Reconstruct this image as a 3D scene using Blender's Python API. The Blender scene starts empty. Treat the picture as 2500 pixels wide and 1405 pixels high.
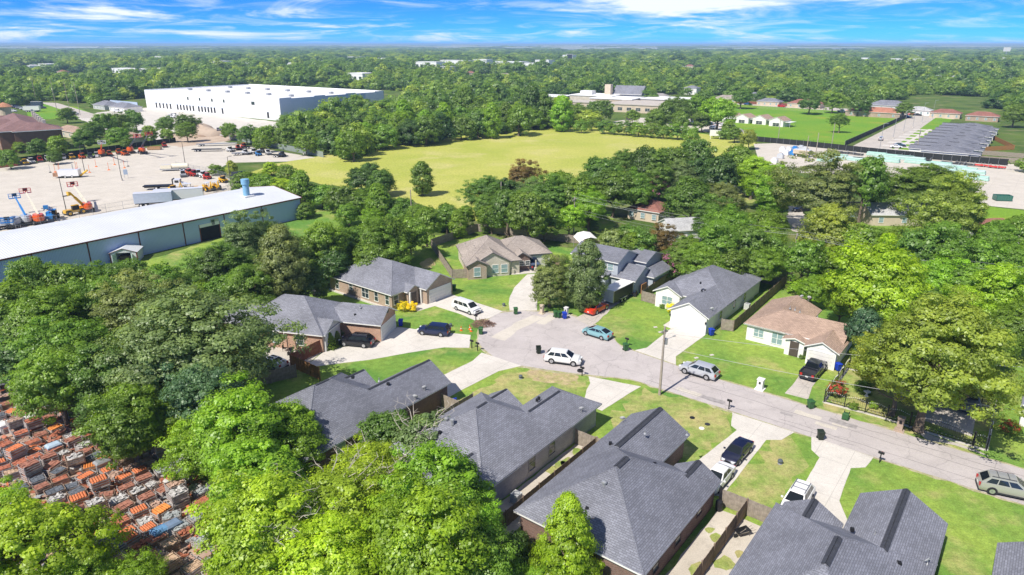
import bpy, bmesh, math, random
import numpy as np
from mathutils import Vector, Matrix
random.seed(11); rng = np.random.default_rng(11)
SC = bpy.context.scene
COL = SC.collection
R = math.radians
PI = math.pi

# ------------------------------------------------------------------ camera
CAM_H = 40.0; FPX = 1667.0; PITCH = math.atan(592.5 / FPX)
cam_d = bpy.data.cameras.new('camera'); cam_d.sensor_width = 36; cam_d.sensor_fit = 'HORIZONTAL'
cam_d.lens = 36 * FPX / 2500; cam_d.clip_start = 1; cam_d.clip_end = 60000
cam = bpy.data.objects.new('camera', cam_d); COL.objects.link(cam)
cam.location = (0, 0, CAM_H); cam.rotation_euler = (PI / 2 - PITCH, 0, 0)
SC.camera = cam
# ------------------------------------------------------------------ sky, sun, exposure
SUN_ELEV = R(50); SUN_AZ = R(227)          # direction towards the sun in the ground plane
world = bpy.data.worlds.new('World'); SC.world = world; world.use_nodes = True
wn = world.node_tree; wn.nodes.clear(); wl = wn.links
def wnode(t, **k):
    n = wn.nodes.new(t)
    for a, b in k.items(): setattr(n, a, b)
    return n
def wmath(op, a, b=None, clamp=False):
    n = wnode('ShaderNodeMath', operation=op, use_clamp=clamp)
    for i, q in enumerate((a, b)):
        if q is None: continue
        if hasattr(q, 'is_linked'): wl.new(q, n.inputs[i])
        else: n.inputs[i].default_value = q
    return n.outputs[0]
sky = wnode('ShaderNodeTexSky', sky_type='NISHITA', sun_disc=False)
sky.sun_elevation = SUN_ELEV; sky.sun_rotation = R(223); sky.altitude = 0; sky.air_density = 0.30; sky.dust_density = 0.0; sky.ozone_density = 10.0
hsv = wnode('ShaderNodeHueSaturation'); hsv.inputs['Saturation'].default_value = 1.0; hsv.inputs['Value'].default_value = 1.0
wl.new(sky.outputs[0], hsv.inputs['Color'])
tint = wnode('ShaderNodeMix', data_type='RGBA', blend_type='MULTIPLY'); tint.inputs[0].default_value = 1.0
wl.new(hsv.outputs[0], tint.inputs[6]); tint.inputs[7].default_value = (0.15, 0.50, 0.82, 1)
tc = wnode('ShaderNodeTexCoord'); sep = wnode('ShaderNodeSeparateXYZ'); wl.new(tc.outputs['Generated'], sep.inputs[0])
den = wmath('ADD', wmath('MAXIMUM', sep.outputs[2], 0.0), 0.075)
cx = wmath('DIVIDE', sep.outputs[0], den); cy = wmath('DIVIDE', sep.outputs[1], den)
cmb = wnode('ShaderNodeCombineXYZ'); wl.new(cx, cmb.inputs[0]); wl.new(cy, cmb.inputs[1])
def cloud(scale, lo, hi, loc, detail=7, rough=.62, dist=.6):
    mp = wnode('ShaderNodeMapping'); mp.inputs['Location'].default_value = loc; mp.inputs['Rotation'].default_value = (0, 0, R(7)); wl.new(cmb.outputs[0], mp.inputs['Vector'])
    nz = wnode('ShaderNodeTexNoise'); nz.inputs['Scale'].default_value = scale; nz.inputs['Detail'].default_value = detail
    nz.inputs['Roughness'].default_value = rough; nz.inputs['Distortion'].default_value = dist; wl.new(mp.outputs[0], nz.inputs['Vector'])
    mr = wnode('ShaderNodeMapRange', interpolation_type='SMOOTHSTEP'); mr.inputs[1].default_value = lo; mr.inputs[2].default_value = hi; wl.new(nz.outputs[0], mr.inputs[0])
    return mr.outputs[0]
c1 = cloud(0.34, .51, .66, (3.1, 1.7, 0)); c2 = cloud(0.8, .44, .80, (9.3, 4.0, 2), detail=9, dist=1.2)
cm = wmath('MULTIPLY', wmath('ADD', c1, wmath('MULTIPLY', c2, 0.6), True), 0.92)
lowfade = wnode('ShaderNodeMapRange', interpolation_type='SMOOTHSTEP'); lowfade.inputs[1].default_value = 0.0; lowfade.inputs[2].default_value = 0.012; lowfade.inputs[3].default_value = .45; wl.new(sep.outputs[2], lowfade.inputs[0])
cmix = wnode('ShaderNodeMix', data_type='RGBA'); wl.new(wmath('MULTIPLY', cm, lowfade.outputs[0]), cmix.inputs[0])
wl.new(tint.outputs[2], cmix.inputs[6]); cmix.inputs[7].default_value = (4.3, 4.55, 4.9, 1)
bg = wnode('ShaderNodeBackground'); bg.inputs['Strength'].default_value = 0.15; wl.new(cmix.outputs[2], bg.inputs['Color'])
wo = wnode('ShaderNodeOutputWorld'); wl.new(bg.outputs[0], wo.inputs['Surface'])
sun_d = bpy.data.lights.new('sun', 'SUN'); sun_d.energy = 3.7; sun_d.angle = R(0.53); sun_d.color = (1.0, 0.945, 0.86)
sun = bpy.data.objects.new('sun', sun_d); COL.objects.link(sun); sun.location = (-60, -60, 120)
sun.rotation_euler = (PI / 2 - SUN_ELEV, 0, R(-43))
vs = SC.view_settings; vs.view_transform = 'Standard'; vs.look = 'None'; vs.exposure = 0.74; vs.gamma = 1.0; vs.use_curve_mapping = False
SC.render.engine = 'CYCLES'
cy_ = SC.cycles; cy_.use_denoising = True; cy_.denoiser = 'OPENIMAGEDENOISE'; cy_.max_bounces = 6; cy_.diffuse_bounces = 3; cy_.glossy_bounces = 2; cy_.transmission_bounces = 2; cy_.transparent_max_bounces = 4; cy_.volume_bounces = 0
cy_.caustics_reflective = False; cy_.caustics_refractive = False; cy_.sample_clamp_indirect = 4.0

# ------------------------------------------------------------------ places: photograph survey -> metres on the ground
def G(x, y, z=0.0):
    u = (x - 1250) / FPX; v = (702.5 - y) / FPX
    d = (u, math.cos(PITCH) + v * math.sin(PITCH), -math.sin(PITCH) + v * math.cos(PITCH))
    t = (z - CAM_H) / d[2]
    return (d[0] * t, d[1] * t)
def depth_at(X, Y, Z=0.0): return Y * math.cos(PITCH) + (CAM_H - Z) * math.sin(PITCH)
ST = R(-38)                                   # the street grid: local x runs along the street, local y away from it
cS, sS = math.cos(ST), math.sin(ST)
def VU(v, u): return (v * cS - u * sS, v * sS + u * cS)
def toVU(X, Y): return (X * cS + Y * sS, -X * sS + Y * cS)
def gvu(x, y, z=0): return toVU(*G(x, y, z))

# ------------------------------------------------------------------ mesh helpers
class MB:
    def __init__(s): s.v = []; s.f = []; s.m = []
    def add(s, vs_, fs, mi=0):
        o = len(s.v); s.v.extend(vs_)
        for f in fs: s.f.append(tuple(i + o for i in f)); s.m.append(mi)
        return s
    def box(s, x0, x1, y0, y1, z0, z1, mi=0):
        return s.add([(x0,y0,z0),(x1,y0,z0),(x1,y1,z0),(x0,y1,z0),(x0,y0,z1),(x1,y0,z1),(x1,y1,z1),(x0,y1,z1)],
              [(3,2,1,0),(4,5,6,7),(0,1,5,4),(1,2,6,5),(2,3,7,6),(3,0,4,7)], mi)
    def rbox(s, c, size, rz=0, rx=0, ry=0, mi=0):
        hx, hy, hz = size[0]/2, size[1]/2, size[2]/2
        M = Matrix.Rotation(rz, 3, 'Z') @ Matrix.Rotation(ry, 3, 'Y') @ Matrix.Rotation(rx, 3, 'X'); c = Vector(c)
        vs_ = [tuple(c + M @ Vector(p)) for p in ((-hx,-hy,-hz),(hx,-hy,-hz),(hx,hy,-hz),(-hx,hy,-hz),(-hx,-hy,hz),(hx,-hy,hz),(hx,hy,hz),(-hx,hy,hz))]
        return s.add(vs_, [(3,2,1,0),(4,5,6,7),(0,1,5,4),(1,2,6,5),(2,3,7,6),(3,0,4,7)], mi)
    def bar(s, p, q, r, n=6, r2=None, mi=0, cap=True):
        p, q = Vector(p), Vector(q); r2 = r if r2 is None else r2
        d = (q - p).normalized(); a = d.orthogonal().normalized(); b = d.cross(a)
        vs_ = []
        for c, rr in ((p, r), (q, r2)):
            for i in range(n):
                t = 2*PI*(i+.5)/n; vs_.append(tuple(c + a*(rr*math.cos(t)) + b*(rr*math.sin(t))))
        fs = [(i, (i+1) % n, n+(i+1) % n, n+i) for i in range(n)]
        if cap: fs += [tuple(range(n-1,-1,-1)), tuple(range(n, 2*n))]
        return s.add(vs_, fs, mi)
    def path(s, pts, r, n=5, mi=0):
        for a, b in zip(pts[:-1], pts[1:]): s.bar(a, b, r, n, mi=mi)
        return s
    def prism(s, poly, z0, z1, mi=0):
        n = len(poly)
        return s.add([(x,y,z0) for x,y in poly] + [(x,y,z1) for x,y in poly],
              [tuple(range(n-1,-1,-1)), tuple(range(n,2*n))] + [(i,(i+1)%n,n+(i+1)%n,n+i) for i in range(n)], mi)
    def extrude(s, poly3, dv, mi=0):               # planar polygon moved by dv
        n = len(poly3)
        return s.add(list(poly3) + [(a+dv[0], b+dv[1], c+dv[2]) for a,b,c in poly3],
              [tuple(range(n-1,-1,-1)), tuple(range(n,2*n))] + [(i,(i+1)%n,n+(i+1)%n,n+i) for i in range(n)], mi)
    def loft(s, rings, mi=0, closed=True, caps=True):
        n = len(rings[0]); vs_ = [p for r_ in rings for p in r_]; fs = []
        for k in range(len(rings)-1):
            for i in range(n if closed else n-1):
                fs.append((k*n+i, k*n+(i+1)%n, (k+1)*n+(i+1)%n, (k+1)*n+i))
        if caps: fs += [tuple(range(n-1,-1,-1)), tuple(range((len(rings)-1)*n, len(rings)*n))]
        return s.add(vs_, fs, mi)
    def lathe(s, prof, n=12, c=(0,0,0), mi=0):
        rings = [[(c[0]+r_*math.cos(2*PI*i/n), c[1]+r_*math.sin(2*PI*i/n), c[2]+z) for i in range(n)] for r_, z in prof]
        return s.loft(rings, mi)
    def mesh(s, name, mats, smooth=False, fix=True):
        me = bpy.data.meshes.new(name); me.from_pydata([tuple(v) for v in s.v], [], s.f)
        for m in (mats if isinstance(mats, (list, tuple)) else [mats]): me.materials.append(m)
        if fix:
            bm = bmesh.new(); bm.from_mesh(me)
            for f, mi in zip(bm.faces, s.m): f.material_index = mi
            bmesh.ops.recalc_face_normals(bm, faces=bm.faces[:]); bm.to_mesh(me); bm.free()
        else: me.polygons.foreach_set('material_index', s.m)
        if smooth:
            me.polygons.foreach_set('use_smooth', [True]*len(me.polygons)); me.set_sharp_from_angle(angle=R(38))
        auto_uv(me); return me
    def build(s, name, mats, parent=None, loc=None, rz=0, smooth=False, fix=True):
        return obj(name, s.mesh(name, mats, smooth, fix), parent, loc, rz)
def auto_uv(me):
    me.update(); nl = len(me.loops); npz = len(me.polygons)
    if nl == 0: return
    co = np.empty(len(me.vertices)*3); me.vertices.foreach_get('co', co); co = co.reshape(-1, 3)
    li = np.empty(nl, dtype=np.int32); me.loops.foreach_get('vertex_index', li)
    nr = np.empty(npz*3); me.polygons.foreach_get('normal', nr); nr = nr.reshape(-1, 3)
    lt = np.empty(npz, dtype=np.int32); me.polygons.foreach_get('loop_total', lt)
    n = np.repeat(nr, lt, axis=0); t = np.stack([-n[:,1], n[:,0], np.zeros(nl)], 1); L = np.linalg.norm(t, axis=1)
    flat = L < .05; t[flat] = (1,0,0); L[flat] = 1; t /= L[:,None]; b = np.cross(n, t); p = co[li]
    uv = np.stack([(p*t).sum(1), (p*b).sum(1)], 1).astype(np.float32)
    lay = me.uv_layers.new(name='UVMap'); lay.data.foreach_set('uv', uv.ravel())
def obj(name, me, parent=None, loc=None, rz=0):
    o = bpy.data.objects.new(name, me); COL.objects.link(o)
    if parent is not None: o.parent = parent
    if loc is not None: o.location = loc if len(loc) == 3 else (loc[0], loc[1], 0)
    if rz: o.rotation_euler = (0, 0, rz)
    return o
def tag(o, label=None, cat=None, group=None, kind=None):
    if label: o['label'] = label
    if cat: o['category'] = cat
    if group: o['group'] = group
    if kind: o['kind'] = kind
    return o
def thing(name, label, cat, loc=(0,0,0), rz=0, group=None):
    o = bpy.data.objects.new(name, None); COL.objects.link(o); o.empty_display_size = .3
    o.location = loc if len(loc) == 3 else (loc[0], loc[1], 0); o.rotation_euler = (0, 0, rz)
    return tag(o, label, cat, group)
def copy_tree(root, loc, rz=0, label=None, group=None, scale=None, parent=None):
    r = root.copy(); COL.objects.link(r); r.location = loc if len(loc) == 3 else (loc[0], loc[1], 0); r.rotation_euler = (0, 0, rz)
    if scale is not None: r.scale = scale if hasattr(scale, '__len__') else (scale,)*3
    if label: r['label'] = label
    if group: r['group'] = group
    for ch in root.children:
        c = ch.copy(); COL.objects.link(c); c.parent = r
        for g in ch.children:
            d = g.copy(); COL.objects.link(d); d.parent = c
    return r

# ------------------------------------------------------------------ materials
MATS = {}
def nodes(name):
    m = bpy.data.materials.new(name); m.use_nodes = True; nt = m.node_tree; b = nt.nodes['Principled BSDF']
    MATS[name] = m; return m, nt, b
def nn(nt, t, **k):
    n = nt.nodes.new(t)
    for a, b in k.items(): setattr(n, a, b)
    return n
def noise(nt, scale, detail=4, vec=None, coord='Object', rough=.55, dist=0):
    n = nn(nt, 'ShaderNodeTexNoise'); n.inputs['Scale'].default_value = scale; n.inputs['Detail'].default_value = detail; n.inputs['Roughness'].default_value = rough; n.inputs['Distortion'].default_value = dist
    if vec is None:
        vec = nn(nt, 'ShaderNodeTexCoord').outputs[coord]
    nt.links.new(vec, n.inputs['Vector']); return n.outputs[0]
def mapr(nt, v, a, b, c=0, d=1):
    n = nn(nt, 'ShaderNodeMapRange'); n.inputs[1].default_value = a; n.inputs[2].default_value = b; n.inputs[3].default_value = c; n.inputs[4].default_value = d
    nt.links.new(v, n.inputs[0]); return n.outputs[0]
def mixc(nt, f, a, b, blend='MIX'):
    n = nn(nt, 'ShaderNodeMix', data_type='RGBA', blend_type=blend)
    for i, q in ((0, f), (6, a), (7, b)):
        if hasattr(q, 'is_linked'): nt.links.new(q, n.inputs[i])
        elif i == 0: n.inputs[0].default_value = q
        else: n.inputs[i].default_value = (*q[:3], 1)
    return n.outputs[2]
def sc3(c, k): return tuple(min(1, x*k) for x in c[:3])
def mat(name, col, rough=.7, var=.14, scale=2.0, spec=.3, metal=0, col2=None, bump=0, coat=0, coord='Object'):
    if name in MATS: return MATS[name]
    m, nt, b = nodes(name)
    b.inputs['Roughness'].default_value = rough; b.inputs['Specular IOR Level'].default_value = spec; b.inputs['Metallic'].default_value = metal; b.inputs['Coat Weight'].default_value = coat
    if var > 0:
        f = mapr(nt, noise(nt, scale, 5, coord=coord), .3, .7)
        nt.links.new(mixc(nt, f, sc3(col, 1-var), col2 if col2 else sc3(col, 1+var)), b.inputs['Base Color'])
        if bump:
            bp = nn(nt, 'ShaderNodeBump'); bp.inputs['Strength'].default_value = bump; bp.inputs['Distance'].default_value = .05
            nt.links.new(noise(nt, scale*6, 3, coord=coord), bp.inputs['Height']); nt.links.new(bp.outputs[0], b.inputs['Normal'])
    else: b.inputs['Base Color'].default_value = (*col, 1)
    return m
def courses(name, c1, c2, mortar, bw, rh, ms, rough=.85, wear=.2, wscale=.35, bump=.4):
    """bricks or shingles: courses laid along the surface's own UV, in metres"""
    if name in MATS: return MATS[name]
    m, nt, b = nodes(name); b.inputs['Roughness'].default_value = rough; b.inputs['Specular IOR Level'].default_value = .25
    t = nn(nt, 'ShaderNodeTexBrick'); uvn = nn(nt, 'ShaderNodeTexCoord'); nt.links.new(uvn.outputs['UV'], t.inputs['Vector'])
    t.inputs['Color1'].default_value = (*c1, 1); t.inputs['Color2'].default_value = (*c2, 1); t.inputs['Mortar'].default_value = (*mortar, 1)
    t.inputs['Scale'].default_value = 1; t.inputs['Brick Width'].default_value = bw; t.inputs['Row Height'].default_value = rh; t.inputs['Mortar Size'].default_value = ms; t.inputs['Mortar Smooth'].default_value = .3; t.inputs['Bias'].default_value = -.1
    w = mapr(nt, noise(nt, wscale, 6), .3, .7, 1-wear, 1+wear)
    cmb_ = nn(nt, 'ShaderNodeCombineColor')
    for i in range(3): nt.links.new(w, cmb_.inputs[i])
    fine = mapr(nt, noise(nt, 14, 2), .3, .7, .86, 1.14); cf = nn(nt, 'ShaderNodeCombineColor')
    for i in range(3): nt.links.new(fine, cf.inputs[i])
    nt.links.new(mixc(nt, 1.0, mixc(nt, 1.0, t.outputs[0], cmb_.outputs[0], 'MULTIPLY'), cf.outputs[0], 'MULTIPLY'), b.inputs['Base Color'])
    bp = nn(nt, 'ShaderNodeBump'); bp.inputs['Strength'].default_value = bump; bp.inputs['Distance'].default_value = .02
    inv = nn(nt, 'ShaderNodeMath', operation='SUBTRACT'); inv.inputs[0].default_value = 1; nt.links.new(t.outputs['Fac'], inv.inputs[1])
    nt.links.new(inv.outputs[0], bp.inputs['Height']); nt.links.new(bp.outputs[0], b.inputs['Normal'])
    return m
def shingle(name, c): return courses(name, sc3(c,.88), sc3(c,1.2), sc3(c,.52), .40, .18, .018, wear=.16, wscale=.25)
def brickm(name, c, c2=None, mo=(.45,.42,.38)): return courses(name, c, c2 or sc3(c,.65), mo, .24, .09, .012, wear=.12, wscale=.6)
def ribbed(name, c, pitch=.6, depth=.3, rough=.5, metal=0.0, vert=True):
    """profiled sheet metal: ribs up the slope"""
    if name in MATS: return MATS[name]
    m, nt, b = nodes(name); b.inputs['Roughness'].default_value = rough; b.inputs['Metallic'].default_value = metal
    uvn = nn(nt, 'ShaderNodeTexCoord'); wv = nn(nt, 'ShaderNodeTexWave', bands_direction='X'); wv.inputs['Scale'].default_value = 2*PI/pitch/20*2; wv.inputs['Distortion'].default_value = 0
    nt.links.new(uvn.outputs['UV'], wv.inputs['Vector'])
    f = mapr(nt, wv.outputs[1], .55, .95)
    w = mapr(nt, noise(nt, .15, 5), .3, .7)
    nt.links.new(mixc(nt, f, mixc(nt, w, sc3(c,.92), sc3(c,1.06)), sc3(c, 1-depth)), b.inputs['Base Color'])
    bp = nn(nt, 'ShaderNodeBump'); bp.inputs['Strength'].default_value = .5; bp.inputs['Distance'].default_value = .03; bp.invert = True
    nt.links.new(f, bp.inputs['Height']); nt.links.new(bp.outputs[0], b.inputs['Normal'])
    return m
def grassm(name, a, b_, dry, dryamt=.25, s=.09):
    m, nt, b = nodes(name); b.inputs['Roughness'].default_value = .9; b.inputs['Specular IOR Level'].default_value = .1
    f1 = mapr(nt, noise(nt, s, 5, dist=.8), .36, .64)
    c = mixc(nt, f1, a, b_)
    f2 = mapr(nt, noise(nt, s*1.7, 6, rough=.65), .62-dryamt*.35, .80-dryamt*.2)
    c = mixc(nt, f2, c, dry)
    f3 = mapr(nt, noise(nt, 1.3, 6, rough=.7), .3, .7, .72, 1.25)
    f4 = mapr(nt, noise(nt, 6, 4, rough=.75), .3, .7, .70, 1.26)
    mm = nn(nt, 'ShaderNodeMath', operation='MULTIPLY'); nt.links.new(f3, mm.inputs[0]); nt.links.new(f4, mm.inputs[1])
    cc = nn(nt, 'ShaderNodeCombineColor')
    for i in range(3): nt.links.new(mm.outputs[0], cc.inputs[i])
    nt.links.new(mixc(nt, 1.0, c, cc.outputs[0], 'MULTIPLY'), b.inputs['Base Color'])
    bp = nn(nt, 'ShaderNodeBump'); bp.inputs['Strength'].default_value = .5; bp.inputs['Distance'].default_value = .08
    nt.links.new(noise(nt, 5, 4, rough=.8), bp.inputs['Height']); nt.links.new(bp.outputs[0], b.inputs['Normal'])
    return m
def pavem(name, c, c2, stain=.25, cracks=.0, joints=None):
    m, nt, b = nodes(name); jn = joints; b.inputs['Roughness'].default_value = .85; b.inputs['Specular IOR Level'].default_value = .2
    f = mapr(nt, noise(nt, .22, 6, dist=.4), .3, .7); col = mixc(nt, f, c, c2)
    f2 = mapr(nt, noise(nt, .7, 6, rough=.7), .52, .75, 0, stain); col = mixc(nt, f2, col, sc3(c,.45))
    f3 = mapr(nt, noise(nt, 9, 3), .3, .7, .9, 1.1); cc = nn(nt, 'ShaderNodeCombineColor')
    for i in range(3): nt.links.new(f3, cc.inputs[i])
    col = mixc(nt, 1.0, col, cc.outputs[0], 'MULTIPLY')
    if cracks:
        vr = nn(nt, 'ShaderNodeTexVoronoi', feature='DISTANCE_TO_EDGE'); vr.inputs['Scale'].default_value = .23; vr.inputs['Randomness'].default_value = 1
        tcn = nn(nt, 'ShaderNodeTexCoord'); ad = nn(nt, 'ShaderNodeVectorMath', operation='ADD'); nz = nn(nt, 'ShaderNodeTexNoise'); nz.inputs['Scale'].default_value = .8
        nt.links.new(tcn.outputs['Object'], ad.inputs[0]); nt.links.new(nz.outputs[1], ad.inputs[1]); nt.links.new(tcn.outputs['Object'], nz.inputs['Vector'])
        nt.links.new(ad.outputs[0], vr.inputs['Vector']); ck = mapr(nt, vr.outputs[0], .0, .012, cracks, 0); col = mixc(nt, ck, col, sc3(c,.4))
    if jn:
        bk = nn(nt, 'ShaderNodeTexBrick', offset=0.0); mp = nn(nt, 'ShaderNodeMapping'); mp.inputs['Rotation'].default_value = (0, 0, R(38)); tq = nn(nt, 'ShaderNodeTexCoord')
        nt.links.new(tq.outputs['Object'], mp.inputs['Vector']); nt.links.new(mp.outputs[0], bk.inputs['Vector']); bk.inputs['Scale'].default_value = 1; bk.inputs['Brick Width'].default_value = jn; bk.inputs['Row Height'].default_value = jn; bk.inputs['Mortar Size'].default_value = .035; bk.inputs['Mortar Smooth'].default_value = .6
        col = mixc(nt, mapr(nt, bk.outputs['Fac'], 0, 1, 0, .4), col, sc3(c, .4))
    nt.links.new(col, b.inputs['Base Color']); return m
def paint(name, c, rough=.28, metal=.0): return mat(name, c, rough=rough, var=0, spec=.5, metal=metal, coat=.6)

M_lawn = grassm('lawn_grass', (.12,.25,.045), (.265,.365,.065), (.42,.38,.15), .27)
M_lawn2 = grassm('lawn_grass_dry', (.17,.29,.05), (.25,.33,.075), (.43,.38,.16), .75, .16)
M_field = grassm('meadow_grass', (.37,.41,.075), (.46,.46,.11), (.54,.49,.20), .3, .03)
M_park = grassm('park_grass', (.14,.30,.03), (.20,.33,.03), (.34,.33,.05), .18, .03)
M_wild = grassm('wild_ground', (.07,.12,.025), (.12,.18,.035), (.25,.22,.11), .3, .05)
M_road = pavem('street_asphalt', (.43,.39,.375), (.52,.475,.455), .32, .4)
M_conc = pavem('drive_concrete', (.55,.515,.46), (.65,.61,.55), .22, .15, 3.2)
M_conc2 = pavem('old_concrete', (.46,.42,.37), (.55,.50,.44), .35, .5, 3.6)
M_lot = pavem('yard_concrete', (.53,.485,.415), (.61,.56,.485), .3, .1, 6.0)
M_dirt = pavem('bare_dirt', (.42,.32,.24), (.55,.44,.34), .3, 0)
M_sal = pavem('salvage_dirt', (.36,.25,.19), (.48,.37,.30), .4, 0)
M_gravel = pavem('pale_gravel', (.46,.41,.34), (.60,.55,.47), .55, 0)
M_white = mat('white_paint', (.78,.77,.74), .5, .05, 1.2)
M_fascia_d = mat('dark_fascia', (.10,.105,.115), .6, .1)
M_glass = mat('window_glass', (.035,.05,.055), .08, .0, spec=.6)
M_glass2 = mat('curtained_glass', (.24,.34,.36), .12, .15, 3, spec=.6)
M_black = mat('black_metal', (.018,.018,.02), .45, .1)
M_rubber = mat('tyre_rubber', (.022,.022,.024), .8, .15, 6)
M_rim = mat('alloy_rim', (.55,.56,.58), .3, .08, 3, metal=.7)
M_chrome = mat('bright_metal', (.6,.61,.63), .3, .05, 3, metal=.8)
M_galv = mat('galvanised_steel', (.42,.43,.44), .45, .12, 4, metal=.5)
M_plast = mat('dark_plastic', (.035,.036,.04), .6, .1)
M_wood = mat('weathered_wood', (.30,.255,.21), .9, .3, 2.5, bump=.3)
M_wood2 = mat('brown_fence_wood', (.25,.185,.135), .9, .3, 2.5, bump=.3)
M_wood3 = mat('red_stained_wood', (.22,.085,.05), .85, .25, 2.5, bump=.3)
M_wood4 = mat('new_cedar_wood', (.38,.19,.075), .85, .25, 2.5, bump=.3)
M_bark = mat('tree_bark', (.16,.125,.095), .95, .3, 3, bump=.5)
M_ridge = mat('dark_ridge_cap', (.05,.053,.064), .8, .25, 4)
# ------------------------------------------------------------------ ground sheets
def wobble(pts, step, amp):
    out = []
    n = len(pts)
    for i in range(n):
        a = Vector(pts[i]); b = Vector(pts[(i+1) % n]); L = (b-a).length; k = max(1, int(L/step)); d = (b-a)/max(L,1e-6); nrm = Vector((-d.y, d.x))
        for j in range(k):
            p = a + (b-a)*(j/k)
            if amp and j: p = p + nrm*random.uniform(-amp, amp) + d*random.uniform(-amp, amp)*.5
            out.append((p.x, p.y))
    return out
def sheet(name, pts, z, m, amp=0.0, step=1.2, px=True, kind='structure', thick=0.0):
    P = [G(*p) for p in pts] if px else [tuple(p) for p in pts]
    if amp: P = wobble(P, step, amp)
    area = sum(P[i][0]*P[(i+1) % len(P)][1] - P[(i+1) % len(P)][0]*P[i][1] for i in range(len(P)))
    if area < 0: P.reverse()
    mb = MB()
    if thick: mb.prism(P, z-thick, z)
    else: mb.add([(x,y,z) for x,y in P], [tuple(range(len(P)))])
    o = mb.build(name, m); tag(o, kind=kind); return o
S_ = 15000
o = MB().add([(-S_,-600,0),(S_,-600,0),(S_,S_*1.2,0),(-S_,S_*1.2,0)], [(0,1,2,3)]).build('ground', M_wild); tag(o, kind='structure')
VUp = lambda L: [VU(*p) for p in L]
sheet('lawn', VUp([(-112,28),(25,28),(70,40),(70,120),(-40,122),(-60,118),(-95,112),(-112,100)]), .012, M_lawn, px=False)
sheet('grass_strip', [(200,680),(480,600),(742,528),(760,470),(960,525),(900,620),(700,640),(480,700),(250,720)], .012, M_lawn, amp=.5)
sheet('meadow', [(660,402),(760,385),(860,366),(1020,345),(1240,318),(1440,302),(1570,311),(1720,328),(1850,350),(1700,420),(1500,470),(1300,500),(1160,540),(1060,510),(900,470),(700,430),(600,425)], .016, M_field, amp=1.5, step=5)
sheet('park_lawn', [(1760,252),(1800,250),(2010,266),(2212,282),(2060,357),(1960,350),(1870,338),(1800,330),(1700,300)], .016, M_park, amp=.4, step=6)
sheet('roadside_lawn', [(60,262),(110,252),(190,262),(235,283),(120,292),(70,288)], .012, M_park)
sheet('verge', [(1620,335),(1700,322),(1790,345),(1830,360),(1780,372),(1640,352)], .014, M_park, amp=.5)
sheet('equipment_yard', [(-160,450),(0,408),(140,393),(430,352),(545,346),(620,360),(770,385),(700,395),(560,398),(520,420),(612,458),(500,487),(250,535),(0,580),(-160,620)], .022, M_lot, amp=.2, step=8)
sheet('storage_yard', [(1840,352),(1900,350),(2060,362),(2240,388),(2500,403),(2700,420),(2700,545),(2500,512),(2380,500),(2330,440),(2120,430),(1900,420),(1850,385)], .022, M_lot)
sheet('construction_apron', [(190,290),(240,275),(370,262),(450,270),(690,300),(820,296),(780,320),(640,330),(520,345),(430,352),(330,330),(260,318)], .022, M_conc, amp=.6, step=6)
sheet('earth_bank', [(380,350),(420,325),(520,320),(600,330),(560,345),(440,360)], .03, M_dirt, amp=.8, step=4)
sheet('warehouse_road', [(480,332),(560,318),(760,312),(860,300),(800,325),(600,340)], .028, M_conc2)
sheet('side_street', [(2080,358),(2215,290),(2240,280),(2290,284),(2165,372),(2140,378)], .024, M_conc2)
sheet('town_sidewalk', [(2165,372),(2290,284),(2330,286),(2255,372)], .020, M_park)
sheet('cross_street', [(1560,240),(1790,255),(2010,269),(2240,284),(2330,292),(2330,287),(2240,277),(2010,262),(1790,248),(1560,233)], .026, M_conc2)
sheet('far_road', [(95,250),(140,252),(240,282),(330,278),(330,284),(200,290),(150,268)], .024, M_conc2)
sheet('school_parking', [(1480,300),(1560,288),(1720,292),(1760,298),(1850,330),(1760,325),(1640,316),(1490,305)], .022, M_lot)
# the cul-de-sac and its street
N_edge = [VU(v, 77.35) for v in (60, 40, 20, 8, 0, -8, -15, -22, -30)]
cul = [(1560,862),(1515,846),(1485,812),(1440,790),(1392,770),(1330,763),(1270,759),(1215,766),(1186,785),(1170,810),(1166,836),(1182,853),(1205,872),(1270,893),(1340,904),(1440,916)]
S_edge = [VU(v, 70.55) for v in (-36, -28, -20, -8, 0, 10, 20, 40, 60)]
sheet('road_shoulder', wobble([VU(v, 77.62) for v in (60, 20, 0, -15, -30)] + [G(x_ + (1.2 if x_ > 1300 else -4), y_ + (-4 if y_ < 800 else (5 if x_ < 1445 and y_ > 850 else -3))) for x_, y_ in cul] + [VU(v, 70.28) for v in (-36, -20, 0, 20, 60)], 1.0, .26), .024, grassm('worn_edge', (.40,.36,.22), (.48,.43,.32), (.30,.33,.10), .5, .6), px=False)
sheet('street', wobble(N_edge + [G(*p) for p in cul] + S_edge, 1.5, .07), .030, M_road, px=False)
sheet('pale_road_patch', [(1198,824),(1232,833),(1262,808),(1330,776),(1300,770),(1268,784)], .034, M_lot, amp=.15)
sheet('small_road_patch', [(1308,790),(1330,794),(1362,774),(1342,768)], .034, M_lot, amp=.1)
def drive(name, pts, m=M_conc, z=.045, amp=.03): return sheet(name, pts, z, m, amp=amp, step=1.0, thick=.04)
drive('driveway', [(1040,739),(1097,718),(1227,761),(1194,778),(1159,783),(1125,768),(1062,748),(1020,761),(1004,752),(1022,738)])
drive('driveway', [(934,830),(971,799),(1023,806),(1149,819),(1146,850),(1085,849),(999,862),(905,879),(741,899),(792,859),(850,846),(926,836)])
drive('patio', [(741,899),(790,857),(770,848),(640,838),(600,880),(690,912)], M_conc2)
drive('driveway', [(1176,862),(1273,894),(1218,907),(1120,957),(1093,972),(1078,925),(1083,917),(1154,882)])
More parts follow.
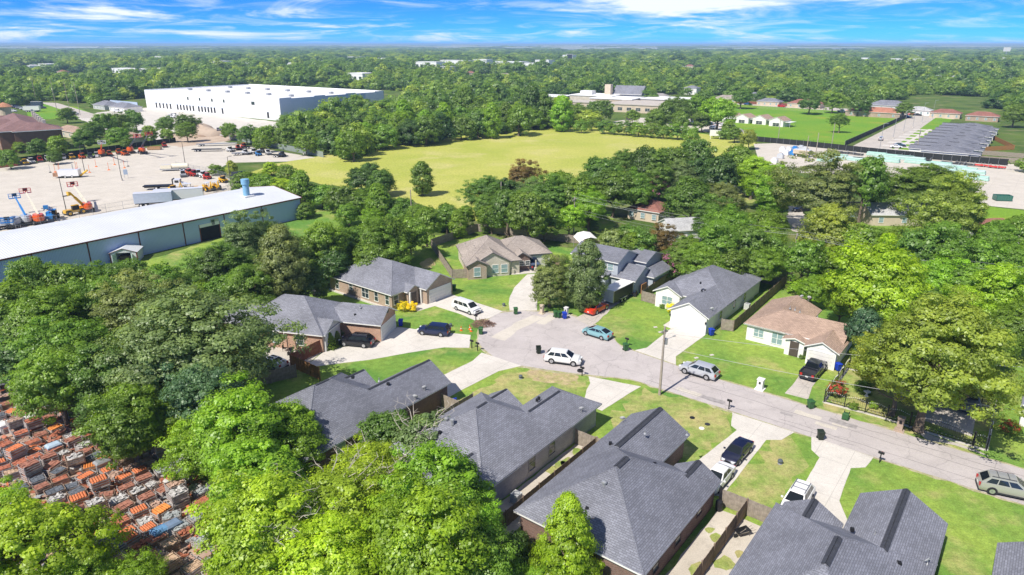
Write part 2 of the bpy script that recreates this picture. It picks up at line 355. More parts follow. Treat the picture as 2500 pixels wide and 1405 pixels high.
drive('driveway', [(1437,920),(1565,945),(1532,964),(1470,1004),(1425,985),(1432,953),(1441,937)])
drive('driveway', [(1788,1008),(1940,1056),(1908,1075),(1871,1075),(1764,1212),(1730,1210),(1660,1140),(1700,1129),(1799,1051),(1785,1040)])
drive('driveway', [(1981,1067),(2133,1117),(2113,1142),(2077,1144),(2049,1224),(2068,1269),(2060,1300),(1900,1280),(1965,1180),(2001,1118),(1981,1099)])
drive('driveway', [(1550,856),(1650,891),(1650,871),(1729,814),(1739,804),(1655,793),(1645,778),(1619,795),(1638,803),(1579,850)])
drive('driveway', [(1970,891),(1934,942),(1916,961),(1973,976),(1983,945),(2022,894)], M_conc2)
drive('driveway', [(1311,759),(1244,759),(1242,742),(1244,728),(1255,704),(1270,688),(1287,671),(1345,668),(1318,690),(1311,712)])
sheet('gravel_drive', [(1405,777),(1443,800),(1472,773),(1500,748),(1556,712),(1525,705),(1470,735),(1432,764)], .036, M_conc2, amp=.2)
drive('driveway', [(2250,990),(2239,1022),(2373,1067),(2384,1003),(2300,960)], M_conc2)
sheet('gate_apron', [(2235,1050),(2380,1098),(2420,1118),(2330,1088),(2262,1075)], .036, M_conc2, amp=.3)
drive('side_path', [(2416,1065),(2404,1098),(2430,1005),(2436,968)], M_conc2)
sheet('gravel_side_yard', VUp([(-17.2,36),(-12.6,36),(-12.6,52.6),(-17.2,52.6)]), .020, M_gravel, px=False, amp=.15)
sheet('dirt_side_yard', VUp([(-33.4,36),(-29.9,36),(-29.9,54),(-33.4,54)]), .020, M_gravel, px=False, amp=.12)
sheet('worn_verge', [(1292,905),(1330,900),(1400,915),(1412,925),(1400,940),(1330,935),(1283,922)], .020, grassm('worn_grass', (.40,.33,.17), (.50,.38,.24), (.30,.34,.09), .5, .5), amp=.6, step=.6)
sheet('dry_patch', [(1028,640),(1050,630),(1062,642),(1055,655),(1030,655)], .020, grassm('dry_thatch', (.38,.34,.14), (.46,.40,.20), (.5,.42,.26), .4, .3), amp=.4, step=.8)
for nm, P in (('dry_lawn', [(-33,58.8),(-22.9,58.8),(-21,66),(-22.8,70.2),(-33.6,69.6)]), ('dry_lawn', [(-17.2,53),(-12.8,53),(-13.5,66),(-15.8,70.2),(-17,66)]), ('dry_lawn', [(-44,46.5),(-40,58),(-39,68),(-48,66),(-49.5,57),(-49.5,47)]), ('dry_lawn', [(-14.6,78),(-1,78),(2,92),(-10,99),(-15,97)])):
    sheet(nm, VUp(P), .016, M_lawn2, px=False, amp=.9, step=1.0)
sheet('salvage_ground', [(-80,930),(80,880),(200,980),(330,1080),(480,1150),(560,1290),(560,1500),(-80,1500)], .014, M_sal, amp=.4)
sheet('pond', [(235,292),(262,284),(310,288),(332,294),(300,303),(240,302)], .045, mat('muddy_water', (.36,.33,.24), .35, .1, .1, spec=.4))
# distant belt lots, pale in the photograph
sheet('woodland_drive', [(1925,505),(1950,500),(1965,530),(2010,550),(2000,585),(1935,565),(1920,530)], .03, M_conc2, amp=.4)
sheet('woodland_lawn', [(1455,515),(1500,515),(1500,560),(1460,560)], .014, M_lawn, amp=.5)
sheet('woodland_lawn', [(1780,470),(1850,465),(1860,490),(1770,510)], .014, M_lawn2, amp=.5)
sheet('woodland_lawn', [(1990,505),(2160,495),(2290,500),(2300,560),(2140,580),(2010,550)], .014, M_lawn, amp=.5)
sheet('yard_verge', [(2380,500),(2500,515),(2600,530),(2600,570),(2380,545)], .018, M_park, amp=.5)

for i in range(9):                                                  # terrace driveways across the verge
    u = 297+i*12.2; sheet('terrace_drive', VUp([(-56.5,u+2.5),(-42,u+2.5),(-42,u+8),(-56.5,u+8)]), .03, M_conc, px=False)
sheet('terrace_path', VUp([(-50.5,295),(-49,295),(-49,405),(-50.5,405)]), .034, M_conc, px=False)

for k in range(16):                                                 # weeds coming up through the side yards
    v, u = (random.uniform(-16.8,-13), random.uniform(38,52)) if k % 2 else (random.uniform(-32.8,-31.3), random.uniform(38,53)); r_ = random.uniform(.25,.8)
    sheet('weed_patch', VUp([(v+r_*math.cos(a)*random.uniform(.6,1.3), u+r_*1.3*math.sin(a)*random.uniform(.6,1.3)) for a in np.linspace(0, 2*PI, 10)[:-1]]), .024, M_lawn2, px=False, amp=.08, step=.3)

for u_, a, b_ in ((74.6,-30,8),(72.3,-18,20),(75.9,-12,14),(73.4,2,22),(71.6,-34,-10)):      # tar seams along the street
    n_ = 18; top = [(a+(b_-a)*i/n_, u_+random.uniform(-.12,.12)) for i in range(n_+1)]
    sheet('tar_seam', VUp(top + [(v, u-.05-random.uniform(0,.03)) for v, u in reversed(top)]), .0345, mat('old_tar', (.20,.185,.18), .8, .2), px=False)
for k in range(7):
    v, u = random.uniform(-38,2), random.uniform(71.5,76.5); r_ = random.uniform(.3,1.1)
    sheet('road_patch', VUp([(v-r_*1.6,u-r_*.5),(v+r_*1.6,u-r_*.5),(v+r_*1.6,u+r_*.5),(v-r_*1.6,u+r_*.5)]), .0335, (M_lot, mat('grey_patch', (.33,.305,.295), .85, .2))[k % 2], px=False, amp=.12, step=.5)
# ------------------------------------------------------------------ houses
R_slate = shingle('slate_grey_shingle', (.222,.228,.262))
R_slate2 = shingle('charcoal_shingle', (.192,.198,.23))
R_tan = shingle('taupe_shingle', (.36,.31,.27))
R_brown = shingle('brown_shingle', (.40,.285,.22))
R_red = shingle('red_brown_shingle', (.30,.135,.105))
R_pale = shingle('pale_grey_shingle', (.48,.48,.48))
W_orange = brickm('orange_brick', (.50,.27,.16), (.40,.19,.11))
W_brown = brickm('tan_brown_brick', (.42,.30,.21), (.33,.22,.15))
W_dark = brickm('dark_red_brick', (.20,.105,.08), (.13,.07,.055), (.3,.26,.23))
W_pale = brickm('pale_grey_brick', (.46,.44,.43), (.36,.34,.335), (.52,.5,.48))
W_cream = brickm('cream_brick', (.66,.60,.50), (.56,.50,.40))
W_white = mat('white_siding', (.80,.79,.76), .6, .06, .8)
W_blue = mat('blue_grey_siding', (.42,.46,.52), .65, .08, 1)
W_lgrey = mat('light_grey_siding', (.55,.55,.54), .65, .08, 1)
W_tan = mat('tan_stucco', (.56,.47,.36), .8, .1, .6)
M_door = mat('garage_door_white', (.74,.72,.68), .45, .04, 1)
M_doorD = mat('dark_door', (.09,.07,.06), .5, .1)

def roof_polys(x0, x1, y0, y1, ax, lo, hi, ez, p):
    """top faces of one wing: ridge along ax, each end 'h' hipped or 'g' gabled"""
    if ax == 'x':
        return [[(b, a, c) for a, b, c in reversed(P)] for P in roof_polys(y0, y1, x0, x1, 'y', lo, hi, ez, p)]
    xm = (x0+x1)/2; h = (x1-x0)/2; zr = ez+h*p
    a = y0+h if lo == 'h' else y0; b = y1-h if hi == 'h' else y1
    if b < a: a = b = (a+b)/2
    P = [[(x0,y1,ez),(x0,y0,ez),(xm,a,zr),(xm,b,zr)], [(x1,y0,ez),(x1,y1,ez),(xm,b,zr),(xm,a,zr)]]
    if lo == 'h': P.append([(x0,y0,ez),(x1,y0,ez),(xm,a,zr)])
    if hi == 'h': P.append([(x1,y1,ez),(x0,y1,ez),(xm,b,zr)])
    return P
def add_roof(mb, polys, t=.16):
    key = lambda q: (round(q[0],3), round(q[1],3), round(q[2],3)); ec = {}
    for P in polys:
        for i in range(len(P)):
            e = frozenset((key(P[i]), key(P[(i+1) % len(P)]))); ec[e] = ec.get(e, 0)+1
    for P in polys:
        mb.add(P, [tuple(range(len(P)))], 0)
        lowp = [(x,y,z-t) for x,y,z in P]; mb.add(lowp, [tuple(range(len(P)-1,-1,-1))], 1)
        for i in range(len(P)):
            j = (i+1) % len(P)
            if ec[frozenset((key(P[i]), key(P[j])))] == 1 and key(P[i]) != key(P[j]):
                mb.add([P[i], lowp[i], lowp[j], P[j]], [(0,1,2,3)], 1)
def ridge_ends(x0, x1, y0, y1, ax, lo, hi, ez, p):
    if ax == 'x':
        A, B = ridge_ends(y0, y1, x0, x1, 'y', lo, hi, ez, p); return (A[1],A[0],A[2]), (B[1],B[0],B[2])
    xm = (x0+x1)/2; h = (x1-x0)/2; zr = ez+h*p
    return (xm, y0+h if lo == 'h' else y0, zr), (xm, y1-h if hi == 'h' else y1, zr)
DIRS = {'x+': (0, PI/2), 'x-': (0, -PI/2), 'y+': (0, PI), 'y-': (0, 0)}
_win = {}
def window(root, face, a, wall, z, w, h, pane=None, frame=None, bars=1, name='window'):
    """a window on a wall: face = outward side, a = position along the wall, wall = wall coordinate"""
    pane = pane or M_glass; frame = frame or M_white
    k = (round(w,2), round(h,2), pane.name, frame.name, bars)
    if k not in _win:
        f = MB(); t = .07
        f.box(-w/2-t, w/2+t, -.05, .03, h, h+t); f.box(-w/2-t-.04, w/2+t+.04, -.10, .03, -t, 0); f.box(-w/2-t, -w/2, -.05, .03, 0, h); f.box(w/2, w/2+t, -.05, .03, 0, h)
        if bars: f.box(-w/2, w/2, -.045, .0, h*.5-.025, h*.5+.025)
        if w > 1.2: f.box(-.04, .04, -.048, .0, 0, h)
        _win[k] = (f.mesh('window_frame', frame), MB().box(-w/2, w/2, -.022, .02, 0, h).mesh('pane', pane))
    fm, pm = _win[k]
    loc = {'x+': (wall, a, z), 'x-': (wall, a, z), 'y+': (a, wall, z), 'y-': (a, wall, z)}[face]
    o = obj(name, fm, root, loc, DIRS[face][1]); obj('pane', pm, o); return o
def garage(root, face, a, wall, w=4.9, h=2.15, m=None):
    m = m or M_door; d = MB(); rows = 4
    for r_ in range(rows):
        z0 = r_*h/rows
        d.box(-w/2, w/2, -.045, .02, z0+.012, z0+h/rows-.012)
        for c in range(8): d.box(-w/2+.08+c*w/8, -w/2+(c+1)*w/8-.08, -.06, -.044, z0+.1, z0+h/rows-.1)
    loc = {'x+': (wall, a, .03), 'x-': (wall, a, .03), 'y+': (a, wall, .03), 'y-': (a, wall, .03)}[face]
    o = d.build('garage_door', m, root, loc, DIRS[face][1])
    f = MB(); f.box(-w/2-.12, -w/2, -.07, .03, 0, h+.12); f.box(w/2, w/2+.12, -.07, .03, 0, h+.12); f.box(-w/2, w/2, -.07, .03, h, h+.12)
    f.build('door_frame', M_white, o); return o
def door(root, face, a, wall, w=1.0, h=2.1, m=None):
    loc = {'x+': (wall, a, .05), 'x-': (wall, a, .05), 'y+': (a, wall, .05), 'y-': (a, wall, .05)}[face]
    o = MB().box(-w/2, w/2, -.04, .03, 0, h).box(-w/2-.08, -w/2, -.06, .03, 0, h+.08).box(w/2, w/2+.08, -.06, .03, 0, h+.08).build('door', m or M_doorD, root, loc, DIRS[face][1])
    MB().bar((w/2-.12,-.09,1.0), (w/2-.12,-.04,1.0), .035).build('handle', M_chrome, o); return o
def dish(root, x, y, z, rz=0.6):
    mb = MB(); mb.bar((0,0,-.25), (0,0,.3), .03, 6); mb.bar((-.25,-.2,-.2), (0,0,.15), .015, 4); mb.bar((0,0,.4), (.18,-.22,.62), .02, 4)
    o = mb.build('satellite_dish', M_galv, root, (x, y, z), rz)
    prof = [(0.0, .0), (.14, .02), (.26, .08), (.31, .12)]
    d = MB(); rings = [[(r_*math.cos(2*PI*i/12), r_*math.sin(2*PI*i/12), zz) for i in range(12)] for r_, zz in prof[1:]]
    d.loft(rings, caps=False); d.add([(0,0,0)] + rings[0], [(0, 1+(i+1) % 12, 1+i) for i in range(12)])
    dd = d.build('reflector', mat('dish_grey', (.55,.56,.57), .5, .05), o, (0, 0, .3)); dd.rotation_euler = (R(62), 0, R(200))
def vent(root, x, y, z, kind='pipe'):
    if kind == 'pipe': MB().bar((0,0,-.25), (0,0,.35), .05, 7).lathe([(.17,-.12),(.09,.02)], 8).build('vent_pipe', M_galv, root, (x,y,z))
    elif kind == 'turbine': MB().bar((0,0,-.2), (0,0,.2), .16, 10).lathe([(.16,.2),(.24,.3),(.22,.44),(.06,.5)], 10).build('turbine_vent', M_galv, root, (x,y,z))
    else: MB().box(-.14,.14,-.14,.14,-.2,.08).build('box_vent', M_black, root, (x,y,z), .4)
def ac(label, x, y, rz=ST):
    t = thing('air_conditioner', label, 'air conditioner', (x, y, 0), rz)
    MB().box(-.5,.5,-.5,.5,0,.08).build('pad', M_conc2, t); c = MB().box(-.4,.4,-.4,.4,.08,.95)
    for i in range(9): c.box(-.415,.415,-.415,.415,.16+i*.085,.19+i*.085)
    c.build('casing', mat('ac_grey', (.55,.56,.55), .5, .06), t)
    g = MB().lathe([(.36,.95),(.36,.99),(.3,1.0)], 14)
    for i in range(6): a = i*PI/6; g.bar((-.34*math.cos(a),-.34*math.sin(a),1.0), (.34*math.cos(a),.34*math.sin(a),1.0), .012, 4)
    g.build('fan_grille', M_galv, t)

def house(label, wings, wall, roof, name='house', org=None, rz=ST, trim=None, vents=(), ridge=True, ridge_mat=None, over=.42, cat='house', absolute=True, plinth=None, group=None, gwall=None, caps=True, rwid=.30):
    """wings: (x0,x1,y0,y1,ax,lo,hi,eave,pitch[,wall material]) to the eaves, in the street grid when absolute"""
    trim = trim or M_white
    if absolute:
        w0 = wings[0]; c = ((w0[0]+w0[1])/2, (w0[2]+w0[3])/2); org = VU(*c)
        wings = [(w[0]-c[0], w[1]-c[0], w[2]-c[1], w[3]-c[1]) + tuple(w[4:]) for w in wings]
    root = thing(name, label, cat, (org[0], org[1], 0), rz, group)
    rb = MB(); walls = {}
    rids = []; capm = MB()
    for k, w in enumerate(wings):
        x0, x1, y0, y1, ax, lo, hi, ez, p = w[:9]; wm = w[9] if len(w) > 9 else wall
        ez = ez - .025*k                                           # later wings tuck just under the first
        add_roof(rb, roof_polys(x0, x1, y0, y1, ax, lo, hi, ez, p))
        wb = walls.setdefault(wm.name, (wm, MB()))[1]
        gi = .28
        ix0 = x0 + (gi if (ax == 'x' and lo == 'g') else over); ix1 = x1 - (gi if (ax == 'x' and hi == 'g') else over)
        iy0 = y0 + (gi if (ax == 'y' and lo == 'g') else over); iy1 = y1 - (gi if (ax == 'y' and hi == 'g') else over)
        kk = .012*k
        wb.box(ix0+kk, ix1-kk, iy0+kk, iy1-kk, -.1, ez+.02)
        gm = gwall or wm; gb = walls.setdefault(gm.name, (gm, MB()))[1]
        for end, s in ((lo, 0), (hi, 1)):
            if end != 'g': continue
            if ax == 'y':
                yy = (iy0+kk) if s == 0 else (iy1-kk-.2); zr = ez + ((x1-x0)/2)*p - .17
                gb.extrude([(ix0+kk, yy, ez-.1+over*p), (ix1-kk, yy, ez-.1+over*p), ((x0+x1)/2, yy, zr)], (0, .2, 0))
                gb.box(ix0+kk, ix1-kk, yy, yy+.2, ez-.02, ez-.095+over*p)
            else:
                xx = (ix0+kk) if s == 0 else (ix1-kk-.2); zr = ez + ((y1-y0)/2)*p - .17
                gb.extrude([(xx, iy0+kk, ez-.1+over*p), (xx, iy1-kk, ez-.1+over*p), (xx, (y0+y1)/2, zr)], (.2, 0, 0))
                gb.box(xx, xx+.2, iy0+kk, iy1-kk, ez-.02, ez-.095+over*p)
        A, B = ridge_ends(x0, x1, y0, y1, ax, lo, hi, ez, p)
        L = math.hypot(B[0]-A[0], B[1]-A[1])
        if L > .8 and ridge:
            dx, dy = (B[0]-A[0])/L, (B[1]-A[1])/L
            cx_, cy_2 = (A[0]+B[0])/2, (A[1]+B[1])/2
            rid = MB(); rids.append(rid)
            for sd in (-1, 1):
                rid.rbox((cx_ - sd*dy*rwid/2, cy_2 + sd*dx*rwid/2, A[2]+.045-rwid*p*.25), (L-.3, rwid, .05), math.atan2(dy, dx), rx=-sd*math.atan(p))
        if caps:
            for cx2, cy2, e in ((x0,y0,0),(x1,y0,1),(x0,y1,2),(x1,y1,3)):
                endh = (lo if (cy2 == y0) else hi) if ax == 'y' else (lo if (cx2 == x0) else hi)
                if endh == 'h':
                    E_ = A if ((ax == 'y' and cy2 == y0) or (ax == 'x' and cx2 == x0)) else B
                    capm.bar((cx2, cy2, ez-.035), (E_[0], E_[1], E_[2]-.035), .075, 6)
    rb.build('roof', [roof, trim], root)
    for wm, b_ in walls.values():
        if b_.v: b_.build('wall', wm, root)
    for rid in rids: rid.build('ridge_vent', ridge_mat or M_ridge, root)
    if capm.v: capm.build('hip_cap', roof, root)
    for v_ in vents: vent(root, *v_)
    root['c'] = 0; del root['c']
    return root

EZ = 2.75; PT = .585
# ---- the row on the near side of the street
hE = house('slate roofed brick house with conical green tree at its back corner', [
    (-29.6,-17.3,38.1,52.5,'y','h','h',EZ,PT), (-29.6,-22.9,46,58.7,'y','h','g',EZ,PT), (-21.8,-17.32,47.5,53.1,'y','h','g',EZ,PT)], W_dark, R_slate2, ridge=True)
cE = (-23.45, 45.3); gx = lambda c, v, u: (v-c[0], u-c[1])
def at(c, v, u): return (v-c[0], u-c[1])
def rz_on(h, c, v, u, z): return (v-c[0], u-c[1], z)
dish(hE, *at(cE, -29.3, 56.2), 3.05, .2)
for v, u, z, k in ((-22.2,56.1,4.3,'pipe'),(-27.2,50.0,4.4,'box'),(-23.6,42.7,5.3,'turbine'),(-23.9,40.6,4.2,'box'),(-22.0,48.8,4.9,'box'),(-25.2,53.1,4.75,'pipe')): vent(hE, *at(cE, v, u), z, k)
window(hE, 'x+', 45-cE[1], -17.72-cE[0], .9, 1.0, 1.4, M_glass, W_dark); window(hE, 'x+', 41-cE[1], -17.72-cE[0], .9, 1.0, 1.4, M_glass, W_dark); window(hE, 'x+', 49.3-cE[1], -17.72-cE[0], 1.2, .9, 1.0, M_glass, W_dark)
garage(hE, 'y+', -26.25-cE[0], 58.42-cE[1]); 
hD = house('slate roofed pale brick house beside long side yard with air conditioner', [
    (-45.4,-33.2,38.4,52.4,'y','h','h',EZ,PT), (-39.9,-33.2,46,58.6,'y','h','h',EZ,PT), (-44.4,-39.8,47,53.0,'y','h','g',EZ,PT), (-39.6,-33.2,35.4,44,'y','h','h',EZ,PT*.9)], W_pale, R_slate, ridge=True, rwid=.13)
cD = (-39.3, 45.4)
dish(hD, *at(cD, -33.7, 55.2), 3.1, .3)
for v, u, z, k in ((-37.4,52.2,4.6,'box'),(-37.6,52.8,4.5,'box'),(-41.4,42.5,5.0,'turbine'),(-40.4,42.3,5.3,'turbine'),(-41.1,41.2,4.6,'box'),(-42.0,40.2,3.9,'pipe')): vent(hD, *at(cD, v, u), z, k)
for u in (46.2, 49.6): window(hD, 'x+', u-cD[1], -33.62-cD[0], .8, 1.0, 1.5, M_glass, W_pale)
garage(hD, 'y+', -36.5-cD[0], 58.16-cD[1])
hC = house('slate roofed dark brick house with two satellite dishes over its side wall', [
    (-61.9,-49.7,31.6,45.8,'y','h','h',EZ,PT), (-56.5,-49.7,39,52.1,'y','h','g',EZ,PT), (-60.6,-55.9,40,46.4,'y','h','g',EZ,PT)], W_dark, R_slate2, ridge=True, rwid=.14)
cC = (-55.8, 38.7)
dish(hC, *at(cC, -50.3, 48.3), 3.1, .5); dish(hC, *at(cC, -49.9, 46.4), 2.9, .1)
for v, u, z, k in ((-52.6,45.0,4.6,'box'),(-56.0,42.9,5.2,'box'),(-54.7,45.5,4.1,'pipe')): vent(hC, *at(cC, v, u), z, k)
for u in (36.2, 40.3): window(hC, 'x+', u-cC[1], -50.12-cC[0], .8, 1.0, 1.5, M_glass2)
garage(hC, 'y+', -53.1-cC[0], 51.8-cC[1])
hF = house('slate roofed house cut by the bottom edge with a dish on its right slope', [
    (-12.4,-0.3,37.0,52.9,'y','h','h',EZ,PT), (-7.0,-0.3,46,58.9,'y','h','g',EZ,PT), (-11.9,-7.1,47.5,53.6,'y','h','g',EZ,PT)], W_dark, R_slate, ridge=True)
cF = (-6.35, 44.95)
dish(hF, *at(cF, -0.9, 52.0), 3.1, .9)
for v, u, z, k in ((-4.6,51.8,4.1,'pipe'),(-6.2,51.8,3.8,'box'),(-2.5,49.5,4.1,'box')): vent(hF, *at(cF, v, u), z, k)
garage(hF, 'y+', -3.65-cF[0], 58.62-cF[1])
hG = house('slate roof corner of a house at the bottom right edge', [(3.1,15.4,38.0,52.5,'y','h','h',EZ,PT), (3.1,9.8,46,58.7,'y','h','g',EZ,PT)], W_white, R_slate)
# ---- across the street
hK = house('white house with slate roof, yellow bush and wide white garage', [
    (-45.6,-33.8,96.2,110.3,'y','h','h',EZ,.55), (-40.3,-33.8,89.4,103,'y','g','h',EZ,.55), (-45.9,-40.9,95.6,101.5,'y','g','h',EZ,.5), (-40,-33.9,104,113.0,'y','h','h',EZ,.42)], W_white, R_slate, ridge=False)
cK = (-39.7, 103.25)
garage(hK, 'y-', -37.05-cK[0], 89.68-cK[1], 5.0, 2.2, mat('bright_white_door', (.80,.79,.77), .4, .03, 1))
window(hK, 'y-', -43.4-cK[0], 95.88-cK[1], .8, 1.7, 1.3, M_glass2); dish(hK, *at(cK, -34.4, 91.8), 3.1, .2)
for u in (95, 100.5, 105): window(hK, 'x+', u-cK[1], -34.2-cK[0], .9, .9, 1.4)
for v, u, z, k in ((-38.6,97.0,5.2,'box'),(-37.9,96.0,4.4,'box'),(-37.6,96.6,4.3,'box')): vent(hK, *at(cK, v, u), z, k)
for sx in (-39.9, -34.3): MB().box(-.08,.08,-.16,.0,0,.32).build('wall_lamp', M_black, hK, (sx-cK[0], 89.68-cK[1], 1.7))
hL = house('white ranch house with brown shingle roof and small front garage', [
    (-29.4,-16.2,91.4,99.6,'x','h','g',2.6,.42), (-29.45,-22.0,91.4,103.6,'y','h','g',2.6,.42), (-20.4,-15.9,88.6,96,'y','g','h',2.6,.5), (-23.6,-20.2,89.9,95,'y','g','h',2.35,.3)], W_white, R_brown, ridge=False)
cL = (-22.8, 95.5)
garage(hL, 'y-', -18.15-cL[0], 88.88-cL[1], 3.0, 2.1)
for v in (-27.3,): window(hL, 'y-', v-cL[0], 91.82-cL[1], .9, 1.3, 1.1, M_glass2)
window(hL, 'y-', -24.7-cL[0], 91.82-cL[1], .5, 1.4, 1.6, M_glass2); window(hL, 'x+', 94-cL[1], -16.5-cL[0], .9, 1.0, 1.2)
door(hL, 'y-', -21.9-cL[0], 90.18-cL[1]); dish(hL, *at(cL, -25.0, 103.0), 3.9, .3); dish(hL, *at(cL, -24.0, 103.2), 3.9, -.3)
for v, u, z, k in ((-25.0,97.4,4.1,'pipe'),(-24.2,97.0,4.2,'pipe'),(-23.4,96.6,4.2,'pipe'),(-21.5,99.0,3.1,'pipe')): vent(hL, *at(cL, v, u), z, k)
hA = house('tan brick house with slate roof and yellow shrub by its porch', [
    (-93.6,-77.2,67.9,80.2,'x','h','h',EZ,.50), (-84,-74.8,73.2,80.1,'x','h','g',EZ,.55), (-83,-76.4,70.6,73.9,'x','h','g',2.7,.5)], W_brown, R_slate, ridge=False, gwall=None)
cA = (-85.4, 74.05)
garage(hA, 'x+', 76.7-cA[1], -75.08-cA[0], 4.9, 2.15); 
for v, w, h in ((-91.2,.8,1.6),(-87.6,.8,.9),(-84.0,1.6,1.7),(-81.3,.8,1.6),(-78.7,.8,1.6)): window(hA, 'y-', v-cA[0], 68.32-cA[1], .75 if h > 1 else 1.4, w, h)
window(hA, 'x+', 69.2-cA[1], -77.62-cA[0], .8, .9, 1.5); door(hA, 'x+', 72.2-cA[1], -76.68-cA[0])
for y_ in (70.95, 73.4): MB().box(-.12,.12,-.12,.12,0,2.6).build('porch_post', M_white, hA, (-76.2-cA[0], y_-cA[1], 0))
for v, u, z, k in ((-88.5,72.6,4.9,'box'),(-86.0,71.2,4.2,'box'),(-85.4,71.0,4.1,'box'),(-90.0,69.3,3.3,'pipe')): vent(hA, *at(cA, v, u), z, k)
MB().box(-8.02,7.9,-6.02,-5.72,-.05,.28).build('concrete_footing', M_conc, hA)
# ---- two houses turned off the grid
hB = house('orange brick house with slate roof and evergreens by its entrance', [
    (-14.4,0.2,0.0,11.6,'x','h','h',EZ,.56), (-4,6.3,5.3,11.5,'x','h','g',EZ,.56), (-7,0.4,0.3,5.5,'x','h','g',EZ,.52,W_lgrey), (-20.5,-9,1.3,8.7,'x','g','h',EZ,.5)], W_orange, R_slate, org=(-25.9,85.2), rz=R(-14), absolute=False, ridge=False)
garage(hB, 'x+', 8.4, 6.02, 4.9, 2.15, mat('grey_white_door', (.62,.62,.60), .45, .04, 1))
for x in (-3.6, -7.4): window(hB, 'y-', x, .42, .8, 1.1, 1.5, M_glass2 if x < -5 else M_glass)
MB().lathe([(.32,0),(.32,.06),(.22,.07)], 10).build('gable_vent', M_black, hB, (6.05, 8.4, 3.75)).rotation_euler = (0, PI/2, 0)
for x, y, z, k in ((1.8,6.6,3.5,'box'),(2.2,7.6,4.3,'pipe'),(-12,7.0,4.6,'pipe')): vent(hB, x, y, z, k)
hI = house('taupe roofed cream brick house at the head of the cul-de-sac', [
    (-.4,10.0,-.6,12.0,'y','h','h',EZ,.6), (6,16.7,2.6,12.1,'x','h','h',EZ,.52), (.9,8.0,-1.0,6,'y','g','h',EZ,.56,W_cream), (-.7,3.6,-1.9,4,'y','g','h',2.7,.5,W_brown), (8.6,12.4,1.0,7,'y','g','h',2.6,.62,W_dark)], W_cream, R_tan, org=(-8.0,118.2), rz=R(13), absolute=False, ridge=False, trim=M_fascia_d)
garage(hI, 'y-', 13.8, 3.0, 4.6, 2.15)
for x in (4.9, 6.6): window(hI, 'y-', x, -.72, .7, 1.1, 1.5, M_glass2)
window(hI, 'y-', 1.4, -1.62, .6, 1.1, 1.6, M_glass2)
for x in (9.3, 10.4, 11.5): window(hI, 'y-', x, 1.3, 1.1, .8, .8, M_glass)
for x, y, z, k in ((2.2,4.0,4.2,'box'),(2.4,3.1,4.2,'box'),(2.1,5.2,4.2,'pipe'),(1.0,9.0,3.6,'pipe')): vent(hI, x, y, z, k)
MB().box(8.0,13.0,-.6,1.5,0,.14).build('porch_slab', M_conc, hI)
for x in (8.3, 12.7): MB().box(-.25,.25,-.25,.25,0,1.0).box(-.1,.1,-.1,.1,1.0,2.45).build('porch_post', W_cream, hI, (x,-.2,0))
for i in range(7): MB().box(-.04,.04,-.04,.04,0,2.9).build('patio_post', M_white, hI, (.2+i*1.2, 12.6+.05*i, 0))
hJ = house('two storey blue grey house with charcoal roof behind the cedar', [
    (-63.2,-53.5,97.6,104.8,'x','g','g',5.3,.42), (-57,-50.1,97.6,104.6,'x','h','g',EZ,.5), (-63,-55,96.2,101,'x','g','g',2.9,.3), (-52.6,-48.6,101.5,108.5,'y','h','g',EZ,.5), (-58,-51,103,110,'x','h','g',4.6,.35)], W_blue, R_slate2, ridge=False)
cJ = (-58.35, 101.2)
for v in (-56.6, -55.2, -60.5): window(hJ, 'y-', v-cJ[0], 98.02-cJ[1], 3.6, 1.0, 1.2, M_glass2)
garage(hJ, 'y-', -52.0-cJ[0], 98.05-cJ[1], 2.6, 2.1); window(hJ, 'x+', 103.2-cJ[1], -50.4-cJ[0], .7, .8, 1.4, M_glass2)
MB().box(-.06,.06,-.9,.9,0,1.7).build('side_gate', M_wood4, hJ, (-49.9-cJ[0], 100.4-cJ[1], 0))
hM = house('white house with dark shingle roof at the right edge of the frame', [(0,14,0,10,'x','g','g',2.8,.4)], W_white, R_slate2, org=(56.0,66.4), rz=R(-37), absolute=False)
window(hM, 'x-', 3.5, .28, .8, 1.2, 1.4); window(hM, 'y-', 2.5, .42, .8, 1.2, 1.4)
# ---- houses standing among the trees to the right
def small_house(label, x, y, z, w, d, roof, wall, rz=ST, ax='x', p=.45, ez=2.7, ends='gg', n_win=3, **k):
    X, Y = G(x, y, z); h = house(label, [(-w/2, w/2, -d/2, d/2, ax, ends[0], ends[1], ez, p)], wall, roof, org=(X, Y), rz=rz, absolute=False, ridge=False, caps=False, **k)
    for i in range(n_win): window(h, 'y-', -w/2+w*(i+.5)/n_win, -d/2+(.42 if ax == 'x' else .28), .8, 1.0, 1.2, M_glass2)
    return h
small_house('red brown hip roofed house peeking out of the trees', 1590, 503, 3, 9, 9, R_red, W_tan, ends='hh', ax='y')
small_house('small white house with pale grey roof among the trees', 1668, 548, 3, 9, 8, R_pale, W_white, rz=R(10))
small_house('tan house with pale roof beside the concrete storage yard', 2190, 512, 3, 16, 9, R_pale, W_tan, rz=R(-2))
small_house('dark red roofed white house near the right edge', 2432, 552, 3, 11, 9, R_red, W_white, rz=R(-8), ends='hh')
small_house('grey roofed shed house under the two big trees', 2100, 508, 2.5, 8, 6, R_tan, W_lgrey, rz=R(-2))
small_house('brown roofed house hidden behind the lime green tree', 1925, 452, 3, 12, 8, R_brown, W_tan, rz=R(-38))
small_house('blue grey roofed house half hidden in the wood', 1750, 462, 3, 10, 8, R_slate, W_lgrey, rz=R(-38))
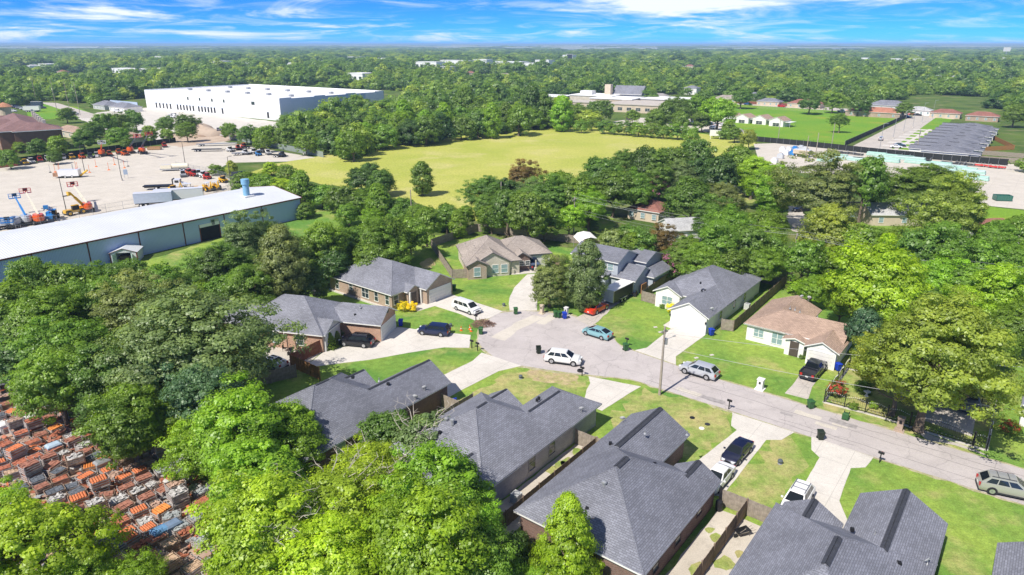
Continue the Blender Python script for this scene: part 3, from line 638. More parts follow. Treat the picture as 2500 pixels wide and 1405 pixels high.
# ---- the terrace of new houses by the side street, each a house of its own
for i in range(9):
    u0 = 297 + i*12.2; v0 = -36.5 - .2*i
    nm = ('nearest', 'second', 'third', 'fourth', 'fifth', 'sixth', 'seventh', 'eighth', 'farthest')[i]
    h = house('slate roofed new house by the side street, %s of the terrace' % nm, [
        (v0-2, v0+14+(i % 2)*1.5, u0-.5, u0+13.4, 'x', 'h', 'h', 3.0, .24), (v0-6.5, v0+4, u0+3.2+(i % 2)*1.2, u0+10.2, 'x', 'g', 'h', 3.0, .3), (v0+8, v0+17, u0+.8, u0+6.8, 'x', 'h', 'h', 2.8, .24)], W_white if i % 2 == 0 else W_lgrey, R_slate2, group='new houses of the terrace', ridge=True, caps=False)
    if i == 0:
        c = (v0+5.5, u0+5.7)
        for k in range(3): window(h, 'y-', -5+k*4.2, -5.7+.42, .9, 1.2, 1.4)
# ---- far houses beyond the park
FH = [('red brown roofed house behind the red van', 1968, 252, 22, 12, R_red, W_tan), ('orange roofed long house facing the park corner', 2135, 272, 30, 12, shingle('orange_shingle', (.45,.20,.13)), W_brown),
      ('blue grey roofed house behind the orange roofed one', 2170, 256, 24, 14, R_slate, W_lgrey), ('slate roofed bungalow behind the brown garden fence', 1880, 247, 16, 10, R_slate, W_tan),
      ('grey hip roofed house with brown fence near the school', 1610, 236, 18, 12, shingle('grey_shingle', (.33,.31,.30)), W_lgrey), ('slate roofed two storey house left of the park', 1690, 222, 12, 9, R_slate, W_white),
      ('taupe roofed house left of the park fence', 1775, 240, 18, 11, R_tan, W_tan), ('red roofed house at the head of the side street', 2310, 275, 16, 10, R_red, W_tan), ('red roofed house behind the terrace end', 2400, 282, 16, 10, R_red, W_brown),
      ('slate roofed house beyond the dark tree', 1845, 232, 14, 10, R_slate, W_white), ('tan roofed cottage in the wood beyond the park', 1930, 208, 12, 9, R_brown, W_tan), ('white roofed house by the cars at the street head', 2245, 268, 14, 9, R_pale, W_white),
      ('slate roofed houses by the wide road at left', 262, 255, 18, 12, R_slate, W_lgrey), ('slate roofed bungalow beside the construction wall', 306, 260, 22, 12, R_slate, W_white), ('long tan roofed garage block behind the flats', 185, 318, 26, 9, R_brown, W_cream), ('brown roofed garage block behind the boom lifts', 310, 330, 22, 8, R_brown, W_cream)]
for lb, x, y, w, d, rf, wl_ in FH:
    two = 'two storey' in lb
    small_house(lb, x, y, 3, w, d, rf, wl_, rz=ST, ez=5.4 if two else 2.9, ends='hh', n_win=4, p=.42)
for i, x in enumerate((1820, 1862, 1903, 1788)):
    X, Y = G(x, (300, 303, 308, 297)[i], 0); h = house(('white shed with brown roof, %s in the park row' % ('second', 'third', 'right end', 'left end and half hidden')[i]), [(-4.2,4.2,-4.6,4.6,'y','g','g',3.0,.45)], W_white, R_brown, name='shed', org=(X, Y), rz=R(-46), absolute=False, ridge=False, caps=False, cat='shed', group='white sheds in the park')
    window(h, 'y-', 0, -4.32, .2, 3.4, 1.6, M_glass); MB().box(4.2,7.2,-3.6,3.6,2.35,2.45).bar((7,-3.4,0),(7,-3.4,2.35),.06).bar((7,3.4,0),(7,3.4,2.35),.06).build('carport_roof', M_white, h)
# ------------------------------------------------------------------ warehouses, school, flats
M_bluew = ribbed('blue_sheet_wall', (.43,.55,.78), .5, .2, .5)
M_wroof = ribbed('white_sheet_roof', (.70,.72,.73), .9, .2, .45)
M_redtrim = mat('dark_red_trim', (.16,.035,.03), .5, .1)
M_bluep = mat('blue_stack_paint', (.20,.40,.58), .5, .1)
WA = math.atan2(161.9-111.6, -50.7+87.6); W0 = G(738, 533)            # near right corner of the long shed
wh = thing('blue_warehouse', 'long blue metal warehouse with white roof and red trim', 'warehouse', (W0[0], W0[1], 0), WA)
LEN = 118.0; WID = 21.0; EH = 5.0; RH = 6.6                              # local -x runs along the shed to the left, +y to the far side
roof = MB()
npan = 24
for i in range(npan):
    x1 = .3 - i*(LEN+.6)/npan; x0 = .3 - (i+1)*(LEN+.6)/npan + .02
    for (ya, za), (yb, zb) in (((-.35, EH), (WID/2, RH)), ((WID/2, RH), (WID+.35, EH))):
        pm = MB().extrude([(x0,ya,za),(x1,ya,za),(x1,yb,zb),(x0,yb,zb)], (0,0,.08)).build('roof_panel', M_wroof, wh)
bays = [0.0]
for x, y in ((654,506),(558.6,525),(459.5,546.5),(353.6,570),(227,596),(88.8,624)):
    X, Y = G(x, y, EH); bays.append(-math.hypot(X-W0[0], Y-W0[1]))
while bays[-1] > -LEN: bays.append(bays[-1]-11.5)
bays[-1] = -LEN
for a, b in zip(bays[:-1], bays[1:]):
    MB().box(b+.12, a-.12, 0, .12, 0, EH-.02).build('wall_panel', M_bluew, wh); MB().box(b+.12, a-.12, WID-.12, WID, 0, EH-.02).build('wall_panel', M_bluew, wh)
    MB().box(a-.14, a+.0, -.06, .14, 0, EH+.02).build('corner_trim', M_redtrim, wh)
MB().box(-LEN-.3, .3, -.42, -.35, EH-.12, EH+.16).build('eave_gutter', M_redtrim, wh)
e = MB()
for xx in (-.1, -LEN): e.extrude([(xx,.0,0),(xx,WID,0),(xx,WID,EH),(xx,WID/2,RH-.02),(xx,0,EH)], (.1,0,0))
e.build('end_wall', M_bluew, wh)
MB().path([(.34,-.36,EH+.05),(.34,WID/2,RH+.05),(.34,WID+.36,EH+.05)], .09, 4).build('rake_trim', M_redtrim, wh)
xd = -math.hypot(G(491,575)[0]-W0[0], G(491,575)[1]-W0[1])
MB().box(xd-2.2, xd+2.2, -.03, .1, .02, 3.6).build('dock_opening', mat('dark_interior', (.012,.012,.014), .9, 0), wh)
MB().box(xd-2.3, xd+2.3, -.10, -.032, 3.0, 3.7).build('roller_door', M_white, wh)
MB().box(xd-2.4,xd-2.2,-.09,.1,0,3.7).box(xd+2.2,xd+2.4,-.09,.1,0,3.7).build('door_frame', M_redtrim, wh)
for x, y in ((522,540),(643,515)):
    q = -math.hypot(G(x,y,3.8)[0]-W0[0], G(x,y,3.8)[1]-W0[1])
    f = MB().box(q-.9,q+.9,-.08,.05,3.0,4.3).build('window', M_galv, wh); MB().box(q-.8,q-.05,-.10,-.07,3.1,4.2).build('pane', M_glass, f)
sx, sy = -9.5, 7.4
MB().bar((sx,sy,5.9),(sx,sy,9.6),.75,18).lathe([(.95,9.0-9.2),(.95,1.0),(.7,1.05)], 18, (sx,sy,9.2)).build('exhaust_stack', M_bluep, wh, None, smooth=True)
MB().box(sx-1.3,sx+1.3,sy-1.3,sy+1.3,5.9,6.35).build('stack_curb', M_white, wh)
# garden shed in front of the blue wall
X, Y = G(312, 636); t = thing('metal_shed', 'small white metal shed with open doors against the blue warehouse', 'shed', (X, Y, 0), R(12))
add_r = MB(); add_roof(add_r, roof_polys(-2.6, 2.6, -2.0, 2.2, 'y', 'g', 'g', 2.1, .34), .08); add_r.build('roof', [M_wroof, M_redtrim], t)
MB().box(-2.4,-2.3,-1.8,2,0,2.1).box(2.3,2.4,-1.8,2,0,2.1).box(-2.4,2.4,1.9,2,0,2.1).box(-2.4,-1.3,-1.8,-1.72,0,2.1).box(1.5,2.4,-1.8,-1.72,0,2.1).extrude([(-2.4,-1.8,2.05),(2.4,-1.8,2.05),(0,-1.8,2.85)], (0,.08,0)).build('wall', ribbed('white_shed_sheet', (.66,.68,.70), .5, .3), t)
for s in (-1, 1): MB().box(-.02,.02,-.9,0,.05,1.95).build('door', mat('pale_green_door', (.42,.55,.50), .5, .1), t, (s*1.35, -1.8, 0), s*.5)
MB().box(-1.2,1.2,-.8,1.0,.02,1.1).build('stored_goods', mat('stored_brown', (.12,.09,.07), .8, .3), t)
MB().box(-2.46,-2.28,-1.86,-1.7,0,2.1).box(2.28,2.46,-1.86,-1.7,0,2.1).build('corner_trim', M_redtrim, t)

# big white distribution warehouse
P0 = G(687, 296); PA = R(-35.0)
bw = thing('white_warehouse', 'huge white distribution warehouse with rows of dark loading doors', 'warehouse', (P0[0], P0[1], 0), PA)  # local -x: dock side to the left; local +y: right hand end
BL, BWd, BH = 141.0, 150.0, 11.8
M_bww = mat('tilt_up_white', (.82,.83,.83), .7, .04, .05); M_bwb = mat('blue_grey_panel', (.46,.55,.72), .7, .05, .05); M_bwr = mat('white_membrane', (.80,.80,.79), .75, .04, .05)
npn = 15
for i in range(npn):
    a = -i*BL/npn; b = -(i+1)*BL/npn + .06
    MB().box(b, a, 0, .4, 0, BH - (1.0 if i in (5, 6) else 0)).build('wall_panel', M_bww, bw)
for i in range(10):
    a = .4 + i*(BWd-70)/10; b = .4 + (i+1)*(BWd-70)/10 - .06
    MB().box(-.4, 0, a, b, 0, BH + (.5 if i % 3 == 0 else 0)).build('wall_panel', M_bwb if i < 8 else M_bww, bw)
MB().box(-BL, -.5, .45, BWd-70, BH-1.0, BH-.4).build('roof', M_bwr, bw)
MB().box(-BL, 0, BWd-70, BWd-69.6, 0, BH+.4).box(-BL, -BL+.4, .45, BWd-70, 0, BH+.3).build('rear_wall', M_bww, bw)
for i in range(12): MB().box(-1,1,-1.2,1.2,0,1.3).build('roof_unit', M_galv, bw, (-15-(i % 6)*21, 20+(i//6)*30, BH-.5))
dk = [-126 - 0]; 
for x in list(range(372, 410, 9)) + list(range(426, 470, 8)) + list(range(480, 526, 8)) + [540, 655]:
    yb = 268 + (x-370)*(28/317); X, Y = G(x, yb); lx = -math.hypot(X-P0[0], Y-P0[1])
    o = MB().box(lx-.82, lx+.82, -.10, .05, 1.0, 4.2).build('loading_door', M_black, bw); MB().box(lx-.95,lx+.95,-.16,-.02,4.2,4.5).build('dock_canopy', M_bwb, o)
for x in (386, 414, 444, 474, 595, 613):
    X, Y = G(x, 244 + (x-386)*.09, 9); lx = -math.hypot(X-P0[0], Y-P0[1]); MB().box(lx-.8, lx+.8, -.08, .05, 7.6, 9.4).build('clerestory_window', M_glass, bw)
MB().box(-BL-36, -BL-.6, -6, -5.5, 0, 4.2).build('wing_wall', M_bwb, bw)
# flats at the left edge
X, Y = G(60, 358); ap = thing('apartment_block', 'three storey flats with brown hip roof and green and orange walls', 'flats', (X, Y, 0), R(-52))
rb = MB(); 
for w in ((-34,20,-9,9,'x','h','h',8.4,.38), (-6,6,-13,2,'y','g','h',8.5,.5), (8,22,-4,13,'y','h','h',8.3,.36), (-34,-22,-12,6,'y','h','h',8.45,.38)): add_roof(rb, roof_polys(*w), .3)
rb.build('roof', [shingle('mauve_brown_shingle', (.25,.15,.14)), M_white], ap)
W_gr = mat('sage_green_siding', (.20,.29,.22), .7, .08, 1); W_or = mat('terracotta_render', (.42,.19,.11), .7, .08, 1); W_bn = mat('brown_siding', (.20,.11,.075), .7, .1, 1)
MB().box(-33,-5.4,-8.2,8.2,0,8.4).build('wall', W_gr, ap); MB().box(-5.4,5.4,-12.4,0,0,8.4).build('wall', W_tan, ap); MB().box(5.4,12,-8.2,8.2,0,8.4).build('wall', W_or, ap); MB().box(12,19.4,-8.15,8.15,0,8.4).box(12.01,21.4,-3.4,12.4,0,8.3).build('wall', W_bn, ap)
for x in (-30,-26,-21,-17,-12,-8,7.2,10): 
    for z in (1.0, 3.9, 6.3): window(ap, 'y-', x, -8.2, z, 1.4, 1.5, M_glass2)
for z in (3.2, 5.9): b = MB().box(-3.2,3.2,-14.4,-12.4,z,z+.2).build('balcony', M_white, ap); MB().box(-3.2,3.2,-14.4,-14.32,z+.2,z+1.2).build('railing', M_black, b)
for x in (-3, 0, 3): MB().bar((x,-12.5,8.6),(x,-12.35,8.6),.75,14).build('arched_vent', M_white, ap)
for i in range(6): MB().box(-1.2,1.2,-.6,.6,0,2.6).build('parapet_gable', W_cream, ap, (-30+i*9, 7.5, 9.0))
X, Y = G(17, 292); t = thing('turret', 'round tan turret with orange tiled cap behind the flats', 'turret', (X, Y, 0)); MB().bar((0,0,0),(0,0,7),3.0,16).build('wall', W_tan, t); MB().lathe([(4.2,7),(2.4,8.4),(.2,9.4)], 16).build('roof', shingle('orange_tile', (.52,.25,.14)), t)
# school
sc = thing('school', 'cream brick school with flat roofs beyond the meadow', 'school', (*G(1450, 262), 0), R(-30))
for x0,x1,y0,y1,h in ((-70,-28,4,26,5.0),(-26,6,16,40,6.0),(-4,26,2,28,5.4),(28,62,14,40,5.4),(20,64,-26,8,4.6),(-16,14,-20,-4,4.2)):
    MB().box(x0,x1,y0,y1,0,h).build('wall', W_tan if y0 < 4 else W_cream, sc); MB().box(x0-.4,x1+.4,y0-.4,y1+.4,h,h+.5).build('roof', M_bwr if y0 >= 2 else M_conc2, sc)
    for k in range(max(2, int((x1-x0)/6))): window(sc, 'y-', x0+3+k*6, y0, 1.2, 3.0, 1.8)
MB().box(-2.2,2.2,-2.2,2.2,0,13.5).build('tower', W_tan, sc, (-2, 30, 0))
rr = MB(); add_roof(rr, roof_polys(0, 22, 32, 46, 'x', 'g', 'g', 7.0, .8), .3); rr.build('gable_roof', [R_slate, M_white], sc); MB().box(.5,21.5,33,45,0,7).build('wall', M_white, sc)
MB().box(-5,4,-3,4,6,9).build('plant_unit', M_white, sc, (-16, 26, 0))
# far buildings poking out of the woods
def far_box(label, x, y, w, d, h, m=None, name='distant_building', rz=None):
    X, Y = G(x, y); t = thing(name, label, 'building', (X, Y, 0), ST if rz is None else rz, 'distant buildings among the woods')
    MB().box(-w/2,w/2,-d/2,d/2,0,h).build('wall', m or M_bww, t); MB().box(-w/2-.3,w/2+.3,-d/2-.3,d/2+.3,h,h+.8).build('roof', M_bwr, t)
    n = max(3, int(w/10)); wm = MB()
    for i in range(n): MB().box(-w/2+(i+.25)*w/n, -w/2+(i+.75)*w/n, -d/2-.06, -d/2+.02, h*.25, h*.6).build('window', M_glass, t)
    return t
for i, (x, y, w, h) in enumerate(((430,181,70,6),(330,180,110,5),(125,173,40,8),(545,166,34,9),(610,164,60,6),(730,165,60,6),(390,155,16,10),(870,148,50,7),(940,152,30,7),(1050,166,60,8),(1115,161,80,8),(1250,165,70,8),(1300,168,60,7),(1390,155,26,14),(1530,160,50,7),(1080,176,40,6),(2105,157,26,10),(2215,158,70,9),(2245,150,24,12),(2400,154,34,8),(2450,152,40,8),(2070,153,40,6),(1560,160,60,6),(30,155,40,7),(800,160,34,7),(660,180,30,5),(1330,158,40,7),(1180,158,40,8),(885,196,30,6),(2290,205,30,6))):
    far_box('white building in the far woods %s' % ('near the horizon' if y < 156 else 'beyond the trees'), x, y, w*.9, 22, h*1.25)
for i in range(30):
    x = rng.uniform(0, 2500); y = rng.uniform(158, 196)
    if 330 < x < 980 and y > 175: continue
    X, Y = G(x, y); t = thing('distant_house', 'pale roofed house in the far woods', 'building', (X, Y, 0), rng.uniform(0, 3), 'distant houses in the far woods'); w = rng.uniform(12, 26)
    MB().box(-w/2,w/2,-5,5,0,3.2).build('wall', W_tan if i % 2 else M_bww, t); q_ = MB(); add_roof(q_, roof_polys(-w/2-.5, w/2+.5, -5.5, 5.5, 'x', 'h', 'h', 3.2, .45), .2); q_.build('roof', [(R_pale, R_slate, R_tan, R_red)[i % 4], M_white], t)
for i in range(44):
    x = rng.uniform(-200, 2700); y = rng.choice([121.5, 119, 117.5, 124, 116]) + rng.uniform(-.8, .8); X, Y = G(x, y)
    t = thing('distant_building', 'long pale building on the horizon', 'building', (X, Y, 0), 0, 'pale buildings along the horizon')
    w = rng.uniform(160, 620)*(Y/5000); h = rng.uniform(9, 16)*(Y/4500); MB().box(-w/2,w/2,0,80,0,h).build('wall', M_bww, t); MB().box(-w/2-4,w/2+4,-4,84,h,h+3).build('roof', M_bwr, t)
# ------------------------------------------------------------------ trees
def leaf_material(name, instanced=False, base=(.07,.16,.025)):
    m = bpy.data.materials.new(name); m.use_nodes = True; nt = m.node_tree; nt.nodes.clear()
    oi = nn(nt, 'ShaderNodeObjectInfo'); at_ = nn(nt, 'ShaderNodeAttribute', attribute_name='tint')
    if instanced:
        ramp = nn(nt, 'ShaderNodeValToRGB'); cr = ramp.color_ramp; cr.elements[0].color = (.07,.15,.035,1); cr.elements[1].color = (.38,.47,.08,1)
        for p_, c in ((.3,(.14,.25,.045,1)),(.55,(.18,.30,.05,1)),(.8,(.225,.35,.055,1))):
            q = cr.elements.new(p_); q.color = c
        nt.links.new(oi.outputs['Random'], ramp.inputs[0]); col = ramp.outputs[0]
    else: col = oi.outputs['Color']
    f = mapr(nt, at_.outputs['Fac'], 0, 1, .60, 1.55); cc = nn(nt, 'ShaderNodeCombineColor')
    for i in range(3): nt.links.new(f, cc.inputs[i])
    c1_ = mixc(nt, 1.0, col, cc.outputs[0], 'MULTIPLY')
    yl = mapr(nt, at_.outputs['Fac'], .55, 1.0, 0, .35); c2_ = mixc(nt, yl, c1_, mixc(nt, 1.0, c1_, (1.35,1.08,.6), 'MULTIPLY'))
    df = nn(nt, 'ShaderNodeBsdfDiffuse'); tr = nn(nt, 'ShaderNodeBsdfTranslucent'); gl = nn(nt, 'ShaderNodeBsdfGlossy'); gl.inputs['Roughness'].default_value = .45; gl.inputs['Color'].default_value = (.9,.95,.85,1)
    nt.links.new(c2_, df.inputs['Color']); nt.links.new(mixc(nt, 1.0, c2_, (1.5,1.45,.7), 'MULTIPLY'), tr.inputs['Color'])
    mx = nn(nt, 'ShaderNodeMixShader'); mx.inputs[0].default_value = .48; nt.links.new(df.outputs[0], mx.inputs[1]); nt.links.new(tr.outputs[0], mx.inputs[2])
    mg = nn(nt, 'ShaderNodeMixShader'); mg.inputs[0].default_value = .035; nt.links.new(mx.outputs[0], mg.inputs[1]); nt.links.new(gl.outputs[0], mg.inputs[2])
    out = nn(nt, 'ShaderNodeOutputMaterial'); nt.links.new(mg.outputs[0], out.inputs['Surface'])
    return m
M_leaf = leaf_material('leaf'); M_leaf_i = leaf_material('woodland_leaf', True)

def unit(n, r): v = r.normal(size=(n, 3)); return v/np.linalg.norm(v, axis=1)[:, None]
def crown_mesh(name, seed, shape='round', n_clump=150, leaves=90, clump=.2, leaf=.055, gap=.15, aspect=1.0, flower=None, jit=.27):
    """unit crown: half width 1 in x,y, from z=0 to z=2*aspect. Leaf faces gathered in clumps at the branch ends."""
    r = np.random.default_rng(seed)
    lob = unit(9, r); la = r.uniform(.14, .46, 9)
    C = []
    while len(C) < n_clump:
        d = unit(1, r)[0]
        if d[2] < -.55: continue
        rad = r.uniform(.30, 1.0)**.45
        k = .74 + sum(a*max(0, float(d @ l))**3 for l, a in zip(lob, la)) - gap*r.random()**2
        if shape == 'round': p = d*np.array([1,1,1])*rad*k*.88; z = (p[2]+.62)/1.62*2
        elif shape == 'oak': p = d*rad*k*.9; z = (p[2]*.85+.6)/1.45*2
        elif shape == 'column':
            h = r.random(); w = (math.sin(PI*min(1, h*.86+.12))**.8)*(.72+.28*r.random()); a = r.uniform(0, 2*PI); rr = w*rad*(.8+.25*k-.1); p = np.array([rr*math.cos(a)*.9, rr*math.sin(a)*.9, 0]); z = .05+1.9*h
        else:   # cone
            h = r.random()**1.25; w = (1-h)**.8*(.80+.28*r.random())+.05; a = r.uniform(0, 2*PI); rr = w*rad; p = np.array([rr*math.cos(a), rr*math.sin(a), 0]); z = .06+1.92*h
        C.append((p[0], p[1], z))
    C = np.array(C); n = len(C)*leaves
    cr = clump*r.uniform(.6, 1.35, len(C)); ci = np.repeat(np.arange(len(C)), leaves)
    d = unit(n, r); d[:, 2] = d[:, 2]*.8 + .12
    rad = cr[ci]*(r.uniform(.15, 1, n)**.4)
    pos = C[ci] + d*rad[:, None]*np.array([1.15, 1.15, .8])
    outw = C[ci] - np.array([0, 0, .7]); outw /= np.maximum(np.linalg.norm(outw, axis=1), .05)[:, None]
    nrm = d*.85 + outw*.55 + np.array([0, 0, .22]) + r.normal(size=(n, 3))*jit; nrm /= np.linalg.norm(nrm, axis=1)[:, None]
    t = np.cross(nrm, r.normal(size=(n, 3))); t /= np.linalg.norm(t, axis=1)[:, None]; b = np.cross(nrm, t)
    s = leaf*r.uniform(.55, 1.35, n)*r.uniform(.7, 1.35, len(C))[ci]; w = s*r.uniform(.45, .8, n)
    V = np.empty((n, 4, 3)); V[:, 0] = pos - t*s[:, None]; V[:, 1] = pos - b*w[:, None]; V[:, 2] = pos + t*s[:, None] + nrm*(s*.12)[:, None]; V[:, 3] = pos + b*w[:, None]
    V[..., 2] *= aspect
    me = bpy.data.meshes.new(name); me.vertices.add(n*4); me.vertices.foreach_set('co', V.ravel())
    me.loops.add(n*4); me.loops.foreach_set('vertex_index', np.arange(n*4, dtype=np.int32)); me.polygons.add(n)
    me.polygons.foreach_set('loop_start', np.arange(0, n*4, 4, dtype=np.int32)); me.update(calc_edges=True)
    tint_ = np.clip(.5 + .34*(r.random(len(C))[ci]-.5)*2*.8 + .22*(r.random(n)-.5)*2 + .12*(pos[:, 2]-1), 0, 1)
    fl = None
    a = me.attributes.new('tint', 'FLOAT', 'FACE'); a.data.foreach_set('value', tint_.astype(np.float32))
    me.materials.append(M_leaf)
    if flower is not None:
        me.materials.append(flower); mi = (r.random(len(C)) < .5)[ci] & (pos[:, 2] > .5) & (r.random(n) < .75); me.polygons.foreach_set('material_index', mi.astype(np.int32))
    me.update(); return me
def trunk_mesh(name, seed, height=2.0, limbs=7, r0=.075, kind='round'):
    """unit trunk for the unit crown: base at z=-0.5, limbs spread through the crown"""
    r = random.Random(seed); mb = MB(); pts = [Vector((0,0,-.62))]
    for i in range(5): pts.append(pts[-1] + Vector((r.uniform(-.04,.04), r.uniform(-.04,.04), (1.35 if kind == 'round' else 2.2)/5)))
    for i in range(5): mb.bar(pts[i], pts[i+1], r0*(1.15-.18*i), 7, r0*(1.15-.18*(i+1)), cap=False)
    mb.bar((0,0,-.66), pts[0]+Vector((0,0,.12)), r0*1.7, 7, r0*1.05, cap=False)
    for k in range(limbs):
        s = pts[2 + k % 3] ; a = 2*PI*k/limbs + r.uniform(-.3,.3); q = s
        for j in range(3):
            q2 = q + Vector((math.cos(a+r.uniform(-.3,.3))*.20, math.sin(a+r.uniform(-.3,.3))*.20, r.uniform(.06,.18)))
            mb.bar(q, q2, r0*(.5-.13*j), 5, r0*(.5-.13*(j+1)), cap=False)
            if j: mb.bar(q2, q2 + Vector((r.uniform(-.14,.14), r.uniform(-.14,.14), r.uniform(.0,.1))), r0*.16, 4, r0*.06, cap=False)
            q = q2
    return mb.mesh(name, M_bark, fix=False)
pinkm = mat('crape_pink', (.52,.16,.30), .8, .25, 2); redm = mat('crape_red', (.50,.05,.04), .8, .25, 2)
CR = {
 'ashA': crown_mesh('crown_ash', 1, 'round', 330, 130, .155, .027, .34, .95), 'ashB': crown_mesh('crown_ash', 2, 'round', 320, 130, .16, .027, .36, 1.05), 'ashC': crown_mesh('crown_ash', 21, 'round', 300, 140, .165, .027, .42, .88),
 'oakA': crown_mesh('crown_oak', 3, 'oak', 460, 130, .125, .021, .42, .78), 'oakB': crown_mesh('crown_oak', 4, 'oak', 380, 130, .135, .023, .42, .85),
 'midA': crown_mesh('crown_elm', 5, 'round', 200, 62, .19, .046, .34, .95), 'midB': crown_mesh('crown_elm', 6, 'oak', 200, 62, .19, .046, .38, .85), 'midC': crown_mesh('crown_elm', 7, 'round', 190, 64, .195, .047, .42, 1.1), 'midD': crown_mesh('crown_elm', 22, 'column', 190, 60, .2, .046, .34, 1.25),
 'cone': crown_mesh('crown_cypress', 8, 'cone', 330, 120, .135, .026, .2, 1.15), 'cedar': crown_mesh('crown_cedar', 9, 'column', 300, 115, .15, .028, .3, 1.2),
 'farA': crown_mesh('crown_wood', 10, 'round', 60, 30, .30, .095, .3, .80, jit=.16), 'farB': crown_mesh('crown_wood', 12, 'oak', 60, 30, .30, .095, .34, .74, jit=.16), 'farC': crown_mesh('crown_wood', 13, 'round', 54, 32, .31, .10, .38, .92, jit=.16),
 'pink': crown_mesh('crown_crape', 14, 'round', 110, 70, .22, .042, .3, .9, pinkm), 'red': crown_mesh('crown_crape', 15, 'round', 90, 70, .23, .045, .3, .9, redm),
 'bush': crown_mesh('foliage_bush', 16, 'oak', 80, 60, .24, .055, .1, .62)}
TK = {k: trunk_mesh('trunk_'+k, s, limbs=l, kind=q, r0=w) for k, s, l, q, w in (('a', 1, 8, 'round', .07), ('b', 2, 7, 'round', .06), ('c', 3, 4, 'cone', .05))}
ASP = dict(ashA=.95, ashB=1.05, ashC=.88, oakA=.78, oakB=.85, midA=.95, midB=.85, midC=1.1, midD=1.25, cone=1.15, cedar=1.2, pink=.9, red=.9, bush=.62, farA=.8, farB=.74, farC=.92)
LC = dict(lime=(.31,.46,.03), ylime=(.32,.45,.035), bright=(.25,.41,.03), green=(.18,.305,.036), mid=(.15,.255,.04), dark=(.095,.175,.036), cyp=(.34,.52,.03), grey=(.225,.30,.10), blue=(.105,.20,.09), olive=(.30,.37,.06), gold=(.31,.385,.055), brown=(.22,.16,.05), crape=(.12,.21,.04), yellow=(.75,.64,.012))
POS = []
def tree(label, x, y, R_, hs, kind, color, group, loc=None, name='tree', lift=.30, cat='tree'):
    """R_ crown half width in metres, hs extra height factor; crown bottom stands lift*crown height above ground"""
    asp = ASP[kind]*hs; Hc = 2*asp*R_; zb = lift*Hc
    if loc is None:
        loc = G(x, y, zb + Hc/2)
    t = thing(name, label, cat, (loc[0], loc[1], 0), random.uniform(0, 2*PI), group)
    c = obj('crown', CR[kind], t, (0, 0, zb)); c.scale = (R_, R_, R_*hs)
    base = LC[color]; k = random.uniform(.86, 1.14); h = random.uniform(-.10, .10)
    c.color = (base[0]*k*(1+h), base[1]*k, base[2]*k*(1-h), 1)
    tk = obj('trunk', TK['c' if kind in ('cone', 'cedar') else ('a' if R_ > 4 else 'b')], t)
    sz = (zb + Hc*.7)/2.2 if kind in ('cone', 'cedar') else (zb + Hc*.42)/1.35; tk.scale = (R_*.9, R_*.9, sz); tk.location = (0, 0, .62*sz)
    POS.append((loc[0], loc[1], R_)); return t
def W2R(x, y, w, kind, hs, lift):
    Rm = 4.0
    for _ in range(5):
        Hc = 2*ASP[kind]*hs*Rm; zc = lift*Hc + Hc/2; X, Y = G(x, y, zc); Rm = .5*w*depth_at(X, Y, zc)/FPX
    return Rm
def T(label, x, y, w, kind, color, hs=1.0, group=None, lift=.30, name='tree'):
    return tree(label, x, y, W2R(x, y, w, kind, hs, lift), hs, kind, color, group, lift=lift, name=name)
# foreground
gF = 'lime green trees in the foreground'
for lb, x, y, w, k, c, hs in (
 ('lime green ash filling the bottom left corner', 75, 1315, 280, 'ashA', 'lime', 1.0), ('lime green ash cut by the bottom edge beside the corner tree', 205, 1395, 160, 'ashB', 'lime', .9),
 ('lime green ash overhanging the tile crates at the bottom', 325, 1415, 140, 'ashC', 'bright', 1.0), ('lime green ash at the left edge beside the crates', 10, 1270, 170, 'ashB', 'ylime', 1.0),
 ('tall bright green ash left of the dark brick house', 570, 1060, 250, 'ashB', 'bright', 1.0), ('bright green ash touching the dark brick house roof', 725, 1050, 180, 'ashA', 'bright', 1.0),
 ('bright green ash above the tile crates', 505, 1085, 180, 'ashC', 'bright', 1.0), ('bright ash between two lime trees in the foreground', 650, 1160, 250, 'ashA', 'bright', 1.0),
 ('yellow lime tree below the dark brick house', 820, 1225, 270, 'ashC', 'ylime', .95), ('yellow lime tree beside the last crates', 640, 1295, 290, 'ashB', 'ylime', .95),
 ('lime tree at the bottom edge left of the dense green tree', 800, 1390, 280, 'ashA', 'lime', .95), ('lime tree at the bottom edge beside the crates', 600, 1420, 200, 'ashC', 'lime', 1.0),
 ('dense green maple in front of the pale brick house', 1095, 1205, 270, 'ashA', 'bright', 1.05), ('dense green maple at the bottom centre', 1030, 1330, 300, 'ashB', 'bright', 1.0), ('green maple nearest the bottom edge at centre', 1150, 1370, 200, 'ashC', 'green', 1.0),
 ('dark green tree between the dark and pale brick houses', 950, 1040, 140, 'midA', 'mid', 1.0), ('olive thinning tree beside the dark green one', 1030, 1075, 150, 'midB', 'grey', 1.0),
 ('lime tree filling the gap beside the dark brick house corner', 905, 1165, 190, 'ashA', 'ylime', .9), ('bright tree beside the pale brick wall in the foreground', 1165, 1290, 150, 'ashB', 'bright', 1.0), ('lime tree low between two foreground crowns', 700, 1225, 200, 'ashC', 'lime', .9),
 ('mid green tree behind the tile crates', 320, 1030, 195, 'ashB', 'green', 1.0), ('dark green tree over the far crates', 275, 955, 190, 'oakA', 'mid', 1.0),
 ('green tree reaching over the crate rows', 420, 1000, 180, 'ashC', 'green', 1.0)): T(lb, x, y, w, k, c, hs*.9, lift=.16, group=gF if 'lime' in c or 'bright' in c else 'trees around the salvage yard')
M_twig = mat('dead_twigs', (.42,.38,.33), .9, .15, 3)
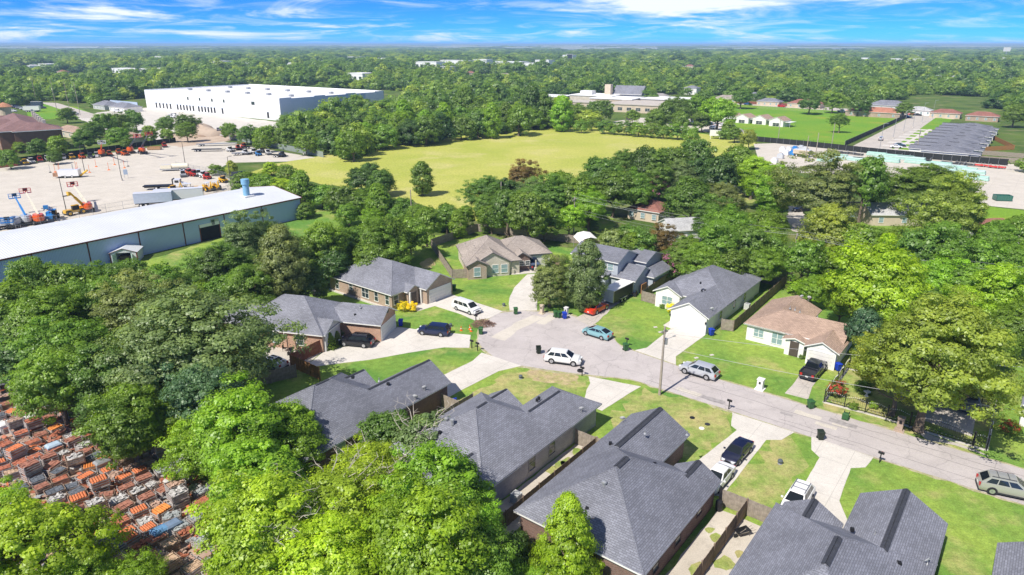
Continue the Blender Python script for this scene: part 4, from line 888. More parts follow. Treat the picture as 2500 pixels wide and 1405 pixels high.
def bare(t, R_, z0, n=16, seed=1):
    r_ = random.Random(seed); mb = MB()
    for i in range(n):
        a = r_.uniform(0, 2*PI); q = Vector((math.cos(a)*R_*r_.uniform(.2,.6), math.sin(a)*R_*r_.uniform(.2,.6), z0*r_.uniform(.75,.95)))
        for j in range(3):
            q2 = q + Vector((math.cos(a+r_.uniform(-.8,.8))*.8, math.sin(a+r_.uniform(-.8,.8))*.8, r_.uniform(.1,.8))); mb.bar(q, q2, .05-.012*j, 4, .038-.012*j)
            for k in range(2): mb.bar(q2, q2+Vector((r_.uniform(-.7,.7), r_.uniform(-.7,.7), r_.uniform(0,.5))), .02, 3, .008)
            q = q2
    tag(mb.build('bare_branches', M_twig, t, fix=False), kind='stuff')
for t_ in [o for o in COL.objects if o.get('category') == 'tree' and any(k in o['label'] for k in ('yellow lime tree', 'olive thinning', 'great grey green oak', 'gap beside the dark brick'))]:
    c_ = [c for c in t_.children if c.name.startswith('crown')][0]; bare(t_, c_.scale[0], c_.location.z + 1.55*c_.scale[2], 14, len(t_['label']))
T('bright conical cypress against the slate roofed house', 1385, 1320, 200, 'cone', 'cyp', 1.12, None, .05)
T('low dark green shrub tree under the cypress', 1255, 1330, 90, 'midA', 'dark', .9, None, .1)
T('small leafy tree at the foot of the cypress', 1330, 1400, 120, 'ashC', 'bright', .8, None, .1)
# the wood on the left
gL = 'trees of the wood left of the houses'
for lb, x, y, w, k, c, hs in (
 ('great grey green oak beside the orange brick house', 440, 830, 390, 'oakA', 'grey', 1.0), ('grey green oak over the parked white car', 575, 880, 190, 'oakB', 'grey', 1.0), ('grey oak behind the great oak', 345, 770, 240, 'oakB', 'grey', 1.0),
 ('blue green tree beneath the great oak', 500, 975, 190, 'ashB', 'blue', 1.0), ('feathery green tree left of the great oak', 190, 850, 240, 'ashC', 'green', 1.0), ('mid green tree at the far left of the wood', 95, 790, 220, 'ashA', 'green', 1.0),
 ('green tree at the left edge of the wood', 10, 790, 190, 'midA', 'mid', 1.0), ('feathery tree over the salvage yard gate', 140, 930, 190, 'ashB', 'green', 1.0), ('dark tree above the yellow forklift', 60, 860, 150, 'midB', 'dark', 1.0),
 ('feathery tree below the great oak', 300, 900, 230, 'ashC', 'mid', 1.0), ('green tree joining the crates and the oak', 400, 935, 190, 'ashA', 'blue', 1.0)): T(lb, x, y, w, k, c, hs*.92, gL, .2)
gW = 'row of trees in front of the blue warehouse'
for i, (x, y, w) in enumerate(((20,735,160),(90,700,140),(160,690,140),(215,695,130),(270,705,130),(330,700,130),(385,695,130),(440,705,120),(490,720,100),(250,760,150),(150,745,150))):
    T('green tree in the row before the blue warehouse', x, y, w, ('midA','ashB','midC','ashC')[i % 4], ('green','mid','green','mid')[i % 4], 1.0, gW)
gC = 'trees between the warehouse lawn and the brick houses'
for i, (x, y, w, k, c) in enumerate(((545,640,150,'oakA','mid'),(600,585,140,'oakB','grey'),(650,580,120,'oakA','mid'),(690,640,150,'cedar','grey'),(610,690,140,'ashC','green'),(560,700,110,'midA','green'),(670,690,120,'midB','mid'),(730,620,110,'midC','mid'),(740,680,110,'midA','dark'),(790,600,120,'ashB','green'),(845,590,120,'midA','mid'),(820,640,100,'midB','dark'),(900,585,120,'ashA','green'),(950,570,110,'midC','mid'),(900,625,100,'midA','mid'),(955,610,90,'ashC','green'),(1000,560,100,'midA','green'),(985,592,70,'midB','mid'),(1040,535,80,'midC','green'),(1090,520,72,'midA','green'),(1130,524,56,'midB','green'),(520,660,90,'cedar','dark'))):
    T('%s tree in the belt behind the tan brick house' % {'mid':'mid green','grey':'grey green','green':'fresh green','dark':'dark green'}[c], x, y, w, k, c, 1.0, gC)
gH = 'hedgerow trees along the meadow edge'
for i, (x, y, w, c) in enumerate(((600,430,75,'green'),(640,440,85,'green'),(690,448,80,'lime'),(735,455,90,'green'),(785,465,90,'green'),(835,470,90,'mid'),(880,480,90,'green'),(925,487,90,'green'),(975,495,85,'mid'),(1020,515,80,'green'),(1070,530,70,'green'),(1118,540,64,'green'),(745,500,60,'mid'),(850,510,70,'green'),(910,520,70,'bright'),(970,530,70,'green'),(660,400,50,'lime'),(700,410,60,'green'),(530,405,40,'green'),(565,405,40,'olive'),(880,425,90,'dark'),(935,430,85,'mid'),(900,405,60,'dark'))):
    T('%s tree in the hedgerow along the meadow' % {'mid':'mid green','lime':'lime green','green':'fresh green','dark':'dark green','bright':'bright green','olive':'olive'}[c], x, y+8, w*.92, ('midA','midC','ashC','midD')[i % 4], c, .86, gH, .06)
T('pointed dark tree standing alone at the meadow edge', 1030, 434, 74, 'midD', 'mid', .82, None, .1)
gN = 'trees behind the cul-de-sac fence'
for i, (x, y, w, k, c) in enumerate(((1195,490,110,'oakA','mid'),(1275,435,90,'oakB','brown'),(1240,520,110,'midA','mid'),(1310,470,110,'oakA','grey'),(1290,530,110,'midC','mid'),(1345,505,110,'oakB','mid'),(1370,450,100,'midA','green'),(1400,500,110,'midB','mid'),(1425,460,100,'oakA','mid'),(1440,520,100,'ashC','bright'),(1465,415,100,'midA','mid'),(1520,400,100,'oakA','mid'),(1575,395,100,'midC','dark'),(1500,450,110,'midA','mid'),(1550,455,110,'ashC','green'),(1330,555,80,'midA','green'),(1390,555,80,'midB','bright'),(1200,545,70,'midA','green'),(1240,470,90,'midB','dark'),(1180,530,60,'ashB','mid'),(1610,420,100,'oakB','mid'),(1640,385,90,'midA','mid'),(1700,370,90,'midC','mid'),(1660,425,100,'oakA','grey'))):
    if y > 485 and x < 1460: y -= 24
    T('%s tree behind the grey fence of the cul-de-sac' % {'mid':'mid green','grey':'grey green','green':'fresh green','dark':'dark green','bright':'bright green','brown':'browning'}[c], x, y, w, k, c, 1.0, gN)
T('tall grey green cedar in the front garden', 1432, 672, 128, 'cedar', 'grey', 1.12, None, .04); T('round grey green tree beside the cedar', 1342, 690, 118, 'oakB', 'grey', 1.15, None, .05)
gE = 'trees of the wood right of the cul-de-sac'
east = ((1545,585,110,'midA','mid'),(1610,590,90,'oakB','brown'),(1675,612,115,'oakA','mid'),(1690,485,120,'midB','mid'),(1755,420,110,'midC','dark'),(1790,560,140,'ashC','green'),(1865,545,105,'midA','green'),(1735,530,110,'oakB','mid'),(1500,590,90,'midC','grey'),(1540,610,80,'ashB','green'),(1760,600,120,'ashB','green'),(1830,590,130,'midA','mid'),(1870,590,105,'ashA','green'),(1725,640,110,'ashC','green'),(1790,640,110,'midB','mid'),(1850,640,100,'ashC','green'),(1880,605,90,'midC','mid'),(1870,440,110,'ashC','bright'),(1800,390,110,'midA','mid'),(1840,420,90,'ashA','ylime'),(1720,420,90,'midB','dark'),(1770,480,100,'oakA','grey'),(1890,480,90,'ashB','bright'),(1965,622,105,'midC','green'),(2030,570,140,'ashB','olive'),(2100,590,150,'midA','green'),(2170,600,140,'ashC','green'),(2240,610,150,'midC','mid'),(2310,620,150,'ashB','green'),(2390,630,150,'midA','green'),(2460,640,140,'ashC','green'),(2005,632,90,'midB','mid'),(2060,640,110,'midA','mid'),(2290,680,150,'ashC','bright'),(2370,700,150,'midA','green'),(2450,720,150,'ashB','bright'),(2240,740,110,'ashC','mid'),(2480,800,130,'ashA','green'),(2430,840,110,'midC','green'),(2420,580,100,'ashA','green'),(2480,560,90,'midC','green'),(2350,760,120,'ashB','bright'),(2420,780,120,'midA','bright'),(1985,700,80,'ashC','bright'))
for i, (x, y, w, k, c) in enumerate(east):
    T('%s tree in the wood right of the houses' % {'mid':'mid green','grey':'grey green','green':'fresh green','dark':'dark green','bright':'bright green','brown':'reddish brown','ylime':'yellow green','olive':'olive green'}[c], x, y, w, k, c, 1.0, gE)
for lb, x, y, w, k, c, hs in (('large grey green pecan in front of the storage yard', 2010, 460, 195, 'oakB', 'grey', .9), ('upright dark tree between the two big crowns', 2115, 430, 120, 'midC', 'green', 1.1), ('huge dark green spreading tree beside the storage yard', 2268, 450, 220, 'oakA', 'mid', .66),
  ('olive green tree left of the red roof', 2335, 515, 165, 'oakB', 'olive', 1.1), ('bright lime spreading tree behind the ranch house', 2150, 680, 250, 'ashC', 'lime', 1.0), ('lime tree left of the bright spreading one', 2060, 720, 110, 'ashB', 'bright', 1.0), ('blue green tree behind the ranch house end', 2118, 790, 100, 'midC', 'blue', 1.15),
  ('giant golden green tree over the fenced yard', 2290, 840, 330, 'oakA', 'gold', 1.18), ('golden green tree left part over the fenced yard', 2200, 900, 190, 'oakB', 'gold', 1.0), ('golden green lower crown above the driveway', 2290, 915, 150, 'oakB', 'olive', .8)): T(lb, x, y, w, k, c, hs)
T('pink flowering crape myrtle beside the two storey house', 1650, 642, 80, 'pink', 'crape', 1.0, None, .1); T('violet pink crape myrtle at the house corner', 1612, 645, 46, 'pink', 'crape', 1.0, None, .1); T('pink crape myrtle in the wood behind', 1608, 458, 56, 'pink', 'crape', 1.0, None, .2)
T('red flowering crape myrtle inside the iron fence', 2045, 946, 52, 'red', 'crape', 1.0, None, .05); T('leafy green bush in the fenced yard', 2110, 940, 40, 'midA', 'green', 1.0, None, .03); T('dark shrub behind the fenced yard bush', 2150, 915, 60, 'midA', 'dark', 1.0, None, .03)
T('low spreading green shrub with red tips near the right edge', 2468, 1040, 56, 'red', 'green', .7, None, .02)
for lb, x, y, w, k, c, hs in (('narrow evergreen at the porch of the orange brick house', 836, 802, 30, 'cone', 'mid', 1.2), ('broad evergreen in front of the porch', 806, 832, 36, 'cone', 'green', 1.0), ('pale evergreen between the porch shrubs', 824, 824, 28, 'cone', 'grey', 1.0)): T(lb, x, y, w, k, c, hs, None, .02, name='evergreen')
for lb, x, y, w, c in (('bright yellow shrub beside the tan brick porch', 985, 748, 30, 'yellow'), ('bright yellow shrub nearest the tan brick porch walk', 1006, 749, 28, 'yellow'), ('round yellow bush before the white house', 1640, 752, 28, 'yellow'), ('small green bush beside the yellow bush', 1617, 748, 14, 'green'), ('small green shrub by the front fence panel', 2133, 990, 22, 'bright'), ('low shrub row along the iron fence', 2085, 992, 24, 'green'), ('low vine mound behind the utility pole', 1945, 700, 46, 'bright'), ('small tree by the cul-de-sac fence corner', 1184, 562, 22, 'green'), ('green shrub beside the blue grey house', 1378, 633, 26, 'green'), ('potted flowers by the ranch house door', 1958, 872, 14, 'crape'), ('leafy weeds by the blue warehouse', 235, 642, 10, 'dark')):
    T(lb, x, y, w, 'bush', c, 1.3, None, .02, name='shrub')
# trees around the far yard, the flats and the school
gY = 'trees beside the equipment yard'
for i, (x, y, w) in enumerate(((20,385,70),(85,365,70),(135,355,70),(200,360,60),(160,300,45),(225,345,60),(250,320,60),(285,320,60),(290,352,60),(330,315,60),(365,345,45),(400,325,50),(405,350,40),(455,320,50),(560,315,40),(600,325,50),(650,325,60),(700,330,60),(745,345,50),(700,300,60),(760,300,60),(800,320,60),(640,345,40),(130,385,50),(45,360,40),(305,375,30),(860,345,70),(790,350,40))):
    if x < 160: w *= .75; y -= 4
    elif x < 430: y -= 24; w *= .9
    T('green tree beside the equipment yard', x, y, w, ('midA','midB','midC','ashC')[i % 4], ('green','mid','green','mid')[i % 4], 1.0, gY, .15)
gB = 'trees in the belt behind the meadow'
for i in range(60):
    f = i/59; x = 830 + 560*f + random.uniform(-14,14); y = 334 - 62*f + random.uniform(-16, 6) - (22 if i % 3 == 0 else 0)
    T('leafy tree in the belt behind the meadow', x, y, random.uniform(50, 80), ('midA','midB','midC','midD','ashC')[i % 5], random.choice(('mid','green','mid','dark','green','bright')), random.uniform(.9,1.1), gB, .04)
gP = 'trees by the school and the park'
for i, (x, y, w, c) in enumerate(((1420,302,40,'green'),(1445,298,36,'mid'),(1475,304,40,'mid'),(1500,308,36,'green'),(1530,306,44,'mid'),(1560,310,44,'green'),(1590,312,44,'mid'),(1620,316,40,'mid'),(1655,314,50,'green'),(1690,322,44,'green'),(1625,270,60,'mid'),(1660,262,70,'mid'),(1690,262,70,'green'),(1755,265,85,'bright'),(1470,262,50,'mid'),(1430,278,40,'mid'),(1545,282,34,'green'),(1600,285,60,'mid'),(1660,290,50,'mid'),(1715,292,50,'mid'),(1775,312,40,'green'),(1795,322,40,'green'),(1830,332,44,'olive'),(1980,245,56,'mid'),(2035,246,50,'green'),(2210,262,40,'mid'),(2100,245,50,'mid'),(2480,275,60,'mid'),(1810,236,50,'mid'),(1720,236,46,'mid'),(1450,262,40,'mid'),(1590,232,40,'mid'))):
    T('%s tree by the school and the park' % {'mid':'mid green','green':'fresh green','bright':'bright wind blown','olive':'brown green'}[c], x, y+(6 if i < 10 else 0), w, 'bush' if i < 10 else ('midB','midA','midC','ashC')[i % 4], c, 1.3 if i < 10 else 1.0, gP, .02 if i < 10 else .2)
T('solitary spreading tree on the park lawn', 2052, 292, 44, 'oakA', 'mid', 1.0, None, .45)

# ------------------------------------------------------------------ the far woods: one mass
def in_poly(px, py, P):
    ins = np.zeros(len(px), bool); n = len(P); j = n-1
    for i in range(n):
        xi, yi = P[i]; xj, yj = P[j]
        ins ^= ((yi > py) != (yj > py)) & (px < (xj-xi)*(py-yi)/(yj-yi+1e-12)+xi); j = i
    return ins
CLEAR = [[(-200,700),(-200,395),(140,375),(430,335),(560,330),(700,345),(840,395),(900,375),(1020,355),(1240,327),(1440,308),(1660,325),(1830,350),(1900,420),(2700,560),(2700,1500),(-200,1500)],   # near ground
  [(230,300),(240,262),(330,250),(600,205),(1000,225),(1000,262),(850,290),(760,322),(600,350),(400,352)], [(-100,400),(-100,285),(60,268),(150,290),(240,300),(330,335),(300,370),(0,420)],
  [(40,292),(90,246),(150,246),(260,270),(350,255),(380,275),(240,298)], [(1270,275),(1270,245),(1560,235),(1760,232),(1800,245),(2010,252),(2230,270),(2500,285),(2700,300),(2700,420),(1900,420),(1780,335),(1500,315),(1430,300)],
  [(1380,262),(1400,235),(1580,240),(1560,262)]]
CLEARW = [[G(*p) for p in P] for P in CLEAR]
pts = []; d = 230.0
while d < 9500:
    s = max(8.0, d*.0120); ring = s
    half = d*.80 + 60; nx = int(2*half/s)
    xs = np.linspace(-half, half, nx) + rng.uniform(-.45, .45, nx)*s; ys = d + rng.uniform(-.45, .45, nx)*s
    keep = np.ones(nx, bool)
    for P in CLEARW: keep &= ~in_poly(xs, ys, P)
    # glades and streets thin the wood
    g = np.sin(xs*.011+1.3)*np.sin(ys*.009+.4) + .5*np.sin(xs*.031)*np.sin(ys*.027+2)
    keep &= (g < (.8 if d < 900 else .9)) & (rng.random(nx) > .06)
    if d < 420:
        tp = np.array(POS)
        for q in np.where(keep)[0]:
            if np.min(np.hypot(tp[:,0]-xs[q], tp[:,1]-ys[q])) < 5: keep[q] = False
    for x, y in zip(xs[keep], ys[keep]): pts.append((x, y, s))
    d += s*.93
for t_ in list(bpy.data.objects):                                    # keep the wood off the far houses
    if t_.get('category') in ('house', 'building', 'school', 'flats', 'warehouse') and t_.location.y > 200:
        X, Y = t_.location.x, t_.location.y; rr = 12 if Y < 900 else 25
        if t_['category'] == 'building': pts = [p for p in pts if not (abs(p[0]-X) < Y*.020+14 and -Y*.15-14 < p[1]-Y < 26)]
        else: pts = [p for p in pts if math.hypot(p[0]-X, p[1]-Y) > rr]
P_ = np.array(pts); n = len(P_)
def woods(name, sel, crowns):
    q = P_[sel]; me = bpy.data.meshes.new(name); m_ = len(q)
    me.vertices.add(m_); co = np.zeros((m_, 3)); co[:, :2] = q[:, :2]; me.vertices.foreach_set('co', co.ravel())
    sc_ = np.stack([q[:, 2]*.60*rng.uniform(.6, 1.55, m_)]*3, 1)
    far = q[:, 1] > 700; sz = np.where(far, np.minimum(1.0, 6.0/(q[:, 2]*.55)), 1.0)*rng.uniform(.6, 1.4, m_); sc_[:, 2] = sc_[:, 0]*np.clip(sz, .2, 1.4)
    a = me.attributes.new('sc', 'FLOAT_VECTOR', 'POINT'); a.data.foreach_set('vector', sc_.ravel().astype(np.float32))
    a = me.attributes.new('rot', 'FLOAT_VECTOR', 'POINT'); rt = np.zeros((m_, 3)); rt[:, 2] = rng.uniform(0, 2*PI, m_); a.data.foreach_set('vector', rt.ravel().astype(np.float32))
    a = me.attributes.new('idx', 'INT', 'POINT'); a.data.foreach_set('value', rng.integers(0, len(crowns), m_).astype(np.int32))
    me.materials.append(M_leaf_i); o = obj(name, me); tag(o, 'far woodland of deep green crowns running to the horizon', 'woodland', kind='stuff')
    ng = bpy.data.node_groups.new(name, 'GeometryNodeTree'); ng.interface.new_socket('Geometry', in_out='INPUT', socket_type='NodeSocketGeometry'); ng.interface.new_socket('Geometry', in_out='OUTPUT', socket_type='NodeSocketGeometry')
    N = ng.nodes; L = ng.links; gi = N.new('NodeGroupInput'); go = N.new('NodeGroupOutput'); join = N.new('GeometryNodeJoinGeometry')
    def named(nm, ty): k = N.new('GeometryNodeInputNamedAttribute'); k.data_type = ty; k.inputs[0].default_value = nm; return k.outputs[0]
    for i, c in enumerate(crowns):
        oi = N.new('GeometryNodeObjectInfo'); oi.inputs[0].default_value = c; oi.transform_space = 'ORIGINAL'
        sm = N.new('GeometryNodeSetMaterial'); sm.inputs['Material'].default_value = M_leaf_i; L.new(oi.outputs['Geometry'], sm.inputs[0])
        cmp_ = N.new('FunctionNodeCompare'); cmp_.data_type = 'INT'; cmp_.operation = 'EQUAL'; L.new(named('idx', 'INT'), cmp_.inputs[2]); cmp_.inputs[3].default_value = i
        ip = N.new('GeometryNodeInstanceOnPoints'); L.new(gi.outputs[0], ip.inputs['Points']); L.new(cmp_.outputs[0], ip.inputs['Selection']); L.new(sm.outputs[0], ip.inputs['Instance'])
        e2r = N.new('FunctionNodeEulerToRotation'); L.new(named('rot', 'FLOAT_VECTOR'), e2r.inputs[0]); L.new(e2r.outputs[0], ip.inputs['Rotation']); L.new(named('sc', 'FLOAT_VECTOR'), ip.inputs['Scale']); L.new(ip.outputs[0], join.inputs[0])
    L.new(join.outputs[0], go.inputs[0]); md = o.modifiers.new('woods', 'NODES'); md.node_group = ng
    return o
# three real trees at the wood's edge lend their crowns to the mass
fa = [T('dark rounded tree at the near edge of the far wood', x, y, 46, k, 'mid', 1.0, 'edge trees of the far wood', .15) for x, y, k in ((1090, 262, 'farA'), (1180, 256, 'farB'), (1020, 262, 'farC'))]
woods('far_woodland', np.ones(n, bool), [[c for c in t.children if c.name.startswith('crown')][0] for t in fa])
print('WOODS', n, 'TREES', len(POS))
# ------------------------------------------------------------------ vehicles
M_cglass = mat('car_glass', (.02,.028,.035), .06, 0, spec=.7); M_head = mat('headlight_lens', (.75,.76,.76), .1, 0, spec=.6); M_tail = mat('tail_light_lens', (.45,.02,.02), .2, 0, spec=.6); M_plate = mat('number_plate', (.7,.7,.68), .5, .05)
CARS = {  # L, W, H, belt, hood, tail, (A,B,C,D) window corners, roof half width, wheel r, wheelbase, clearance
 'sedan': (4.85,1.84,1.46,.93,.80,.98,(1.15,.30,-.95,-1.75),.62,.34,2.8,.22), 'suv': (4.95,1.96,1.73,1.08,.98,1.08,(1.35,.45,-1.70,-2.38),.67,.39,2.95,.28),
 'cross': (4.75,1.86,1.68,1.06,.94,1.06,(1.25,.45,-1.95,-2.33),.68,.36,2.85,.25), 'minivan': (5.05,1.95,1.74,1.02,.90,1.02,(1.75,.85,-2.20,-2.50),.72,.34,3.0,.2),
 'coupe': (4.85,1.92,1.38,.95,.86,1.0,(.80,.0,-.95,-1.80),.60,.36,2.8,.18), 'hatch': (4.55,1.78,1.46,.92,.74,1.02,(1.50,.40,-.85,-2.05),.60,.33,2.72,.2), 'pickup': (5.75,2.02,1.90,1.18,1.12,1.18,(1.15,.55,-.95,-1.10),.72,.41,3.6,.34)}
def quad_in(a, b, c, d, u0, u1, v0, v1):
    f = lambda u, v: (a*(1-u)+d*u)*(1-v) + (b*(1-u)+c*u)*v
    return [f(u0,v0), f(u1,v0), f(u1,v1), f(u0,v1)]
def car(label, kind, colr, x, y, head, simple=False, group=None, name=None, two_tone=None, roof_rails=False, rimc=None, bed=None, stripes=None, cat=None):
    L, W, H, belt, hood, tail, (A, B, C, D), rw, wr, wbs, cl = CARS[kind]; h = W/2
    pm = paint('paint_%s' % '_'.join('%02d' % int(c*99) for c in colr), colr, metal=.25 if max(colr)-min(colr) < .12 and max(colr) < .7 else .05)
    nm = name or {'pickup': 'pickup_truck', 'suv': 'suv', 'cross': 'suv', 'minivan': 'minivan'}.get(kind, 'car')
    body = MB()
    if kind == 'pickup': st = [(-L/2, .72, .80), (-L/2+.06, .97, 1.0), (-1.2, .97, 1.0), (-1.15, belt, 1.0), (A-.05, belt, 1.0), (A+.15, hood, .99), (L/2-.35, hood-.08, .96), (L/2-.06, .88, .90), (L/2, .6, .84)]
    else:
        st = [(-L/2, tail*.62, .84), (-L/2+.10, tail*.92, .93), (D, tail, .975), (-.4, belt+.02, 1.0), (A-.1, belt, 1.0), (A+.25, hood+.06, .985), ((A+L/2)/2+.2, hood, .96), (L/2-.28, hood-.12, .90), (L/2-.05, hood-.28, .80), (L/2, hood-.40, .72)]
    rings = []
    for sx_, zt, k in st:
        w = h*k; zm = cl + (zt-cl)*.55
        rings.append([(sx_,-w*.90,cl), (sx_,-w,cl+.18), (sx_,-w*1.0,zm), (sx_,-w*.93,zt-.03), (sx_,-w*.70,zt+.02), (sx_,w*.70,zt+.02), (sx_,w*.93,zt-.03), (sx_,w,zm), (sx_,w,cl+.18), (sx_,w*.90,cl)])
    body.loft(rings)
    bw_ = h*.90
    V3 = Vector; rr = H
    pts = {s: [V3((A, s*bw_, belt)), V3((B, s*rw, rr-.04)), V3((C, s*rw, rr-.05)), V3((D, s*bw_*.96, (tail if kind != 'pickup' else belt)))] for s in (-1, 1)}
    Lp, Rp = pts[1], pts[-1]
    cab = MB(); vs_ = [tuple(q) for q in Lp+Rp]
    cab.add(vs_, [(0,1,2,3), (7,6,5,4), (0,4,5,1), (2,6,7,3), (3,7,4,0)])
    mid = [tuple((Lp[1]+Rp[1])*.5 + V3((0,0,.045))), tuple((Lp[2]+Rp[2])*.5 + V3((0,0,.045)))]
    q1 = [tuple(Lp[1]), tuple(Lp[2]), tuple(Lp[2]*.55+Rp[2]*.45 + V3((0,0,.05))), tuple(Lp[1]*.55+Rp[1]*.45+V3((0,0,.05)))]
    q2 = [tuple(Rp[1]), tuple(Rp[2]), tuple(Rp[2]*.55+Lp[2]*.45 + V3((0,0,.05))), tuple(Rp[1]*.55+Lp[1]*.45+V3((0,0,.05)))]
    cab.add(q1 + q2, [(0,1,2,3), (7,6,5,4), (3,2,6,7), (0,3,7,4), (2,1,5,6)])
    off = .012
    def proud(P, n): return [tuple(p + n*off) for p in P]
    wins = []
    nW = (A[:],) if False else None
    for s in (-1, 1):
        a, b, c, d = pts[s]; n_ = (b-a).cross(d-a).normalized(); n_ = n_ if n_.y*s > 0 else -n_
        cuts = {'sedan': (.08,.50,.88), 'coupe': (.10,.62,.88), 'hatch': (.08,.45,.72,.9), 'pickup': (.10,.54,.92)}.get(kind, (.08,.37,.66,.93))
        for u0, u1 in zip(cuts[:-1], cuts[1:]): wins.append(('side_window', proud(quad_in(a, b, c, d, u0+.015, u1-.015, .10, .84), n_)))
    a, b, c, d = Lp[0], Lp[1], Rp[1], Rp[0]; wins.append(('windscreen', proud(quad_in(a, b, c, d, .06, .94, .06, .92), V3((.7,0,.7)))))
    a, b, c, d = Lp[3], Lp[2], Rp[2], Rp[3]; wins.append(('rear_window', proud(quad_in(a, b, c, d, .08, .92, .12, .90), V3((-.7,0,.5)))))
    wpos = [(sx_*wbs/2 + (.08 if kind != 'pickup' else .0), s*(h-.075)) for sx_ in (-1, 1) for s in (-1, 1)]
    trimb = MB()
    for wx, wy in wpos:
        s = 1 if wy > 0 else -1; trimb.bar((wx, wy+s*.02, wr), (wx, s*(h+.010), wr), wr*1.12, 16)
    trimb.box(-L/2-.02, -L/2+.2, -h*.82, h*.82, cl-.02, cl+.16).box(L/2-.2, L/2+.012, -h*.70, h*.70, cl-.02, cl+.14).box(-wbs/2+.3, wbs/2-.3, -h-.008, h+.008, cl-.03, cl+.09)
    if kind == 'pickup':
        fl = .72; trimb.box(-L/2+.12, -1.22, -h*.80, h*.80, .98, .995)
        for s in (-1, 1): body.box(-L/2+.02, -1.16, s*h*.82 if s > 0 else -h*.985, h*.985 if s > 0 else -h*.82, .9, belt+.02)
        body.box(-L/2+.01, -L/2+.10, -h*.82, h*.82, .9, belt+.0); body.box(-1.24, -1.13, -h*.82, h*.82, .9, belt+.01)
    if roof_rails:
        for s in (-1, 1): trimb.bar((B-.1, s*rw*.9, H+.06), (C+.1, s*rw*.9, H+.06), .025, 5)
        for q in (.3, .7): trimb.bar((B+(C-B)*q, -rw*.9, H+.07), (B+(C-B)*q, rw*.9, H+.07), .02, 5)
    loc = (x, y, .035); rz = head
    if simple:
        m = MB(); mats = [pm, M_cglass, M_rubber, M_plast, M_tail, M_head]
        m.add(body.v, body.f, 0); m.add(cab.v, cab.f, 0); m.add(trimb.v, trimb.f, 3)
        for _, P in wins: m.add(P, [(0,1,2,3)], 1)
        for wx, wy in wpos: s = 1 if wy > 0 else -1; m.bar((wx, wy-s*.1, wr), (wx, wy+s*.12, wr), wr, 10, mi=2)
        for s in (-1, 1): m.box(-L/2-.02,-L/2+.08,s*h*.72-.12,s*h*.72+.12,tail*.62,tail*.85,4); m.box(L/2-.12,L/2+.0,s*h*.55-.14,s*h*.55+.14,hood-.34,hood-.2,5)
        o = m.build(nm, mats, None, loc, rz, fix=False); return tag(o, label, cat or {'pickup': 'pickup', 'minivan': 'minivan', 'suv': 'suv', 'cross': 'suv'}.get(kind, 'car'), group)
    t = thing(nm, label, cat or {'pickup': 'pickup', 'minivan': 'minivan', 'suv': 'suv', 'cross': 'suv'}.get(kind, 'car'), loc, rz, group)
    body.build('body', pm, t, smooth=True); cab.build('cab', pm, t, smooth=True); trimb.build('trim', M_plast, t)
    for wn_, P in wins: MB().add(P, [(0,1,2,3)]).extrude(P, (0,0,-.004)).build(wn_, M_cglass, t)
    key = ('wheel', wr)
    if key not in _win:
        w = MB(); prof = [(wr*.62,-.11),(wr*.94,-.11),(wr,-.06),(wr,.06),(wr*.94,.11),(wr*.62,.11)]
        rg = [[(r_*math.cos(2*PI*i/18), zz, r_*math.sin(2*PI*i/18)) for i in range(18)] for r_, zz in prof]; w.loft(rg, caps=False)
        r_ = MB(); r_.bar((0,-.09,0),(0,.09,0), wr*.63, 16)
        for k in range(5): a = 2*PI*k/5; r_.rbox((wr*.33*math.cos(a), 0, wr*.33*math.sin(a)), (wr*.58, .205, wr*.2), ry=-a)
        _win[key] = (w.mesh('tyre', M_rubber, True), r_.mesh('rim', M_rim))
    for wx, wy in wpos:
        o = obj('wheel', _win[key][0], t, (wx, wy, wr)); obj('rim', _win[key][1], o)
    for s in (-1, 1):
        MB().box(-L/2-.025,-L/2+.12,s*h*.70-.14,s*h*.70+.14,tail*.60,tail*.88).build('tail_light', M_tail, t)
        MB().rbox((L/2-.15, s*h*.56, hood-.23), (.34,.34,.15), rz=-s*.35).build('headlight', M_head, t)
        MB().rbox((A-.25, s*(h+.09), belt+.06), (.13,.2,.14)).build('mirror', pm, t)
    MB().box(L/2-.09, L/2+.02, -h*.36, h*.36, hood-.42, hood-.22).build('grille', M_black, t)
    MB().box(-L/2-.035, -L/2+.0, -.16, .16, tail*.50, tail*.64).build('number_plate', M_plate, t)
    if bed: MB().box(-L/2+.1, -1.2, -h*.84, h*.84, belt+.03, belt+.08).build('bed_cover', bed, t)
    if stripes:
        for s in (-1, 1):
            m = MB(); yy = s*.28
            m.add([(A+.02,yy-.14,hood+.085),(L/2-.4,yy-.14,hood-.02),(L/2-.4,yy+.14,hood-.02),(A+.02,yy+.14,hood+.085)], [(0,1,2,3)]); m.box(C,B,yy-.14,yy+.14,H+.006,H+.022); m.box(-L/2+.15,D-.05,yy-.14,yy+.14,tail+.02,tail+.035)
            m.build('racing_stripe', stripes, t)
    return t
def wheels(label, kind, colr, rear, front, head=None, side=1, **k):
    """placed by the two near-side wheel contacts"""
    a = Vector(G(*rear)); b = Vector(G(*front)); d = (b-a).normalized(); mid = (a+b)/2
    ang = math.atan2(d.y, d.x) if head is None else R(head); d = Vector((math.cos(ang), math.sin(ang))); n = Vector((-d.y, d.x)); 
    if n.dot(mid) < 0: n = -n
    c = mid + n*(CARS[kind][1]/2-.1); return car(label, kind, colr, c.x, c.y, ang, **k)
wht = (.80,.80,.79)
wheels('white minivan parked on the driveway below the tan brick house', 'minivan', wht, (1114,757), (1146,770), -42)
wheels('dark blue crossover parked on the lawn edge of the wide driveway', 'cross', (.012,.022,.075), (1076,824), (1034,819), 166)
wheels('black suv parked beside the evergreens of the orange brick house', 'suv', (.012,.013,.02), (889,852), (843,846), 168, roof_rails=True)
